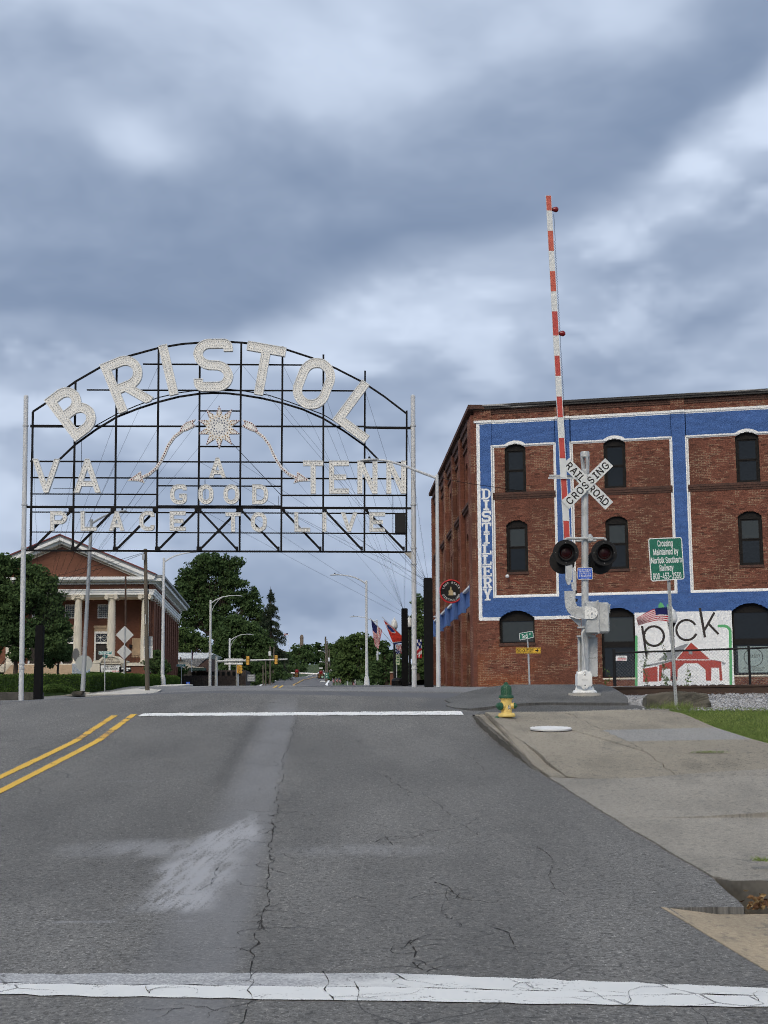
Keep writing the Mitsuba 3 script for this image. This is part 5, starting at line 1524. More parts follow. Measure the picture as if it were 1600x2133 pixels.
# ================================================================== ROADSIDE SIGNS NEAR
def plate_at(corners, Y, depth=.004):
    return pxs(Polygon(corners), Y, depth)


def text_on(parent, text, c_, width_px, h_px, ang, Y, mat, name='sign_text', lift=.006, bold=True):
    """lettering laid on a plate at distance Y; sizes measured on the photograph"""
    s = Y / FPX
    a = math.radians(ang)
    m = flat_text(text, h_px * s, .003, bold=bold, width=width_px * s)
    part(parent, name, placed(m, at(*c_, Y) + [0, -lift, 0], (math.cos(a), 0, math.sin(a)), (-math.sin(a), 0, math.cos(a)), F_), mat)


CSY = 26.45
k = thing('crossing_notice_sign', 'green notice sign with white lettering on a leaning perforated post', 'sign')
gpl = Polygon([(1350, 1121.5), (1420.5, 1118.6), (1426.2, 1206.6), (1356.2, 1211.3)])
gr = gpl.buffer(-5).buffer(5)
part(k, 'plate', pxs(gr, CSY - .06, .004), PLAINW)
part(k, 'green_field', pxs(gr.buffer(-1.9), CSY - .06, .002, .003), GREEN)
pk = k
for tx, c_, w_, h_ in (('Crossing', (1385.3, 1131.5), 32, 12.5), ('Maintained by', (1386.8, 1149), 53, 12.5), ('Norfolk Southern', (1388.2, 1166.5), 64, 12.5), ('Railway', (1388.6, 1182.5), 29, 12.5), ('800-453-2530', (1389.8, 1199.5), 59, 12.5)):
    text_on(pk, tx, c_, w_, h_, 2.6, CSY - .06, PLAINW, lift=.004, bold=True)
pt0, pt1 = at(1409.3, 1486, CSY), at(1387.5, 1122, CSY)
d = pt1 - pt0
part(k, 'post', join([bar(pt0 - d * .03, pt1, .052, .006, (0, 1, 0)), bar(pt0 + [-.024, -.012, 0], pt1 + [-.024, -.012, 0], .006, .03, (0, 1, 0)), bar(pt0 + [.024, -.012, 0], pt1 + [.024, -.012, 0], .006, .03, (0, 1, 0))]), GALV)
hl = [pt0 + d * u + [0, -.005, 0] for u in np.linspace(.02, .72, 88)]
part(k, 'post_holes', join([lathe([(0, 0), (.0055, 0), (.0055, .003), (0, .003)], h_, 6, (0, -1, 0)) for h_ in hl]), BLACK)

TSY = 53.0
k = thing('street_name_sign', 'tilted green 3rd St blade over a yellow no outlet plate on one thin post', 'street sign')
p0, p1, p2 = at(1103.8, 1436, TSY), at(1100.5, 1352, TSY), at(1097.5, 1318, TSY)
part(k, 'post', join([tube(p0 - [0, 0, .3], p1, .034, n=8), tube(p1, p2, .026, n=8)]), GALV)
bl = Polygon([(1081.0, 1319), (1110.2, 1314.2), (1111.8, 1328), (1083, 1333.8)]).buffer(-1.5).buffer(1.5)
b_ = part(k, 'name_blade', pxs(bl, TSY - .06, .004), PLAINW)
part(b_, 'green_field', pxs(bl.buffer(-.9), TSY - .06, .002, .003), GREEN)
text_on(b_, '3rd', (1093, 1325.0), 11.8, 8.2, 9, TSY - .06, PLAINW)
text_on(b_, 'ST', (1104.3, 1320.6), 4, 3.6, 9, TSY - .06, PLAINW)
yl = sbox(1074.8, 1349.2, 1127, 1361.2).buffer(-1).buffer(1)
b_ = part(k, 'no_outlet_plate', pxs(yl, TSY - .06, .004), YELLOW)
part(b_, 'border', pxs(yl.buffer(-.6).difference(yl.buffer(-1.3)), TSY - .06, .002, .003), BLACK)
text_on(b_, 'NO OUTLET', (1094.8, 1355.2), 34, 6.4, 0, TSY - .06, BLACK)
part(b_, 'arrow', pxs(Polygon([(1115, 1354), (1118.4, 1354), (1118.4, 1351.2), (1122.6, 1355), (1118.4, 1358.8), (1118.4, 1356.2), (1115, 1356.2)]), TSY - .06, .002, .004), BLACK)

# concrete block
cb = Polygon([(1347, 1484), (1347.5, 1449), (1353, 1446), (1385, 1441.5), (1412, 1440), (1447, 1441.5), (1472, 1444), (1476, 1449), (1484, 1481), (1480, 1490), (1350, 1490)])
CBY = 26.75
fa = lambda v: at(v[:, 0], v[:, 1], CBY)
v_, f_ = extr(cb.segmentize(4), fa, lambda v: fa(v) * [1, 1, 1] + [.02, .55, -.05])
tmp = trimesh.Trimesh(v_, f_, process=True)
for _ in range(3):
    tmp = tmp.subdivide()
vv = np.array(tmp.vertices)
nn_ = (meshkit.fbm(vv * 9, 4, 5) - .5) * .05 + (meshkit.noise(vv * 45, 8) - .5) * .02
vv += tmp.vertex_normals * nn_[:, None]
k = thing('concrete_block', 'squat mossy dark concrete block on the gravel behind the green sign post', 'concrete block')
put(k, (vv, tmp.faces), M('mat_block', (.115, .105, .085), .95, grain=1.0, scale=7, dirt=(.035, .034, .026)), True)

# chain link fence, parallel to the rails
FD = TD
F0 = at(1279, 1358, 43.0)
FZ = F0[2]
FN_ = thing('chain_link_fence', 'black chain link fence with dark top rail before the brick wall', 'fence')
fp = lambda t, z: F0 * [1, 1, 0] + FD * t + [0, 0, z]
FB = FZ - 1.28
for t in (0, 3.95, 7.9):
    part(FN_, 'post', join([tube(fp(t, FB - .1), fp(t, FZ + .06), .036 if t else .05, n=10), ball(fp(t, FZ + .07), (.045, .045, .03))]), BLACK)
part(FN_, 'top_rail', tube(fp(0, FZ - .03), fp(9, FZ + .04), .028, n=8), BLACK)
part(FN_, 'bottom_rail', tube(fp(0, FB + .05), fp(9, FB + .05), .02, n=8), BLACK)
wv = []
g = .10
for sgn in (1, -1):
    for i in range(-14, 92):
        t0 = i * g
        a, b = (t0, FB + .06), (t0 + 1.24, FZ - .04)
        if sgn < 0:
            a, b = (t0, FZ - .04), (t0 + 1.24, FB + .06)
        lo, hi = max(0.05, a[0]), min(9, b[0])
        if hi - lo < .03:
            continue
        zz = lambda t: a[1] + (b[1] - a[1]) * (t - a[0]) / (b[0] - a[0])
        wv.append(tube(fp(lo, zz(lo)) + [0, sgn * .003, 0], fp(hi, zz(hi)) + [0, sgn * .003, 0],   .0026, n=3))
part(FN_, 'wire_mesh', join(wv), M('mat_wire', (.22, .23, .24), .5), kind='stuff')
k = thing('fence_plate', 'small white notice plate wired to the chain link fence', 'sign')
pc_ = (1294.8, 1371.2)
put(k, pxs(sbox(1283, 1366, 1306.4, 1376.8).buffer(-1).buffer(1), 42.6, .004), PLAINW)
for i, (tx, w_) in enumerate((('WARNING', 14), ('NO TRESPASSING', 18), ('VIOLATORS PROSECUTED', 19))):
    text_on(k, tx, (1295.5, 1368.8 + 3 * i), w_, 1.7, 1, 42.6, REDB if i else MK)


def weed(px, pyb, pyt, Y, lean, seed, label, n=34):
    r = np.random.default_rng(seed)
    k = thing('vine', label, 'plant')
    a, b = at(px, pyb, Y), at(px + lean, pyt, Y)
    t = np.linspace(0, 1, 9)
    path = a + (b - a) * t[:, None] + np.stack([.06 * np.sin(t * 9 + seed), 0 * t, 0 * t], 1)
    part(k, 'stem', ptube(path, np.linspace(.010, .004, 9), 5), M('mat_stem', (.06, .07, .02), .8) if 'mat_stem' not in scene else 'mat_stem')
    vs = []
    for i in range(n):
        u = r.random() ** 1.1 * .95 + .03
        c_ = np.array([np.interp(u, t, path[:, q]) for q in range(3)])
        s = r.uniform(.03, .075) * (1.2 - .6 * u)
        d1 = r.normal(size=3); d1 /= np.linalg.norm(d1); d2 = np.cross(d1, r.normal(size=3)); d2 /= np.linalg.norm(d2)
        c_ = c_ + r.normal(0, .05, 3)
        vs.append((np.array([c_ - d1 * s, c_ + d2 * s * .45, c_ + d1 * s, c_ - d2 * s * .45]), np.array([[0, 1, 2], [0, 2, 3]])))
    part(k, 'leaf_sprays', join(vs), L_LIGHT)


weed(1346, 1432, 1330, 42.7, 0, 1, 'thin weedy vine climbing the fence left of the green sign post', 60)
weed(1389, 1432, 1336, 42.5, -9, 2, 'leafy vine on the fence close beside the sign post', 80)
weed(1434, 1432, 1384, 42.3, 2, 3, 'short dry vine on the fence before the painted barn door', 26)
weed(1265, 1430, 1392, 43.2, 2, 4, 'small weed left of the fence end post', 18)

# weeds and leaf litter in the driveway
r = np.random.default_rng(11)


def tuft(key, c_, rad, n, h0, h1, mat, flat=.4):
    vs = []
    for i in range(n):
        a = r.uniform(0, 6.28); q = rad * r.random() ** .6
        b = np.array(c_) + [q * math.cos(a), q * math.sin(a) * flat, 0]
        hh = r.uniform(h0, h1); w = r.uniform(.004, .008)
        t_ = b + [r.normal(0, .04), r.normal(0, .03), hh]
        d_ = np.array([math.cos(a + 1.5), math.sin(a + 1.5), 0]) * w
        vs.append((np.array([b - d_, b + d_, t_]), np.array([[0, 1, 2]])))
    put(key, join(vs), mat)


tuft(thing('weed_tuft', 'small green weed in the driveway crack by the kerb', 'weed', kind=None), (2.88, 11.25, PL(0, 11.25) + .085), .10, 60, .015, .045, GRASS, .8)
tuft(thing('weed_tuft', 'green weeds round the foot of the green sign post', 'weed'), (5.25, 26.38, PL(0, 26.4) + .06), .55, 260, .05, .18, GRASS, .25)
tuft(thing('weed_tuft', 'line of weeds in the sidewalk joint right of the patch slab', 'weed'), (4.15, 18.68, PL(0, 18.68) + .1), .28, 160, .01, .03, GRASS, .1)
LK = [M('mat_dry_leaf', (.19, .10, .04), .8), M('mat_pale_leaf', (.36, .25, .12), .8), M('mat_brown_leaf', (.085, .04, .018), .85)]
for i in range(46):
    c_ = np.array([2.56 + r.normal(0, .05), 10.12 + r.normal(0, .05), 0])
    c_[2] = float(PL(0, c_[1])) - .02 + abs(r.normal(0, .035))
    s = r.uniform(.018, .045)
    d1 = r.normal(size=3) * [1, 1, .6]; d1 /= np.linalg.norm(d1); d2 = np.cross(d1, r.normal(size=3)); d2 /= np.linalg.norm(d2)
    m_ = c_ + np.cross(d1, d2) * s * .25
    key = thing('dead_leaf', 'dry curled leaf in the brown heap by the kerb', 'leaf', 'leaves heaped by the kerb')
    put(key, (np.array([c_ - d1 * s, c_ + d2 * s * .5, c_ + d1 * s, c_ - d2 * s * .5, m_]), np.array([[0, 1, 4], [1, 2, 4], [2, 3, 4], [3, 0, 4]])), LK[i % 3])


# ================================================================== FLAGS
def us(u, v):
    """u along the stripes from the hoist, v down"""
    if u < .4 and v < 7 / 13:
        i, j = int(u / .4 * 11), int(v / (7 / 13) * 9)
        return (.62, .62, .66) if (i + j) % 2 == 0 and i % 1 == 0 and (int(u / .4 * 33) % 3 == 1 and int(v / (7 / 13) * 27) % 3 == 1) else (.022, .026, .10)
    return (.40, .028, .04) if int(v * 13) % 2 == 0 else (.64, .62, .62)


def tenn(u, v):
    if u > .93:
        return (.02, .03, .13)
    if u > .905:
        return (.6, .6, .62)
    d = math.hypot((u - .25) * 1.6, v - .3)
    if d < .27:
        return (.02, .03, .13) if d < .24 else (.62, .62, .64)
    return (.42, .04, .03)


def cloth(parent, h1, h2, f1, f2, Y, col, nu=40, nv=26, amp=.06, fold=2.2, sag=0.0, name='cloth'):
    """flag cloth between hoist (h1 top, h2 bottom) and fly (f1, f2), measured corners, gently rippled"""
    H1, H2, F1, F2 = at(*h1, Y), at(*h2, Y), at(*f1, Y), at(*f2, Y)
    vs, fs, cs = [], [], []
    us_, vs_ = np.linspace(0, 1, nu + 1), np.linspace(0, 1, nv + 1)

    def pos(u, v):
        p = (H1 * (1 - v) + H2 * v) * (1 - u) + (F1 * (1 - v) + F2 * v) * u
        return p + [0, amp * math.sin(u * fold * 6.28 + v * 2.2) * (u + .15), sag * math.sin(u * 3.14) + .35 * amp * math.sin(u * fold * 6.28 + 1.2 + v) * u]
    for i in range(nu):
        for j in range(nv):
            k0 = len(vs)
            vs += [pos(us_[i + a], vs_[j + b]) for a, b in ((0, 0), (1, 0), (1, 1), (0, 1))]
            c_ = col((us_[i] + us_[i + 1]) / 2, (vs_[j] + vs_[j + 1]) / 2)
            cs += [c_] * 4
            fs += [[k0, k0 + 1, k0 + 2], [k0, k0 + 2, k0 + 3]]
    part(parent, name, (np.array(vs), np.array(fs)), FLAG, False, color=np.array(cs))


def lamp_post(px, ytop, ybase, Y, label, base_w=.0):
    k = thing('lamp_post', label, 'lamp post')
    b, t = at(px, ybase, Y), at(px, ytop, Y)
    g = .62
    z0 = t[2] - g
    part(k, 'post', join([tube(b - [0, 0, .5], [b[0], Y, z0 - .1], .075, .06, 12), lathe([(.075, 0), (.11, .02), (.11, .08), (.075, .14)], b + [0, 0, .35], 12), lathe([(.06, -.12), (.10, -.06), (.13, 0), (.14, .03)], [b[0], Y, z0], 14)]), BLACK, 40)
    part(k, 'globe', lathe([(.13, .03), (.19, .10), (.20, .22), (.165, .38), (.13, .44), (.10, .46)], [b[0], Y, z0], 18), GLOBE, 40)
    part(k, 'cap', lathe([(.15, .43), (.14, .47), (.06, .55), (.035, .60), (.02, .64), (0, .66)], [b[0], Y, z0], 14), GLOBE, 40)
    return k, np.array([b[0], Y, z0])


LPA, _ = lamp_post(822.2, 1287.5, 1440, 80, 'black lamp post with white globe behind the red flag')
LPB, _ = lamp_post(854.0, 1284, 1440, 78, 'black lamp post with white globe behind the right sign pole')
LPC, _ = lamp_post(1405, 1264, 1436, 52.5, 'black lamp post with clear globe before the painted mural')


def staff(key, a, b, Y):
    part(key, 'staff', tube(at(*a, Y), at(*b, Y), .016, n=6), GALV)


k = thing('flag', 'US flag hanging from an angled staff left of the red flag', 'flag')
staff(k, (771.5, 1288), (820, 1343), 80)
cloth(k, (773, 1291), (796, 1312), (780.5, 1345), (788.5, 1351.5), 80, us, amp=.05, fold=1.2)
k = thing('flag', 'red state flag with blue fly hanging from an angled staff', 'flag')
staff(k, (795.5, 1285), (853, 1339), 78)
cloth(k, (799, 1291), (834, 1321), (820, 1343), (849.5, 1337.5), 78, tenn, amp=.05, fold=.9)
k = thing('flag', 'US flag streaming left from the lamp post before the mural', 'flag')
staff(k, (1391, 1262), (1396.5, 1340), 52.2)
cloth(k, (1392, 1265), (1394, 1295), (1324.5, 1288), (1330.5, 1304.5), 52.2, us, amp=.10, fold=.8, sag=.12)
k = thing('banner', 'starred red white and blue banner right of the white sign pole', 'banner')
part(k, 'bracket', join([pxbar(854, 1331.5, 880, 1331.5, .8, 78, .03), pxbar(854, 1371.5, 880, 1371.5, .8, 78, .03)]), BLACK)


def ban(u, v):
    if v > .8:
        return (.42, .03, .03) if (u - .45) ** 2 + ((v - .88) * 1.6) ** 2 > .02 else (.6, .6, .6)
    if v > .48:
        return (.62, .6, .6) if int((u * 1.2 + v * 5)) % 2 == 0 else (.40, .04, .05)
    return (.62, .62, .64) if (math.sin(u * 9 + v * 13) + math.sin(v * 21 - u * 7) > .3) else (.02, .03, .13)


cloth(k, (868.2, 1332), (868.2, 1371), (879, 1332), (879, 1371), 78, ban, 16, 40, amp=.02)
k = thing('banner', 'small star and stripe banner under the red flag', 'banner')


def ban2(u, v):
    if v > .5 + .5 * (u - .15) and u < .75:
        return (.62, .62, .66) if (int(u * 12) + int(v * 12)) % 4 == 0 else (.02, .03, .14)
    return (.62, .6, .6) if int((u - .35 * v) * 9 + 9) % 2 == 0 else (.35, .03, .05)


part(k, 'bracket', pxbar(823, 1342.5, 838, 1342.5, .8, 79.6, .03), BLACK)
cloth(k, (825, 1343), (825, 1362.5), (837.8, 1343), (837.8, 1361), 79.6, ban2, 18, 20, amp=.01)
k = thing('parking_sign', 'narrow pale green parking sign on a thin post below the banner', 'sign')
part(k, 'plate', pxs(sbox(824.8, 1362.8, 832.8, 1384.8), 79, .01), M('mat_pale_green', (.50, .58, .38), .5))
for yy in (1368, 1373, 1378.5):
    part(k, 'print', pxs(sbox(826, yy, 831.5, yy + 2.4), 79, .003, .004), M('mat_print_green', (.06, .2, .08), .6) if 'mat_print_green' not in scene else 'mat_print_green')
part(k, 'post', tube(at(826, 1440, 79.1), at(826.5, 1364, 79.1), .03, n=6), GALV)
k = thing('trash_can', 'black slatted litter bin at the foot of the left lamp post', 'bin')
tc = at(829, 1437, 77)
part(k, 'body', join([lathe([(.26, 0), (.30, .1), (.30, .62), (.33, .66)], tc - [0, 0, .2], 18)]), BLACK, 40)
part(k, 'slats', join([bar(tc + [.315 * math.cos(a), .315 * math.sin(a), -.1], tc + [.33 * math.cos(a), .33 * math.sin(a), .45], .05, .015, (math.cos(a), math.sin(a), 0)) for a in np.linspace(0, 6.28, 17)[:-1]]), STEEL)
part(k, 'hood', lathe([(.34, .46), (.30, .56), (.2, .62), (.12, .62)], tc, 16), BLACK, 40)

# ================================================================== STREET LAMPS, POLES, SIGNS
def street_lamp(label, Y, base, top, arm, head, r0=.11, brace=None, base_cap=True, mat=None):
    mat = mat or POLEG
    k = thing('street_lamp', label, 'street lamp')
    b, t = at(*base, Y), at(*top, Y)
    part(k, 'pole', join([tube(b - [0, 0, .6], t, r0, r0 * .68, 14), ball(t, r0 * .72)]), mat, 40)
    part(k, 'arm', ptube(pxl(arm, Y), np.linspace(.055, .035, len(arm)), 8), mat, 40)
    if brace:
        part(k, 'brace', ptube(pxl(brace, Y), .025, 6), mat, 40)
    a, e = at(*head[0], Y), at(*head[1], Y)
    m = (a + e) / 2
    L = np.linalg.norm(e - a) / 2
    d = (e - a) / (2 * L)
    v, f = ICO[2]
    v = v * [L, .15, .065]
    v[:, 2] = np.where(v[:, 2] < -.02, -.02 + (v[:, 2] + .02) * .3, v[:, 2])
    part(k, 'luminaire', (m + v[:, :1] * d + v[:, 1:2] * np.array([0, 1.0, 0]) + v[:, 2:3] * np.cross(d, [0, -1.0, 0]) * (-1 if np.cross(d, [0, -1.0, 0])[2] < 0 else 1), f), SILVER, 50)
    part(k, 'photocell', join([tube(m + [0, 0, .05], m + [0, 0, .14], .045, .04, 8)]), BLACK)
    if base_cap:
        part(k, 'base_cover', lathe([(r0 * 1.9, -.3), (r0 * 1.9, .06), (r0 * 1.7, .12), (r0 * 1.55, .45), (r0 * 1.2, .62), (r0, .68)], b, 10), mat, 30)
    return k


k = street_lamp('tall white street lamp standing against the brick corner with its arm over the arched sign', 52, (913.3, 1440), (910.2, 991), [(910.2, 996), (880, 985), (845, 971), (812, 961), (796, 958.5), (788, 958.5)], ((749, 960), (790, 957.5)), .085, base_cap=False)
part(k, 'service_wire', ptube([at(915, 995, 52), W(1.0, 11.35, .2) * .5 + at(915, 995, 52) * .5 - [0, 0, .1], W(1.9, 11.05, .2)], .010, 4), STEEL)
street_lamp('grey leaning street lamp before the brick church portico', 64, (171, 1450), (190.5, 1084), [(190.3, 1091), (203, 1083), (217, 1075), (232, 1069), (246, 1066.5)], ((243, 1066.5), (266, 1065)), .105, base_cap=False, mat=GALV)
street_lamp('white street lamp at the church corner with its arm behind the sign truss', 98, (338.3, 1427), (341.6, 1164), [(342, 1171), (352, 1164), (364, 1158), (380, 1153.5), (396, 1151)], ((394, 1151.2), (416, 1149)), .125)
street_lamp('white street lamp with braced double arm before the tall dark tree', 135, (437, 1445), (438.7, 1252), [(439, 1257), (449, 1250), (462, 1244), (478, 1241), (491, 1240.5)], ((489, 1240.5), (505, 1242)), .15, [(440.5, 1275), (446, 1262), (456, 1249), (466, 1243)], False)
street_lamp('smaller white street lamp with braced arm farther down the street', 190, (478, 1450), (478.7, 1331), [(479, 1335), (488, 1328), (500, 1323), (513, 1321)], ((511, 1321), (529, 1322)), .17, [(480, 1347), (485, 1336), (494, 1326), (502, 1322.5)], False)
street_lamp('low white street lamp with short arm just right of the signal post', 230, (507, 1445), (507.3, 1378), [(507.5, 1384), (514, 1380), (522, 1375), (532, 1372.6)], ((529, 1372.8), (549, 1371.6)), .14, None, False)
street_lamp('white street lamp right of the road with its base on a pale kerb', 100, (764, 1429), (763.2, 1211), [(763, 1216), (752, 1209), (740, 1203), (724, 1199), (706, 1197.3)], ((687, 1198.3), (708, 1196.8)), .115)
street_lamp('white street lamp behind the US flag', 160, (787.5, 1420), (785.3, 1292), [(785.3, 1296), (772, 1291), (758, 1286), (744, 1284)], ((728, 1285.3), (746, 1283.8)), .12, None, False)
street_lamp('thin far street lamp half hidden behind the green trees on the right', 215, (789, 1400), (788.5, 1325), [(788.5, 1328), (778, 1326.5), (768, 1325.5), (760, 1325.2)], ((750.5, 1326), (762, 1324.8)), .12, None, False)


def small_lamp(label, Y, arm, head):
    k = thing('street_lamp', label, 'street lamp')
    part(k, 'arm', ptube(pxl(arm, Y), .028, 6), GALV)
    a, e = at(*head[0], Y), at(*head[1], Y)
    part(k, 'luminaire', cbox(a[0], Y - .2, a[2] - .05, e[0], Y + .2, a[2] + .09, .04), PLAINW)


def wood_pole(label, Y, base, top, r0, r1, extra=None):
    k = thing('utility_pole', label, 'utility pole')
    part(k, 'pole', tube(at(*base, Y) - [0, 0, .6], at(*top, Y), r0, r1, 10), WOOD, 40)
    return k


k = wood_pole('tall weathered wooden utility pole before the church corner', 75, (308, 1446), (302.8, 1143.5), .125, .09)
part(k, 'transformer', join([lathe([(.07, 0), (.075, .02), (.075, .26), (.05, .30), (0, .31)], at(298.8, 1166, 74.8), 12)]), GALV, 40)
part(k, 'insulator_bracket', join([pxbar(296, 1151, 303, 1154, 1, 74.8, .05), pxbar(300.5, 1169, 300.8, 1174, .7, 74.8, .03)]), STEEL)
part(k, 'service_wire', join([ptube([at(297, 1152, 75), at(250, 1166, 78), at(170, 1185, 84), at(120, 1200, 90)], .012, 4), ptube([at(297, 1154, 75), at(240, 1176, 78), at(150, 1200, 84), at(90, 1218, 90)], .012, 4)]), STEEL)
part(k, 'cable_guard', pxbar(303.2, 1280, 303.4, 1300, 1.3, 74.8, .04), SILVER)
part(k, 'plate', pxs(sbox(299.2, 1325.5, 318, 1345.5), 75.3, .01), GALV, label='grey back of a square sign fixed to the pole')
part(k, 'plate', pxs(sbox(299.7, 1346, 318, 1371).buffer(-1).buffer(1), 75.3, .01), WHITE, label='white back of a taller sign fixed to the pole')
k = thing('steel_pole', 'thin rusty brown steel pole behind the two diamond sign backs', 'pole')
put(k, tube(at(261.4, 1436, 90), at(261.8, 1200.5, 90), .055, n=8), RUST)
for lab, Y, b, t, r_ in (('leaning wooden pole under the conifer', 215, (567, 1450), (571, 1347.5), .14), ('pale wooden pole with a transformer under the conifer', 205, (563, 1450), (562.8, 1346), .14),
                         ('thin wooden pole on the slope under the far flag', 260, (592.8, 1408), (594, 1355.5), .10), ('short grey pole left of the conifer poles', 170, (548.5, 1450), (547.9, 1385.5), .10), ('thin metal pole behind the short grey pole', 180, (554, 1450), (553.2, 1377), .09),
                         ('tallest wooden pole on the right of the distant road', 230, (679.5, 1445), (678.2, 1326), .15), ('second wooden pole close behind the tallest distant one', 240, (683, 1445), (681.5, 1335), .14), ('third wooden pole with transformer on the distant right', 250, (688, 1445), (686, 1352), .14)):
    k = wood_pole(lab, Y, b, t, r_, r_ * .75)
    if 'transformer' in lab:
        x, y = (562, 1361.5) if b[0] < 600 else (685, 1374)
        part(k, 'transformer', lathe([(.17, -.3), (.19, -.28), (.19, .3), (0, .34)], at(x, y, Y - .3), 10), PLAINW, 40)
    if 'tallest wooden pole on the right' in lab:
        part(k, 'crossarm', join([pxbar(675, 1331, 682, 1331.5, .8, Y, .1), pxbar(676, 1335, 681, 1335.5, .8, Y, .1)]), WOOD)
small_lamp('far lamp head on the left of the distant poles', 228, [(678, 1359), (672, 1356.5), (668, 1356)], ((662.5, 1356), (669, 1356)))
small_lamp('curved lamp arm at mid height of the distant poles', 232, [(683, 1384), (680, 1380.5), (674, 1379), (670, 1379)], ((665, 1379), (671, 1379)))
small_lamp('lowest curved lamp arm beside the grassy bend', 180, [(692, 1427), (688, 1422), (682, 1420.3), (676, 1420)], ((667, 1420), (677, 1420)))


def round_plate(k, c_, r_, Y, n, mat, squash=1.0):
    a = np.linspace(0, 2 * np.pi, n + 1)[:-1] + np.pi / n
    part(k, 'plate', pxs(Polygon([(c_[0] + r_ * squash * math.cos(q), c_[1] + r_ * math.sin(q)) for q in a]), Y - .05, .008), mat)


def post(k, px, py0, py1, Y, r_=.032, mat=None, px1=None):
    part(k, 'post', tube(at(px, py0, Y) - [0, 0, .4], at(px1 if px1 else px, py1, Y), r_, n=6), mat or GALV)


k = thing('stop_sign', 'dark grey back of an eight-sided stop sign left of the leaning lamp', 'sign')
round_plate(k, (158.3, 1364), 14.2, 85, 8, M('mat_sign_back', (.11, .115, .12), .55, .3), .55); post(k, 158.5, 1440, 1350, 85)
k = thing('round_sign', 'pale grey back of a round warning sign behind the leaning lamp', 'sign')
round_plate(k, (175, 1381.5), 17.3, 80, 32, M('mat_sign_back_pale', (.36, .38, .37), .5, .25)); post(k, 177, 1444, 1366, 80.2)
k = thing('diamond_sign', 'two pale diamond sign backs, one above the other, on a thin post', 'sign')
for c_, h_ in (((259.7, 1322.5), 18.8), ((258.8, 1358.2), 15.8)):
    part(k, 'plate', pxs(Polygon([(c_[0], c_[1] - h_), (c_[0] + h_, c_[1]), (c_[0], c_[1] + h_), (c_[0] - h_, c_[1])]).buffer(-.8).buffer(.8), 84.9, .008), M('mat_sign_back_white', (.50, .51, .50), .5, .1) if 'mat_sign_back_white' not in scene else 'mat_sign_back_white')
post(k, 258.2, 1436, 1307, 84.8, .03, None, 259.7)
TEAL = M('mat_street_teal', (.02, .19, .17), .45)


def street_name(label, Y, x0, x1, y0, y1, base, px):
    k = thing('street_name_sign', label, 'street sign')
    b_ = part(k, 'name_blade', pxs(sbox(x0, y0, x1, y1), Y, .005), PLAINW)
    part(b_, 'green_field', pxs(sbox(x0 + .8, y0 + .8, x1 - .8, y1 - .8), Y, .003, .004), TEAL)
    return k, b_


k, b_ = street_name('teal street name blades on a post in front of the church letterboard', 78, 205.6, 233.5, 1356.2, 1363.6, 0, 219)
text_on(b_, 'WASHINGTON', (217.5, 1360), 19, 3.6, 0, 78, PLAINW, 'blade_text', .008)
text_on(b_, 'ST', (229.5, 1359), 3.4, 2.6, 0, 78, PLAINW, 'blade_text', .008)
part(k, 'cross_blade', pxs(Polygon([(213, 1364.5), (225.5, 1364.5), (223, 1370.5), (216, 1370.5)]), 78.1, .01), TEAL)
post(k, 218.2, 1444, 1364, 78, .03)
k, b_ = street_name('far teal street name sign right of the church', 140, 368, 386.8, 1383.2, 1388.8, 0, 378)
text_on(b_, 'STATE ST', (377, 1386), 13, 2.4, 0, 140, PLAINW, 'blade_text', .01)
part(k, 'cross_blade', pxs(sbox(375, 1389.5, 380.5, 1392.5), 140.1, .01), TEAL)
post(k, 378, 1440, 1389, 140, .05)
k = thing('stop_sign', 'white back of a stop sign standing right of the church corner lamp', 'sign')
round_plate(k, (355.4, 1374), 9.4, 150, 8, PLAINW, .66); post(k, 355.8, 1425, 1366, 150, .05)

# traffic signals
def signal(parent, c_, w, h, Y, front, lit=None):
    a, b = at(c_[0] - w / 2, c_[1] + h / 2, Y), at(c_[0] + w / 2, c_[1] - h / 2, Y)
    k = part(parent, 'signal_head', cbox(a[0], Y - .1, a[2], b[0], Y + .12, b[2], .03), front)
    return k, a, b


k = thing('traffic_signal', 'grey mast arm with two amber signal backs over the road', 'traffic signal')
part(k, 'pole', tube(at(450.4, 1450, 135), at(450.6, 1367.5, 135), .16, .13, 10), GALV, 40)
part(k, 'mast_arm', tube(at(452, 1377.8, 135), at(599, 1373.4, 135), .12, .07, 8), GALV, 40)
for x, y0, y1 in ((516.3, 1366.8, 1385.4), (575.2, 1365.2, 1383.6)):
    s, a, b = signal(k, (x, (y0 + y1) / 2), 6.4, y1 - y0, 134.7, SIGY)
    for i in (1, 2):
        z = a[2] + (b[2] - a[2]) * i / 3
        part(s, 'seam', box(a[0] - .005, 134.58, z - .012, b[0] + .005, 134.84, z + .012), BLACK)
    part(s, 'backplate', box(a[0] - .05, 134.85, a[2] - .05, b[0] + .05, 134.87, b[2] + .05), BLACK)
for y0, y1 in ((1371.9, 1377.2), (1380.5, 1384.2)):
    kk = thing('road_sign', 'white horizontal sign back hung ' + ('above' if y0 < 1375 else 'below') + ' the mast arm', 'sign')
    put(kk, pxs(sbox(467.2, y0, 506, y1), 136.5, .02), PLAINW)
    part(kk, 'bracket', pxbar(486, 1370, 486, 1385, .8, 136.7, .03), GALV)
k = thing('traffic_signal', 'amber signal heads on a short grey post', 'traffic signal')
part(k, 'post', tube(at(494.6, 1450, 150), at(494.8, 1386, 150), .16, n=8), GALV)
s = part(k, 'signal_head', pxs(sbox(493.3, 1384.5, 497, 1402.5), 149.6, .3), SIGY)
s = part(k, 'signal_head', pxs(sbox(497.6, 1385, 503.2, 1403.5), 149.5, .3), SIGY)
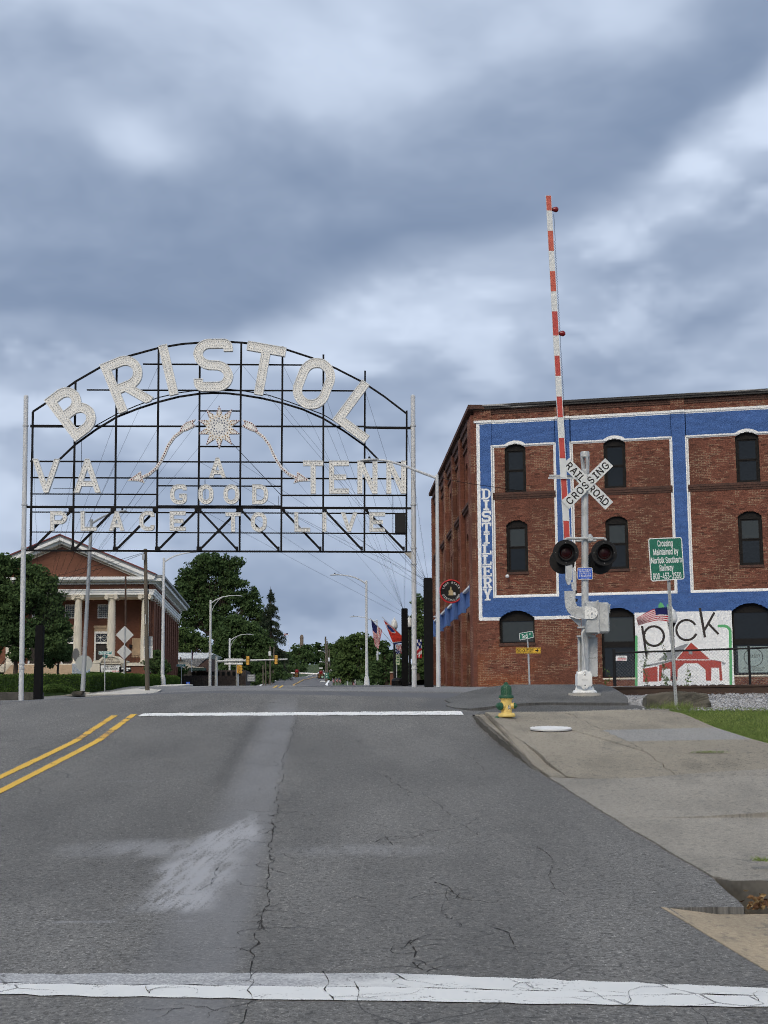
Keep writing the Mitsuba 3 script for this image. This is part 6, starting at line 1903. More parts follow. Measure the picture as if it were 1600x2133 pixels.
for i in range(3):
    part(s, 'visor', lathe([(.13, 0), (.15, 0), (.15, .2), (.13, .2)], at(501, 1388.5 + 5.6 * i, 149.5), 10, (.4, -1, 0)), SIGY, 40)
LIT = {'type': 'area', 'radiance': {'type': 'rgb', 'value': [5.5, .7, .6]}}


def lit_lens(parent, px, py, r_, Y):
    key = part(parent, 'red_lens', lathe([(r_, 0), (0, .03)], at(px, py, Y), 12, (0, -1, 0)), LAMPR)
    scene[key]['emitter'] = LIT


k = thing('traffic_signal', 'distant mast arm with two black signals showing red', 'traffic signal')
part(k, 'mast_arm', tube(at(606, 1401.8, 190), at(714, 1406, 190), .09, .14, 8), WHITE)
s, a, b = signal(k, (618.3, 1402.3), 8.4, 17, 189.6, BLACK)
lit_lens(s, 618, 1397.8, .19, 189.4)
part(s, 'dark_lens', lathe([(.15, 0), (0, .02)], at(618, 1403, 189.4), 10, (0, -1, 0)), M('mat_amber_lens', (.10, .05, .01), .3)); part(s, 'dark_lens', lathe([(.15, 0), (0, .02)], at(618.2, 1407, 189.4), 10, (0, -1, 0)), 'mat_amber_lens')
part(s, 'housing', pxs(sbox(616, 1403.8, 620.4, 1409.6), 189.47, .02), SIGY)
s = part(k, 'signal_head', pxs(Polygon([(664.7, 1396.5), (672.3, 1396.5), (672.3, 1402), (675.7, 1404), (675.7, 1413.8), (661.6, 1413.8), (661.6, 1404), (664.7, 1402)]), 189.5, .3), BLACK)
lit_lens(s, 668.6, 1400.3, .19, 189.4)
for x, y in ((665.3, 1405.8), (671.6, 1405.8), (665.3, 1410)):
    part(s, 'dark_lens', lathe([(.16, 0), (0, .02)], at(x, y, 189.4), 10, (0, -1, 0)), 'mat_amber_lens')
part(s, 'dark_lens', lathe([(.16, 0), (0, .02)], at(671.6, 1410, 189.4), 10, (0, -1, 0)), M('mat_green_lens', (.25, .40, .30), .3))
part(k, 'camera', pxs(sbox(664.8, 1390.6, 672.5, 1392.8).buffer(-.4).buffer(.4), 189, .2), PLAINW)
k = thing('guide_sign', 'large green overhead guide sign on a grey gantry', 'sign')
part(k, 'panel', pxs(sbox(677.5, 1401.3, 712, 1413), 170, .05), GREEN)
for tx, c_, w_ in (('Kingsport', (695, 1404.6), 22), ('Abingdon', (694, 1409.4), 19)):
    text_on(k, tx, c_, w_, 2.6, 0, 170, M('mat_guide_text', (.10, .30, .22), .5) if 'mat_guide_text' not in scene else 'mat_guide_text', 'panel_text', .03)
for y in (1404.6, 1409.4):
    part(k, 'shield', pxs(sbox(679.5, y - 1.3, 681.8, y + 1.3), 169.98, .02), PLAINW)
part(k, 'gantry', join([tube(at(714, 1450, 170.3), at(714, 1396, 170.3), .14, n=8), tube(at(714, 1397.3, 170.3), at(686, 1396, 170.3), .10, n=8)] + [tube(at(x, 1398, 170.3), at(x, 1393.5, 170.3), .04, n=6) for x in (687, 700, 705, 714)]), GALV)
part(k, 'floodlight', cbox(*(at(719, 1401.5, 170) - [0, .2, 0]), *(at(725, 1396.5, 170.4)), .06), PLAINW)
for i, (x, y) in enumerate(((693, 1413), (700, 1412), (706.5, 1412.5))):
    k = thing('flag', ('leftmost', 'middle', 'rightmost')[i] + ' of three small flags below the green guide sign', 'flag', 'small flags below the guide sign')
    part(k, 'staff', tube(at(x - .5, y - 1, 160), at(x - .5, y + 18, 160), .02, n=5), GALV)
    cloth(k, (x, y), (x, y + 6), (x + 4, y + 2 + i), (x + 4.2, y + 11), 160, us, 12, 13, amp=.1)
k = thing('flag', 'tiny red flag left of the white street lamp base', 'flag')
part(k, 'staff', tube(at(739, 1435, 140), at(740, 1416, 140), .03, n=5), PLAINW)
cloth(k, (739, 1420), (739, 1427), (735.5, 1424), (736, 1430), 139.9, us, 10, 13, amp=.05)
k = thing('panel_sign', 'grey square sign back among the trees on the right slope', 'sign')
put(k, pxs(sbox(719.5, 1377.5, 728.5, 1387.5), 190, .03), GALV); part(k, 'post', tube(at(724, 1430, 190.1), at(724, 1378, 190.1), .08, n=6), GALV)

# ================================================================== FAR LAND
def hz_(x, y):
    x, y = np.asarray(x, float), np.asarray(y, float)
    road = np.interp(y, [114, 130, 150, 175, 200, 300, 340, 420, 560, 900], [4.4, 3.9, 4.2, 5.6, 7.3, 12.0, 13.6, 17, 26, 40])
    cx = np.interp(y, [110, 200, 250, 300, 340], [-7.5, -12.5, -14, -13.3, -6])
    off = np.abs(x - cx)
    bank = np.interp(y, [185, 230, 300, 360, 430], [0, 1.8, 5, 7.5, 9.0]) * sst(6, 34, off) * (1 - .5 * sst(60, 160, off))
    back = 9.0 * sst(305, 345, y) * sst(-30, 10, -np.abs(x + 8))
    left = .5 * sst(20, 60, off)
    z = road + bank + back * .5 + left
    z = np.minimum(z, 1.6 + .0440 * np.minimum(y, 430) + .8 * sst(20, 90, np.abs(x)))
    return z + .25 * (meshkit.fbm(np.stack([x * .05, y * .05, 0 * x], -1), 3, 2) - .5)


labels['hill'] = {'kind': 'structure', 'label': 'grassy slope rising beyond the intersection'}
hy = np.concatenate([np.arange(114, 360, 4), np.arange(360, 900, 20)])
put('hill', grid(np.concatenate([np.linspace(-420, -70, 20), np.arange(-66, 67, 3.0), np.linspace(70, 420, 20)]), hy, hz_), M('mat_hill', (.034, .052, .020), .95, grain=.8, scale=.35, dirt=(.022, .034, .014)))
ry = np.linspace(112, 338, 90)
rc = np.interp(ry, [110, 200, 250, 300, 340], [-7.5, -12.5, -14, -13.3, -6])


def ribbon(o0, o1, lift):
    X = np.stack([rc + o0, rc + o1], 1); Yg = np.repeat(ry[:, None], 2, 1)
    Z = np.stack([hz_(rc + o0, ry), hz_(rc + o1, ry)], 1) + lift
    i = np.arange(len(ry) - 1)
    q = np.stack([i * 2, i * 2 + 1, i * 2 + 3, i * 2 + 2], 1)
    return np.stack([X, Yg, Z], -1).reshape(-1, 3), np.vstack([q[:, [0, 1, 2]], q[:, [0, 2, 3]]])


labels['far_road'] = {'kind': 'structure', 'label': 'distant asphalt road curving up the green hill'}
put('far_road', ribbon(-5.2, 5.2, .25), M('mat_far_asphalt', (.085, .086, .092), .85, grain=.3, scale=.5))
part('far_road', 'yellow_line', ribbon(-.2, .05, .33), M('mat_far_yellow', (.36, .22, .06), .7))
part('far_road', 'white_line', ribbon(4.3, 4.6, .33), PLAINW)
part('far_road', 'white_line', ribbon(-4.7, -4.45, .33), PLAINW)
k = thing('flagpole', 'tall thin flagpole with a US flag on the far hilltop', 'flagpole')
part(k, 'pole', tube(at(600, 1372, 400), at(600.2, 1317, 400), .07, .05, 6), PLAINW)
cloth(k, (600, 1318.5), (600, 1322.5), (591.5, 1320), (591, 1324), 400, us, 14, 13, amp=.15)
k = thing('stone_tower', 'slender tapered stone tower rising above the far trees', 'tower')
tb, tt = at(628.5, 1372, 420), at(628.5, 1330, 420)
part(k, 'shaft', lathe([(.62, 0), (.50, (tt - tb)[2]), (.60, (tt - tb)[2] + .05), (.60, (tt - tb)[2] + .3), (.48, (tt - tb)[2] + .35), (.48, (tt - tb)[2] + .7), (.38, (tt - tb)[2] + .95), (0, (tt - tb)[2] + 1.15)], tb, 12), M('mat_tower_stone', (.16, .125, .10), .9, grain=.6, scale=2), 25)
k = thing('chimney', 'small block of a far chimney left of the stone tower', 'chimney')
put(k, join([pxs(sbox(587, 1356, 593, 1366), 390, 1.0), pxs(sbox(602.8, 1352.8, 604.6, 1362), 391, .4)]), RUST)

# ================================================================== LEFT CORNER: kerb, sidewalk, hedge, church
labels['corner_sidewalk'] = {'kind': 'structure', 'label': 'pale concrete sidewalk and ramp at the church corner'}
cs_pts = [((178, 1447.0), 59), ((252, 1446.3), 60), ((312, 1445.5), 62), ((326, 1442), 67), ((340, 1435), 82), ((356, 1430), 93), ((402, 1425.5), 108), ((372, 1424.6), 108), ((330, 1427.5), 92), ((300, 1431), 84), ((262, 1436.5), 77), ((228, 1441.5), 70), ((196, 1443), 66)]
P_ = np.array([at(*p, y) for p, y in cs_pts])
g_ = Polygon(P_[:, :2])
from scipy.interpolate import LinearNDInterpolator, NearestNDInterpolator
li, ni = LinearNDInterpolator(P_[:, :2], P_[:, 2]), NearestNDInterpolator(P_[:, :2], P_[:, 2])


def zint(v):
    z = li(v[:, 0], v[:, 1])
    return np.where(np.isnan(z), ni(v[:, 0], v[:, 1]), z)


part('corner_sidewalk', 'slab', extr(g_.segmentize(1.5), lambda v: np.column_stack([v, zint(v) - .5]), lambda v: np.column_stack([v, zint(v)])), CONCL)
part('corner_sidewalk', 'ramp', pxs(Polygon([(126, 1449), (176, 1441.5), (188, 1441.8), (182, 1449)]), 63, 3.0), CONCL)
part('corner_sidewalk', 'ramp_block', pxs(Polygon([(146, 1447), (152, 1440.5), (172, 1439), (170, 1446.5)]), 62.6, .8), CONCD)
k = thing('low_wall', 'low grey concrete kerb wall under the hedge at the left edge', 'wall')
for i in range(6):
    x0 = -60 + i * 24.4
    part(k, 'block', pxs(sbox(x0 + .1, 1441.5, x0 + 24.2, 1458), 66 + (i % 2) * .02, .5), M('mat_low_wall', (.075, .072, .066), .9, grain=.8, scale=3, dirt=(.03, .03, .027)) if 'mat_low_wall' not in scene else 'mat_low_wall')
labels['church_lawn'] = {'kind': 'structure', 'label': 'planted bank between the hedge and the church'}
put('church_lawn', grid(np.linspace(-75, -15.5, 30), np.linspace(70, 190, 40), lambda x, y: np.interp(y, [70, 92, 105, 125, 190], [3.0, 4.2, 5.2, 5.6, 6.2]) + 0 * x - 3.0 * sst(-22, -15.5, x + (y - 100) * .05) * (y < 100) - .8 * sst(-20, -15.5, x)), 'mat_hill')


def leaves(P, N, size, r, up_bias=.4, aspect=.55):
    """small rhombic leaves at the points P, facing roughly along N"""
    m = len(P)
    nrm = N * up_bias + r.normal(size=(m, 3)) * .6
    nrm /= np.linalg.norm(nrm, axis=1, keepdims=True) + 1e-9
    a = np.cross(nrm, r.normal(size=(m, 3))); a /= np.linalg.norm(a, axis=1, keepdims=True) + 1e-9
    b = np.cross(nrm, a)
    s = size * r.uniform(.6, 1.35, (m, 1))
    v = np.stack([P - a * s, P + b * s * aspect, P + a * s, P - b * s * aspect], 1).reshape(-1, 3)
    i = 4 * np.arange(m)
    return v, np.vstack([np.stack([i, i + 1, i + 2], 1), np.stack([i, i + 2, i + 3], 1)])


# clipped hedge in four runs
HPTS = [(-70, 1406, 1443, 72), (60, 1404.5, 1442, 74), (150, 1406, 1442, 76), (186, 1405, 1441, 77), (232, 1402, 1441, 80), (256, 1404, 1438, 84), (300, 1405.5, 1432, 92), (345, 1406.5, 1428, 100), (368, 1408, 1427, 106), (374, 1412, 1427, 108)]
for h_i, (i0, i1, lab) in enumerate(((0, 3, 'long clipped green hedge at the left under the tree'), (3, 5, 'clipped hedge bulging round the corner below the letterboard'), (5, 9, 'clipped hedge running back along the church sidewalk'))):
    r = np.random.default_rng(40 + h_i)
    key = thing('hedge', lab, 'hedge')
    PP, NN = [], []
    core = []
    for (xa, ta, ba, ya), (xb, tb_, bb, yb) in zip(HPTS[i0:i1], HPTS[i0 + 1:i1 + 1]):
        A0, A1, B0, B1 = at(xa, ba, ya), at(xa, ta, ya), at(xb, bb, yb), at(xb, tb_, yb)
        D = B0 - A0; D[2] = 0
        nrm = np.array([D[1], -D[0], 0]); nrm /= np.linalg.norm(nrm)
        m = int(np.linalg.norm(D) * 520)
        u, w = r.random(m), r.random(m)
        base = A0 * (1 - u)[:, None] + B0 * u[:, None]
        topz = A1[2] * (1 - u) + B1[2] * u
        f_ = r.random(m) < .62
        bulge = .10 * (meshkit.noise(np.stack([base[:, 0] * 1.6, base[:, 1] * 1.6, w * 3], -1)) - .5)
        P1 = base.copy()
        P1[:, 2] = np.where(f_, base[:, 2] + (topz - base[:, 2]) * w, topz + bulge * 1.5 + r.normal(0, .02, m))
        P1 += np.where(f_, (bulge + r.normal(0, .03, m)), -1.3 * w)[:, None] * nrm
        PP.append(P1); NN.append(np.where(f_[:, None], nrm, np.array([0, 0, 1.0])))
        q = [A0 - nrm * .06, B0 - nrm * .06, B1 - nrm * .06 - [0, 0, .05], A1 - nrm * .06 - [0, 0, .05], A0 - nrm * 1.3, B0 - nrm * 1.3, B1 - nrm * 1.3 - [0, 0, .05], A1 - nrm * 1.3 - [0, 0, .05]]
        q = [p - [0, 0, .4] if k_ in (0, 1, 4, 5) else p for k_, p in enumerate(q)]
        core.append((np.array(q), np.array([[0, 1, 2], [0, 2, 3], [3, 2, 6], [3, 6, 7], [4, 6, 5], [4, 7, 6], [0, 3, 7], [0, 7, 4], [1, 5, 6], [1, 6, 2]])))
    part(key, 'branches', join(core), M('mat_hedge_core', (.04, .075, .02), .95) if 'mat_hedge_core' not in scene else 'mat_hedge_core')
    part(key, 'foliage', leaves(np.vstack(PP), np.vstack(NN), .05, r, .9), L_HEDGE)

CHY = 125.0
CS = CHY / FPX
CH = thing('church', 'red brick church with white pediment and tall stone columns', 'church')
CBR = None


def church_fn(p, n, uv):
    s, z = p.x + p.y * .9, p.z
    row = dr.floor(z / .075)
    odd = row - 2 * dr.floor(row * .5)
    c = cell_rand(dr.floor((s + odd * .11) / .22), row, 3)
    m = fbm(s * .25, z * .35, 0, 4)
    return mix((.125, .056, .039), (.182, .084, .057), c * .45 + .55 * m)


scene['mat_church_brick'] = {'type': 'twosided', 'bsdf': {'type': 'principled', 'base_color': proc(church_fn), 'roughness': .9, 'specular': .2}}
CBR = 'mat_church_brick'
v_ = at(675, 1518, 1.0) - EYE
CD = np.array([-.066, 1.0, 0]); CD /= np.linalg.norm(CD)
cz = lambda y: at(125, y, CHY)[2]
cx = lambda x: at(x, 1250, CHY)[0]
XC = cx(125)


def cfront(g, y0, y1):
    """solid from a front polygon in (px, py) of the church face, from y0 to y1 metres behind it"""
    f = lambda d: (lambda v: np.column_stack([[cx(q) for q in v[:, 0]], np.full(len(v), CHY + d), [cz(q) for q in v[:, 1]]]))
    return extr(g, f(y0), f(y1))


SX = lambda x: 250 - x                                   # mirrored about the ridge
# pediment: brick field, raking cornices, dentils
part(CH, 'pediment_wall', cfront(Polygon([(-52, 1204), (125, 1136), (302, 1204)]), .35, .9), CBR)
for sg in (0, 1):
    mx = (lambda pts: [(SX(x), y) for x, y in pts]) if sg else (lambda pts: pts)
    part(CH, 'raking_cornice', cfront(Polygon(mx([(125, 1116.5), (325, 1199), (325, 1206), (316, 1207.5), (125, 1127.5)])), -.75, .9), PLAINW)
    part(CH, 'raking_cornice', cfront(Polygon(mx([(125, 1128), (310, 1205.5), (298, 1205.5), (125, 1133)])), -.35, .9), WHITE)
    part(CH, 'roof_edge', cfront(Polygon(mx([(125, 1114.5), (327, 1197.5), (325.5, 1199.5), (125, 1117)])), -.9, 1.0), M('mat_red_metal', (.16, .03, .03), .5) if 'mat_red_metal' not in scene else 'mat_red_metal')
    dn = []
    for i in range(44):
        x = 129 + i * 3.9; y = 1130.6 + (x - 125) * .4165
        if x < 300:
            dn.append(cfront(Polygon(mx([(x, y + 1.2), (x + 2.1, y + 2.1), (x + 2.1, y + 5.4), (x, y + 4.5)])), .0, .36))
    part(CH, 'dentils', join(dn), STONE)
    part(CH, 'raking_moulding', cfront(Polygon(mx([(125, 1136.2), (300, 1209), (294, 1209), (125, 1138)])), .18, .4), STONE)
part(CH, 'cornice', cfront(sbox(-75, 1203.5, 323, 1209.5), -.72, .9), PLAINW)
part(CH, 'cornice', cfront(sbox(-66, 1209.6, 313, 1212), -.35, .9), WHITE)
part(CH, 'dentils', join([cfront(sbox(-62 + i * 3.4, 1212.3, -62 + i * 3.4 + 2.0, 1215.2), .02, .4) for i in range(109)]), STONE)
part(CH, 'cornice', cfront(sbox(-62, 1215.3, 309, 1217), .1, .9), WHITE)
part(CH, 'frieze', cfront(sbox(-58, 1217, 306, 1227.5), .3, .9), CBR)
for y0, y1, d in ((1227.3, 1229.5, .0), (1229.5, 1234.2, .12), (1234.2, 1238.8, .2)):
    part(CH, 'architrave', cfront(sbox(-60 + d * 10, y0, 308 - d * 10, y1), d, 1.5), PLAINW)
part(CH, 'portico_ceiling', cfront(sbox(-58, 1238.8, 305, 1243), .5, 3.4), STONE)
part(CH, 'portico_wall', cfront(sbox(-60, 1240, 310, 1400), 3.4, 4.0), CBR)
part(CH, 'upper_wall', cfront(Polygon([(-60, 1206), (125, 1130), (310, 1206), (310, 1240), (-60, 1240)]), .9, 1.4), CBR)
# columns with scrolled capitals
for x in (21, 91, 161, 231, 301):
    o = np.array([cx(x), CHY + .55, cz(1382)])
    Hh = cz(1247) - cz(1382)
    k = part(CH, 'column', lathe([(.36, 0), (.365, Hh * .3), (.345, Hh * .6), (.30, Hh)], o, 22), STONE, 40)
    part(k, 'base', lathe([(.46, -.05), (.47, .03), (.44, .10), (.38, .14), (.40, .2), (.36, .24)], o, 22), STONE, 40)
    zt_ = cz(1247)
    part(k, 'capital', join([cbox(o[0] - .55, CHY - .0, zt_ + .24, o[0] + .55, CHY + 1.1, zt_ + .36, .02), cbox(o[0] - .48, CHY + .1, zt_ + .02, o[0] + .48, CHY + 1.0, zt_ + .24, .03), lathe([(.31, -.05), (.34, 0), (.33, .05)], [o[0], o[1], zt_], 18)]), STONE)
    for s in (-1, 1):
        c_ = np.array([o[0] + s * .40, CHY + .04, zt_ + .10])
        part(k, 'volute', join([lathe([(.0, -.04), (.06, -.05), (.07, -.01), (.12, -.01), (.13, -.045), (.185, -.04), (.20, 0), (.20, .98), (0, .98)], c_, 18, (0, 1, 0))]), STONE, 30)
# openings of the portico
def pwin(x0, x1, y0, y1):
    k = part(CH, 'window', cfront(sbox(x0, y0, x1, y1).difference(sbox(x0 + 1.6, y0 + 1.6, x1 - 1.6, y1 - 1.6)), 3.25, 3.4), PLAINW)
    part(k, 'pane', cfront(sbox(x0 + 1.6, y0 + 1.6, x1 - 1.6, y1 - 1.6), 3.35, 3.38), GLASSB)
    n = 6
    part(k, 'lattice', join([cfront(sbox(x0 + (x1 - x0) * i / n - .25, y0, x0 + (x1 - x0) * i / n + .25, y1), 3.28, 3.33) for i in range(1, n)] + [cfront(sbox(x0, y0 + (y1 - y0) * i / n - .25, x1, y0 + (y1 - y0) * i / n + .25), 3.28, 3.33) for i in range(1, n)]), WHITE)


for dx in (-140, -70, 0):
    pwin(188.5 + dx, 218 + dx, 1253, 1282)
    k = part(CH, 'door', cfront(sbox(186 + dx, 1336, 221 + dx, 1395), 3.3, 3.4), M('mat_door', (.022, .016, .014), .6) if 'mat_door' not in scene else 'mat_door')
    part(k, 'surround', join([cfront(sbox(183.5 + dx, 1312, 187 + dx, 1395), 3.1, 3.4), cfront(sbox(220.5 + dx, 1312, 223 + dx, 1395), 3.1, 3.4), cfront(sbox(183.5 + dx, 1310.5, 223 + dx, 1315.5), 3.08, 3.4), cfront(sbox(187 + dx, 1333, 221 + dx, 1337), 3.12, 3.4)]), WHITE)
    part(k, 'lintel', join([cfront(sbox(182 + dx, 1298.5, 223 + dx, 1303), 3.0, 3.4), cfront(sbox(183 + dx, 1303, 222 + dx, 1310.4), 3.12, 3.4)]), TANB)
    part(k, 'transom_pane', cfront(sbox(187 + dx, 1315.5, 221 + dx, 1333), 3.3, 3.35), GLASS)
    bars = []
    for c_ in (196, 212):
        c0 = (c_ + dx, 1324)
        for a in np.linspace(0, math.pi, 5)[:-1]:
            bars.append(cfront(LineString([(c0[0] - 12 * math.cos(a), c0[1] - 9 * math.sin(a)), (c0[0] + 12 * math.cos(a), c0[1] + 9 * math.sin(a))]).intersection(sbox(187 + dx, 1315.5, 221 + dx, 1333)).buffer(.35, cap_style='flat'), 3.24, 3.29))
    part(k, 'transom_bars', join(bars), WHITE)
part(CH, 'stone_plaque', cfront(sbox(263, 1325, 285, 1366), 3.3, 3.42), TANB)
part(CH, 'plaque_lantern', cfront(Polygon([(258, 1338), (264, 1340), (264, 1346), (258, 1346)]), 3.1, 3.3), BLACK)
# flank with pilasters
fl = lambda t, z, n=0.0: np.array([cx(310), CHY + .9, 0]) + CD * t + np.array([1, .066, 0]) * n + [0, 0, z]


def fsolid(t0, t1, za, zb, n0, n1):
    v = np.array([fl(t, z, n) for t in (t0, t1) for n in (n0, n1) for z in (za, zb)])
    return v, BF


part(CH, 'flank_wall', fsolid(.0, 30, 4.5, cz(1206), 0, -.5), CBR)
part(CH, 'pier', join([cfront(sbox(292, 1240, 310, 1395), 1.5, 4.0)]), CBR)
for i in range(12):
    t = .6 + i * 2.5
    k = part(CH, 'pilaster', fsolid(t, t + .9, 4.5, cz(1246), .02, .28), CBR)
    part(k, 'capital', join([fsolid(t - .1, t + 1.0, cz(1246), cz(1240), .02, .38), fsolid(t - .05, t + .95, cz(1250), cz(1248.5), .02, .33)]), STONE)
for i in range(11):
    t = 1.75 + i * 2.5
    k = part(CH, 'flank_window', fsolid(t, t + 1.1, cz(1345), cz(1262), -.05, .03), WHITE)
    part(k, 'pane', fsolid(t + .1, t + 1.0, cz(1343), cz(1264), .03, .04), GLASS)
for za, zb, n in ((1239, 1234.5, .30), (1234.5, 1229.5, .38), (1229.5, 1227.3, .48)):
    part(CH, 'flank_architrave', fsolid(-.6, 30.2, cz(za), cz(zb), -.1, n), PLAINW)
part(CH, 'flank_frieze', fsolid(-.5, 30.1, cz(1227.3), cz(1217), -.1, .25), CBR)
part(CH, 'flank_cornice', fsolid(-.8, 30.6, cz(1217), cz(1212), -.1, .5), WHITE)
part(CH, 'flank_cornice', fsolid(-1.4, 30.9, cz(1212), cz(1205), -.1, 1.05), PLAINW)
part(CH, 'flank_cornice', fsolid(-1.5, 31, cz(1205), cz(1200), -.1, 1.3), M('mat_gutter_grey', (.20, .21, .22), .5))
rf = []
for sg in (1, -1):
    e0 = np.array([XC + sg * (cx(326) - XC), CHY - .8, cz(1198)]); rdg = np.array([XC, CHY - .8, cz(1115)])
    v = np.array([rdg, e0, e0 + CD * 32, rdg + CD * 32]); rf.append((np.vstack([v, v - [0, 0, .25]]), np.array([[0, 1, 2], [0, 2, 3], [4, 6, 5], [4, 7, 6], [0, 4, 5], [0, 5, 1], [2, 6, 7], [2, 7, 3], [1, 5, 6], [1, 6, 2]])))
part(CH, 'roof', join(rf), SLATE)
part(CH, 'rear_wall', (lambda o: (np.array([o, o + [-15.5, 1, 0], o + [-15.5, 1, 9], o + [0, 0, 9]]), np.array([[0, 1, 2], [0, 2, 3]])))(fl(30, 4.5, 0)), CBR)
# steps and terrace walls
for i in range(9):
    y1 = 1385.5 + i * 3.0
    part(CH, 'step', cfront(sbox(30, y1, 172, y1 + 3.0), -.6 - .34 * i, 3.3), TANB)
part(CH, 'porch_floor', cfront(sbox(-75, 1383, 312, 1400), -.4, 3.5), STONE)
for sg in (lambda x: x, SX):
    xs_ = sorted((sg(258), sg(315)))
    k = part(CH, 'terrace_wall', cfront(sbox(xs_[0] + 1, 1389.5, xs_[1] - 1, 1412), -1.4, -.4), CBR)
    part(k, 'coping', cfront(sbox(xs_[0], 1383, xs_[1], 1389.5), -1.5, -.3), STONE)
part(CH, 'railing', join([cfront(sbox(x, 1366, x + .5, 1383), .2, .25) for x in range(266, 292, 3)] + [cfront(sbox(264, 1365.5, 292, 1366.4), .18, .27), cfront(sbox(24, 1372, 25.5, 1408), -1.6, -1.5), cfront(Polygon([(10, 1392), (27, 1372), (27, 1374), (10, 1395)]), -1.6, -1.5)]), RUST)
k = part(CH, 'lantern', join([cfront(Polygon([(224, 1355), (227.8, 1351), (228, 1347), (228.6, 1351), (232, 1355)]), -1.2, -.9), cfront(sbox(225.5, 1355, 230.5, 1362), -1.2, -.95), cfront(sbox(227.6, 1362, 228.6, 1404), -1.1, -1.0)]), BLACK)

# letterboard sign of the church
LY = 112.0
k = thing('letterboard_sign', 'arched stone church sign with a white letterboard above the hedge', 'sign')
arch = unary_union([Point(229.5, 1385).buffer(16.5, 24).intersection(sbox(200, 1366, 260, 1386)), sbox(208.5, 1376, 252, 1402)])
part(k, 'stone_body', pxs(unary_union([sbox(207, 1379, 255, 1404), Point(229.5, 1386).buffer(20.5, 24).intersection(sbox(200, 1365, 260, 1386))]), LY, .5), STONE)
part(k, 'cap', pxs(Polygon([(192.5, 1380.5), (194, 1377), (206, 1374.5), (214, 1368), (229, 1364.2), (246, 1367.5), (254, 1373.5), (266, 1376.5), (266, 1379), (258, 1382), (252, 1381.5), (250, 1379), (246, 1372.5), (238, 1368.8), (229, 1367.8), (219, 1369.5), (212.5, 1374), (209, 1381), (194, 1382)]), LY - .12, .75), STONE)
part(k, 'plinth', pxs(sbox(197, 1402, 259, 1410), LY - .15, .8), STONE)
part(k, 'letterboard', pxs(sbox(209, 1384.6, 251.2, 1402), LY - .06, .08), PLAINW)
part(k, 'board_frame', pxs(sbox(208, 1383.6, 252.4, 1403).difference(sbox(209.6, 1385.2, 250.6, 1401.4)), LY - .1, .12), MATTEB)
text_on(k, 'First', (229.8, 1373.6), 11, 4, 0, LY, RUST, 'name_text', .02)
text_on(k, 'Baptist Church', (230.5, 1379.3), 38, 3.6, 0, LY, RUST, 'name_text', .02)
for tx, c_, w_ in (('WHEN GRACE', (229.5, 1388.2), 25), ('MEETS JUSTICE', (229.2, 1393.2), 31), ('LUKE', (214.5, 1398.2), 9)):
    text_on(k, tx, c_, w_, 3.4, 0, LY - .06, BLACK, 'board_text', .02)
text_on(k, '18:1-8', (240.5, 1398.2), 14, 3.2, 0, LY - .06, REDB, 'board_text', .02)
k = thing('notice_board', 'small black framed notice board right of the church letterboard', 'notice board')
part(k, 'frame', pxs(sbox(251, 1389, 273, 1399.5), LY - 1, .1), MATTEB)
part(k, 'paper', join([pxs(sbox(253, 1391, 261, 1394), LY - 1, .02, .01), pxs(sbox(262, 1391, 271.5, 1394), LY - 1, .02, .01), pxs(sbox(262.5, 1395, 267, 1397.5), LY - 1, .02, .01)]), PLAINW)
part(k, 'post', tube(at(249.5, 1408, LY - .9), at(249.5, 1389, LY - .9), .05, n=6), MATTEB)
k = thing('white_cabinet', 'white box with a dark base between the hedge and the church steps', 'cabinet')
part(k, 'body', cbox(at(153.3, 1400, 105)[0], 104.4, at(153, 1409, 105)[2], at(184.5, 1400, 105)[0], 105.6, at(153, 1383, 105)[2], .05), PLAINW)
part(k, 'base', cbox(at(154, 1400, 105)[0], 104.5, at(153, 1416, 105)[2], at(185.5, 1400, 105)[0], 105.5, at(153, 1409, 105)[2], .03), MATTEB)
part(k, 'bumper', box(at(160, 1400, 105)[0], 104.35, at(153, 1411.6, 105)[2], at(177, 1400, 105)[0], 104.5, at(153, 1410, 105)[2]), GALV)

# ---- buildings and fence at the far left of the intersection
k = thing('white_roof_building', 'low building with a bright white roof behind the church corner', 'building')
part(k, 'wall', pxs(sbox(361.5, 1373, 430, 1402), 182, 9), CONCL)
part(k, 'roof', pxs(Polygon([(361, 1373.5), (361, 1359.8), (441, 1360), (445, 1362), (429, 1371.5), (429, 1373.5)]), 181.5, 10), M('mat_white_roof', (.62, .68, .76), .5))
part(k, 'flue', pxs(sbox(374.8, 1369, 377.2, 1377), 181, .3), RUST)
k = thing('metal_roof_building', 'building with a ribbed grey metal roof below the white roof', 'building')
part(k, 'roof', pxs(Polygon([(379.5, 1371.5), (429, 1371.5), (421, 1380), (411, 1388.5), (397, 1385)]), 170, 6), SLATE)
part(k, 'roof_ribs', join([pxbar(380 + i * 3.3, 1371.6, 386 + i * 2.7, 1384 if i < 9 else 1378, .5, 169.9, .2, .05) for i in range(14)]), GALV)
part(k, 'gable', pxs(Polygon([(411, 1389), (433, 1373), (440, 1371), (440, 1400), (411, 1400)]), 169.5, 4), M('mat_brown_gable', (.06, .035, .03), .8))
part(k, 'awning', pxs(sbox(393, 1390.5, 426, 1396.5), 168, 2), M('mat_green_awning', (.03, .06, .055), .7))
part(k, 'awning_trim', pxs(sbox(391, 1389.4, 424, 1390.6), 167.9, .3), STONE)
part(k, 'wall', pxs(sbox(378, 1396.5, 440, 1410), 170.5, 4), M('mat_shop_wall', (.05, .045, .043), .8))
for i in range(5):
    part(k, 'window', pxs(sbox(399 + i * 10.5, 1398.5, 406 + i * 10.5, 1406), 170.3, .1), GLASS)
k = thing('dark_fence', 'dark brown board fence in front of the low buildings', 'fence')
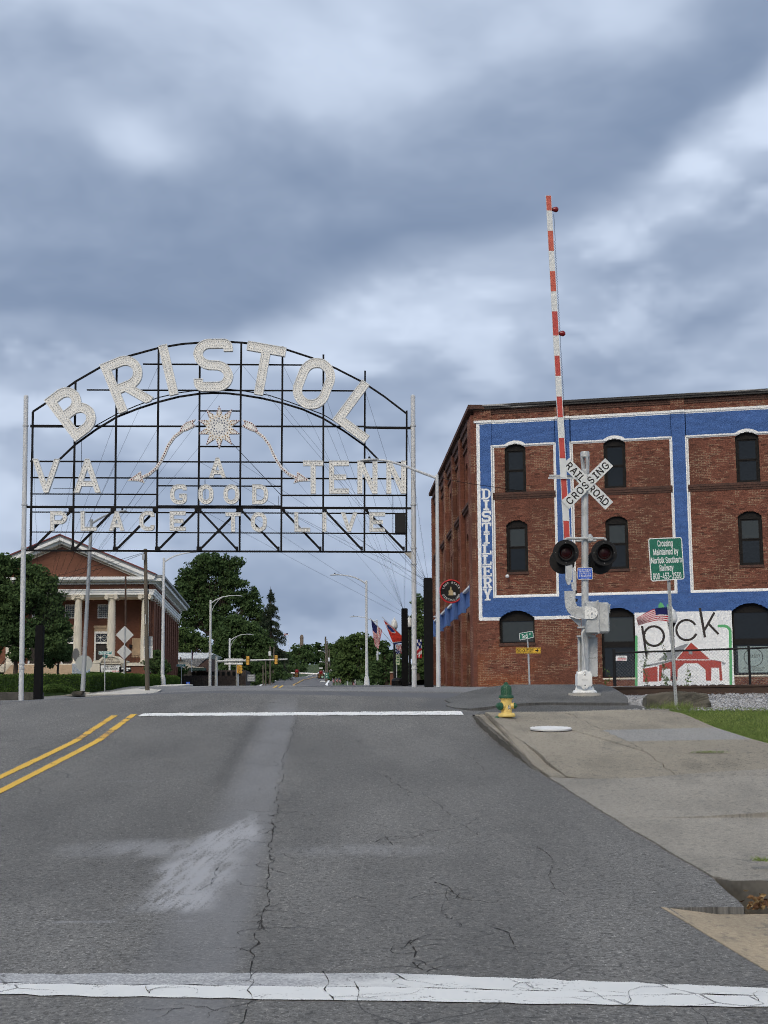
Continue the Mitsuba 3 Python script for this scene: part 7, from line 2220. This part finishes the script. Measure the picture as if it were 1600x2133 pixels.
MF = M('mat_dark_board', (.026, .019, .018), .85, grain=.5, scale=3)
for i in range(33):
    part(k, 'board', pxs(sbox(371 + i * 4.25, 1407.4 + .5 * (i % 2), 371 + i * 4.25 + 4.0, 1440), 158 + .02 * (i % 3), .08), MF)
k = thing('brick_shop', 'dark low shopfront behind the signal posts', 'building')
part(k, 'wall', pxs(sbox(437, 1396, 512, 1440), 175, 6), M('mat_dark_shop', (.035, .028, .026), .85))
for i in range(6):
    part(k, 'window', pxs(sbox(440 + i * 11, 1399, 446 + i * 11, 1407), 174.8, .1), GLASS)
k = thing('yellow_awning', 'pale yellow striped canopy behind the grey signal post', 'canopy')
part(k, 'canopy', pxs(Polygon([(482.5, 1418), (503, 1418), (508, 1432), (497, 1432)]), 160, 1.0), M('mat_pale_yellow', (.55, .48, .22), .6))
part(k, 'stripe', pxs(Polygon([(490, 1418), (496, 1418), (498, 1430), (494, 1430)]), 159.9, .1), MATTEB)
k = thing('blue_sign', 'small blue parking sign low on the left of the road', 'sign')
part(k, 'plate', pxs(sbox(387.5, 1420.5, 395.8, 1430), 130, .01), BLUE)
part(k, 'symbol', pxs(sbox(391, 1422.4, 392.4, 1427), 130, .006, .01), PLAINW)
k = thing('sign_board', 'small grey lettered board at the road side by the undergrowth', 'sign')
part(k, 'panel', pxs(sbox(515, 1405, 531.5, 1419.5), 165, .05), SLATE)
for i in range(4):
    part(k, 'print', pxs(sbox(516, 1407 + 3.4 * i, 528 + i % 2 * 2, 1408.4 + 3.4 * i), 165, .03, .02), SILVER)
k = thing('flag', 'upright striped feather flag before the white roof', 'flag')
part(k, 'staff', tube(at(399.5, 1400, 160), at(399.3, 1353.5, 160), .04, n=5), PLAINW)
cloth(k, (399.8, 1357), (399.8, 1375), (402.8, 1358.5), (401.5, 1375), 160, us, 14, 26, amp=.05)

# right edge of the road: pale kerb, pier, lawn behind the posts
labels['right_kerb'] = {'kind': 'structure', 'label': 'pale kerb island under the right street lamp'}
put('right_kerb', pxs(Polygon([(752, 1431.5), (768, 1428.8), (820, 1428.8), (821, 1439), (800, 1438)]), 97, 5), CONCL)
labels['park_lawn'] = {'kind': 'structure', 'label': 'strip of grass behind the black posts'}
put('park_lawn', grid(np.linspace(.5, 30, 20), np.linspace(86, 114, 12), lambda x, y: gz(0, y) + .35 * sst(.5, 2.5, x) + 0 * x), 'mat_turf')
k = thing('brick_pier', 'brown brick gate pier beside the lamp post', 'pier')
put(k, pxs(sbox(812.5, 1401, 820, 1440), 96, .5), CBR)
part(k, 'cap', pxs(sbox(811.8, 1399.5, 820.6, 1401.2), 95.9, .6), STONE)


# ================================================================== TREES
def tree(name, label, Y, trunk, blobs, leaf, mat, seed, dens=1.0, trunk_r=.25, depth=.8, clump=.34, gap=.0):
    """trunk: (px, base py, fork py). blobs: (px, py, rx, ry) lobes of the crown measured on the photograph; each is filled with leaf clumps."""
    r = np.random.default_rng(seed)
    k = thing(name, label, 'tree')
    s = Y / FPX
    b, f = at(trunk[0], trunk[1], Y), at(trunk[0] + r.uniform(-2, 2), trunk[2], Y)
    P, N = [], []
    limbs = [ptube([b - [0, 0, 1.0], b, (b + f) / 2 + r.normal(0, .1, 3) * [1, 1, 0], f], [trunk_r * 1.5, trunk_r * 1.15, trunk_r * .9, trunk_r * .65], 8)]
    for px, py, rx, ry in blobs:
        yo = r.uniform(-.35, .35) * rx * s
        c_ = at(px, py, Y) + [0, yo, 0]
        R_ = np.array([rx * s, rx * s * depth, ry * s])
        mid = (f + c_) / 2 + [0, 0, -.15 * R_[2]]
        limbs.append(ptube([f - [0, 0, .3], mid, c_ + [0, 0, .2 * R_[2]]], [trunk_r * .5, trunk_r * .3, trunk_r * .1], 6))
        nc = max(5, int(20 * (rx * ry) ** .5 / 22 * 1.7))
        d = r.normal(size=(nc, 3)); d /= np.linalg.norm(d, axis=1, keepdims=True)
        cc_ = c_ + d * R_ * (r.uniform(.35, .95, (nc, 1)))
        cr = r.uniform(.7, 1.25, nc) * clump * (R_[0] * R_[2]) ** .5
        for q, rad in zip(cc_, cr):
            if r.random() < gap:
                continue
            m = max(12, int(dens * 9.0 * (rad / leaf) ** 2))
            e = r.normal(size=(m, 3)); e /= np.linalg.norm(e, axis=1, keepdims=True)
            rr_ = rad * r.uniform(.25, 1.0, (m, 1)) ** .45
            wob_ = 1 + .5 * (meshkit.noise(e * 2.1 + q * .7, 3)[:, None] - .5)
            P.append(q + e * rr_ * wob_ * [1.1, 1.1, .8]); N.append(e + [0, 0, .5])
            if r.random() < .35:
                limbs.append(ptube([mid, (mid + q) / 2 + [0, 0, .1 * rad], q], [trunk_r * .16, trunk_r * .1, trunk_r * .04], 4, False))
    part(k, 'trunk', join(limbs), BARK, 40)
    part(k, 'crown', leaves(np.vstack(P), np.vstack(N), leaf, r), mat)
    return k


tree('street_tree', 'leafy tree at the left edge in front of the church', 96, (30, 1436, 1340), [(15, 1180, 34, 26), (60, 1200, 34, 30), (95, 1215, 26, 30), (-15, 1230, 40, 45), (40, 1250, 45, 40), (100, 1270, 38, 36), (128, 1300, 24, 26), (10, 1310, 40, 34), (75, 1320, 42, 34), (112, 1345, 34, 26), (40, 1365, 30, 16), (-20, 1340, 30, 30), (120, 1240, 18, 16), (48, 1165, 22, 12)], .115, L_DARK, 1, .8, .17)
tree('street_tree', 'young staked tree with dark leaves before the church steps', 101, (122.5, 1420, 1380), [(118, 1330, 24, 30), (128, 1362, 22, 22), (100, 1372, 20, 20), (138, 1310, 16, 20), (110, 1300, 20, 22)], .10, L_DARK, 2, .8, .09)
tree('street_tree', 'huge dark tree rising beyond the church and the sign', 262, (450, 1440, 1330), [(440, 1180, 40, 30), (400, 1205, 38, 32), (475, 1190, 38, 32), (375, 1235, 30, 34), (430, 1240, 48, 40), (490, 1225, 34, 34), (395, 1280, 40, 34), (455, 1290, 50, 36), (510, 1260, 26, 30), (525, 1255, 22, 36), (535, 1290, 24, 36), (420, 1165, 26, 14), (470, 1170, 26, 16), (360, 1260, 16, 26), (500, 1310, 36, 26)], .30, L_DARK, 3, .6, .42, clump=.30, gap=.12)
tree('street_tree', 'round mid-green tree behind the braced street lamps', 222, (505, 1440, 1370), [(490, 1305, 30, 24), (465, 1330, 26, 26), (515, 1320, 34, 28), (480, 1350, 34, 26), (540, 1345, 26, 26), (520, 1370, 40, 26), (460, 1370, 26, 22), (550, 1375, 22, 24), (495, 1392, 44, 18)], .24, L_DARK, 4, .8, .35)
tree('street_tree', 'bright green bushy tree at the end of the church flank', 196, (395, 1440, 1370), [(382, 1322, 22, 18), (370, 1340, 16, 20), (400, 1330, 22, 20), (420, 1340, 18, 18), (390, 1350, 30, 16), (430, 1352, 14, 14)], .20, L_MID, 5, .9, .25)
tree('street_tree', 'loose tree just right of the conifer foot', 210, (560, 1440, 1405), [(545, 1395, 20, 18), (575, 1385, 16, 14), (585, 1405, 18, 14), (560, 1412, 26, 14), (530, 1415, 24, 12)], .22, L_DARK, 16, .8, .15)
# conifer
r = np.random.default_rng(77)
CFY = 250.0
k = thing('conifer_tree', 'tall dark drooping conifer right of the huge tree', 'tree')
b, t = at(566, 1440, CFY), at(563.5, 1222, CFY)
part(k, 'trunk', ptube([b, (b + t) / 2, t], [.35, .22, .03], 8), BARK)
P, N, limbs = [], [], []
for i in range(150):
    u = r.random() ** .85 * .80
    o = t + (b - t) * (u + .01)
    a = r.uniform(0, 6.28)
    L = (.25 + 5.2 * u ** .85) * r.uniform(.5, 1.05)
    d = np.array([math.cos(a), math.sin(a) * .9, 0])
    pts = [o, o + d * L * .5 + [0, 0, -.10 * L], o + d * L + [0, 0, -.42 * L]]
    limbs.append(ptube(pts, [.05, .03, .01], 4, False))
    m = int(55 + 75 * L)
    w = r.random(m)
    q = np.where((w < .5)[:, None], pts[0] + (pts[1] - pts[0]) * (w * 2)[:, None], pts[1] + (pts[2] - pts[1]) * ((w - .5) * 2)[:, None])
    q = q + r.normal(0, .10, (m, 3)) + np.stack([0 * w, 0 * w, -np.abs(r.normal(0, .32, m))], -1)
    P.append(q); N.append(r.normal(size=(m, 3)))
part(k, 'limbs', join(limbs), BARK)
part(k, 'needles', leaves(np.vstack(P), np.vstack(N), .16, r, .2, .4), L_FIR)

tree('street_tree', 'big leafy tree right of the distant road, nearest the lamp', 170, (735, 1450, 1400), [(748, 1332, 20, 16), (728, 1345, 22, 20), (765, 1340, 20, 18), (745, 1365, 32, 22), (715, 1372, 22, 22), (775, 1365, 24, 22), (735, 1395, 36, 22), (775, 1395, 30, 24), (705, 1405, 22, 20), (800, 1385, 22, 24)], .19, L_MID, 6, .8, .3)
tree('street_tree', 'dark tree behind the flags and the black post', 150, (805, 1450, 1405), [(800, 1350, 14, 18), (815, 1372, 22, 24), (790, 1390, 26, 24), (830, 1395, 22, 26), (808, 1412, 34, 20), (770, 1415, 26, 16), (832, 1360, 12, 16)], .17, L_DARK, 7, .8, .25)
tree('street_tree', 'tall bright tree between the right sign pole and the tallest black post', 112, (874, 1436, 1380), [(872, 1262, 16, 22), (880, 1300, 18, 30), (862, 1310, 16, 28), (876, 1345, 20, 30), (858, 1350, 16, 26), (886, 1385, 20, 24), (866, 1392, 18, 20), (850, 1330, 10, 14)], .12, L_MID, 8, .85, .2)
tree('street_tree', 'low dark shrub mass below the bright tree by the grass', 118, (878, 1436, 1415), [(875, 1405, 18, 12), (862, 1412, 14, 10), (888, 1410, 14, 12)], .11, L_DARK, 18, .9, .1)
tree('street_tree', 'dark rounded tree on the hill below the stone tower', 345, (630, 1425, 1385), [(628, 1358, 18, 12), (612, 1366, 16, 12), (645, 1364, 18, 14), (632, 1374, 30, 14), (655, 1376, 20, 12), (618, 1350, 14, 9), (640, 1348, 14, 9), (600, 1370, 18, 12), (660, 1365, 16, 12)], .34, L_DARK, 9, .75, .3)
tree('street_tree', 'spreading dark tree left of the tower tree', 335, (604, 1420, 1390), [(600, 1376, 18, 9), (615, 1382, 18, 9), (588, 1384, 18, 11), (608, 1392, 26, 11), (596, 1370, 16, 9), (630, 1390, 20, 10)], .34, L_DARK, 10, .75, .3)
tree('street_tree', 'flat topped dark tree behind the tallest distant pole', 352, (668, 1420, 1380), [(664, 1345, 14, 7), (678, 1350, 16, 9), (690, 1356, 16, 10), (672, 1364, 24, 12), (655, 1352, 16, 10), (690, 1346, 14, 9), (682, 1372, 22, 10)], .34, L_DARK, 11, .65, .25)
tree('street_tree', 'broad green tree on the far slope right of the distant poles', 320, (706, 1420, 1375), [(712, 1340, 18, 10), (700, 1352, 18, 12), (722, 1350, 18, 12), (708, 1364, 26, 14), (730, 1362, 18, 14), (720, 1336, 16, 10), (695, 1372, 18, 10)], .30, L_MID, 12, .75, .25)
tree('street_tree', 'dark tree row on the slope left of the far signals', 300, (612, 1425, 1395), [(596, 1392, 16, 10), (612, 1396, 18, 9), (582, 1398, 14, 10), (628, 1394, 16, 9)], .30, L_DARK, 23, .8, .26)
tree('street_tree', 'broad dark tree behind the green guide sign', 260, (690, 1430, 1395), [(684, 1378, 16, 12), (700, 1382, 18, 14), (676, 1388, 14, 10), (712, 1390, 18, 14), (694, 1396, 18, 12)], .26, L_DARK, 24, .8, .26)
tree('street_tree', 'low bushes along the right side of the far bend', 240, (704, 1440, 1405), [(700, 1400, 16, 10), (716, 1408, 16, 10), (690, 1412, 8, 6)], .25, L_DARK, 13, .8, .12)
tree('street_tree', 'shrub at the church corner behind the wooden pole', 118, (330, 1436, 1410), [(322, 1362, 14, 14), (335, 1378, 16, 16), (318, 1385, 16, 14), (345, 1392, 14, 12), (330, 1398, 22, 10), (300, 1380, 8, 5)], .10, L_DARK, 14, .9, .06)
tree('street_tree', 'yellow-green shrub beside the far stop sign', 155, (372, 1440, 1410), [(366, 1392, 12, 10), (378, 1402, 14, 10), (362, 1405, 12, 8), (388, 1396, 8, 8)], .14, L_MID, 15, .9, .06)
for i, (px, py, rx, ry, lab) in enumerate(((112, 1434, 26, 9, 'bright leafy weeds at the foot of the left black post'), (138, 1437, 18, 6, 'bright leafy weeds beside the sidewalk ramp'))):
    r = np.random.default_rng(90 + i)
    c_ = at(px, py, 64.5); m = 2600
    q = r.normal(size=(m, 3)); q /= np.linalg.norm(q, axis=1, keepdims=True)
    q = c_ + q * np.array([rx, rx * .7, ry]) * 64.5 / FPX * (r.random((m, 1)) ** .5)
    k = thing('weeds', lab, 'weeds', kind=None)
    put(k, leaves(q, np.tile([0, -.3, 1.0], (m, 1)), .045, r), L_LIGHT)
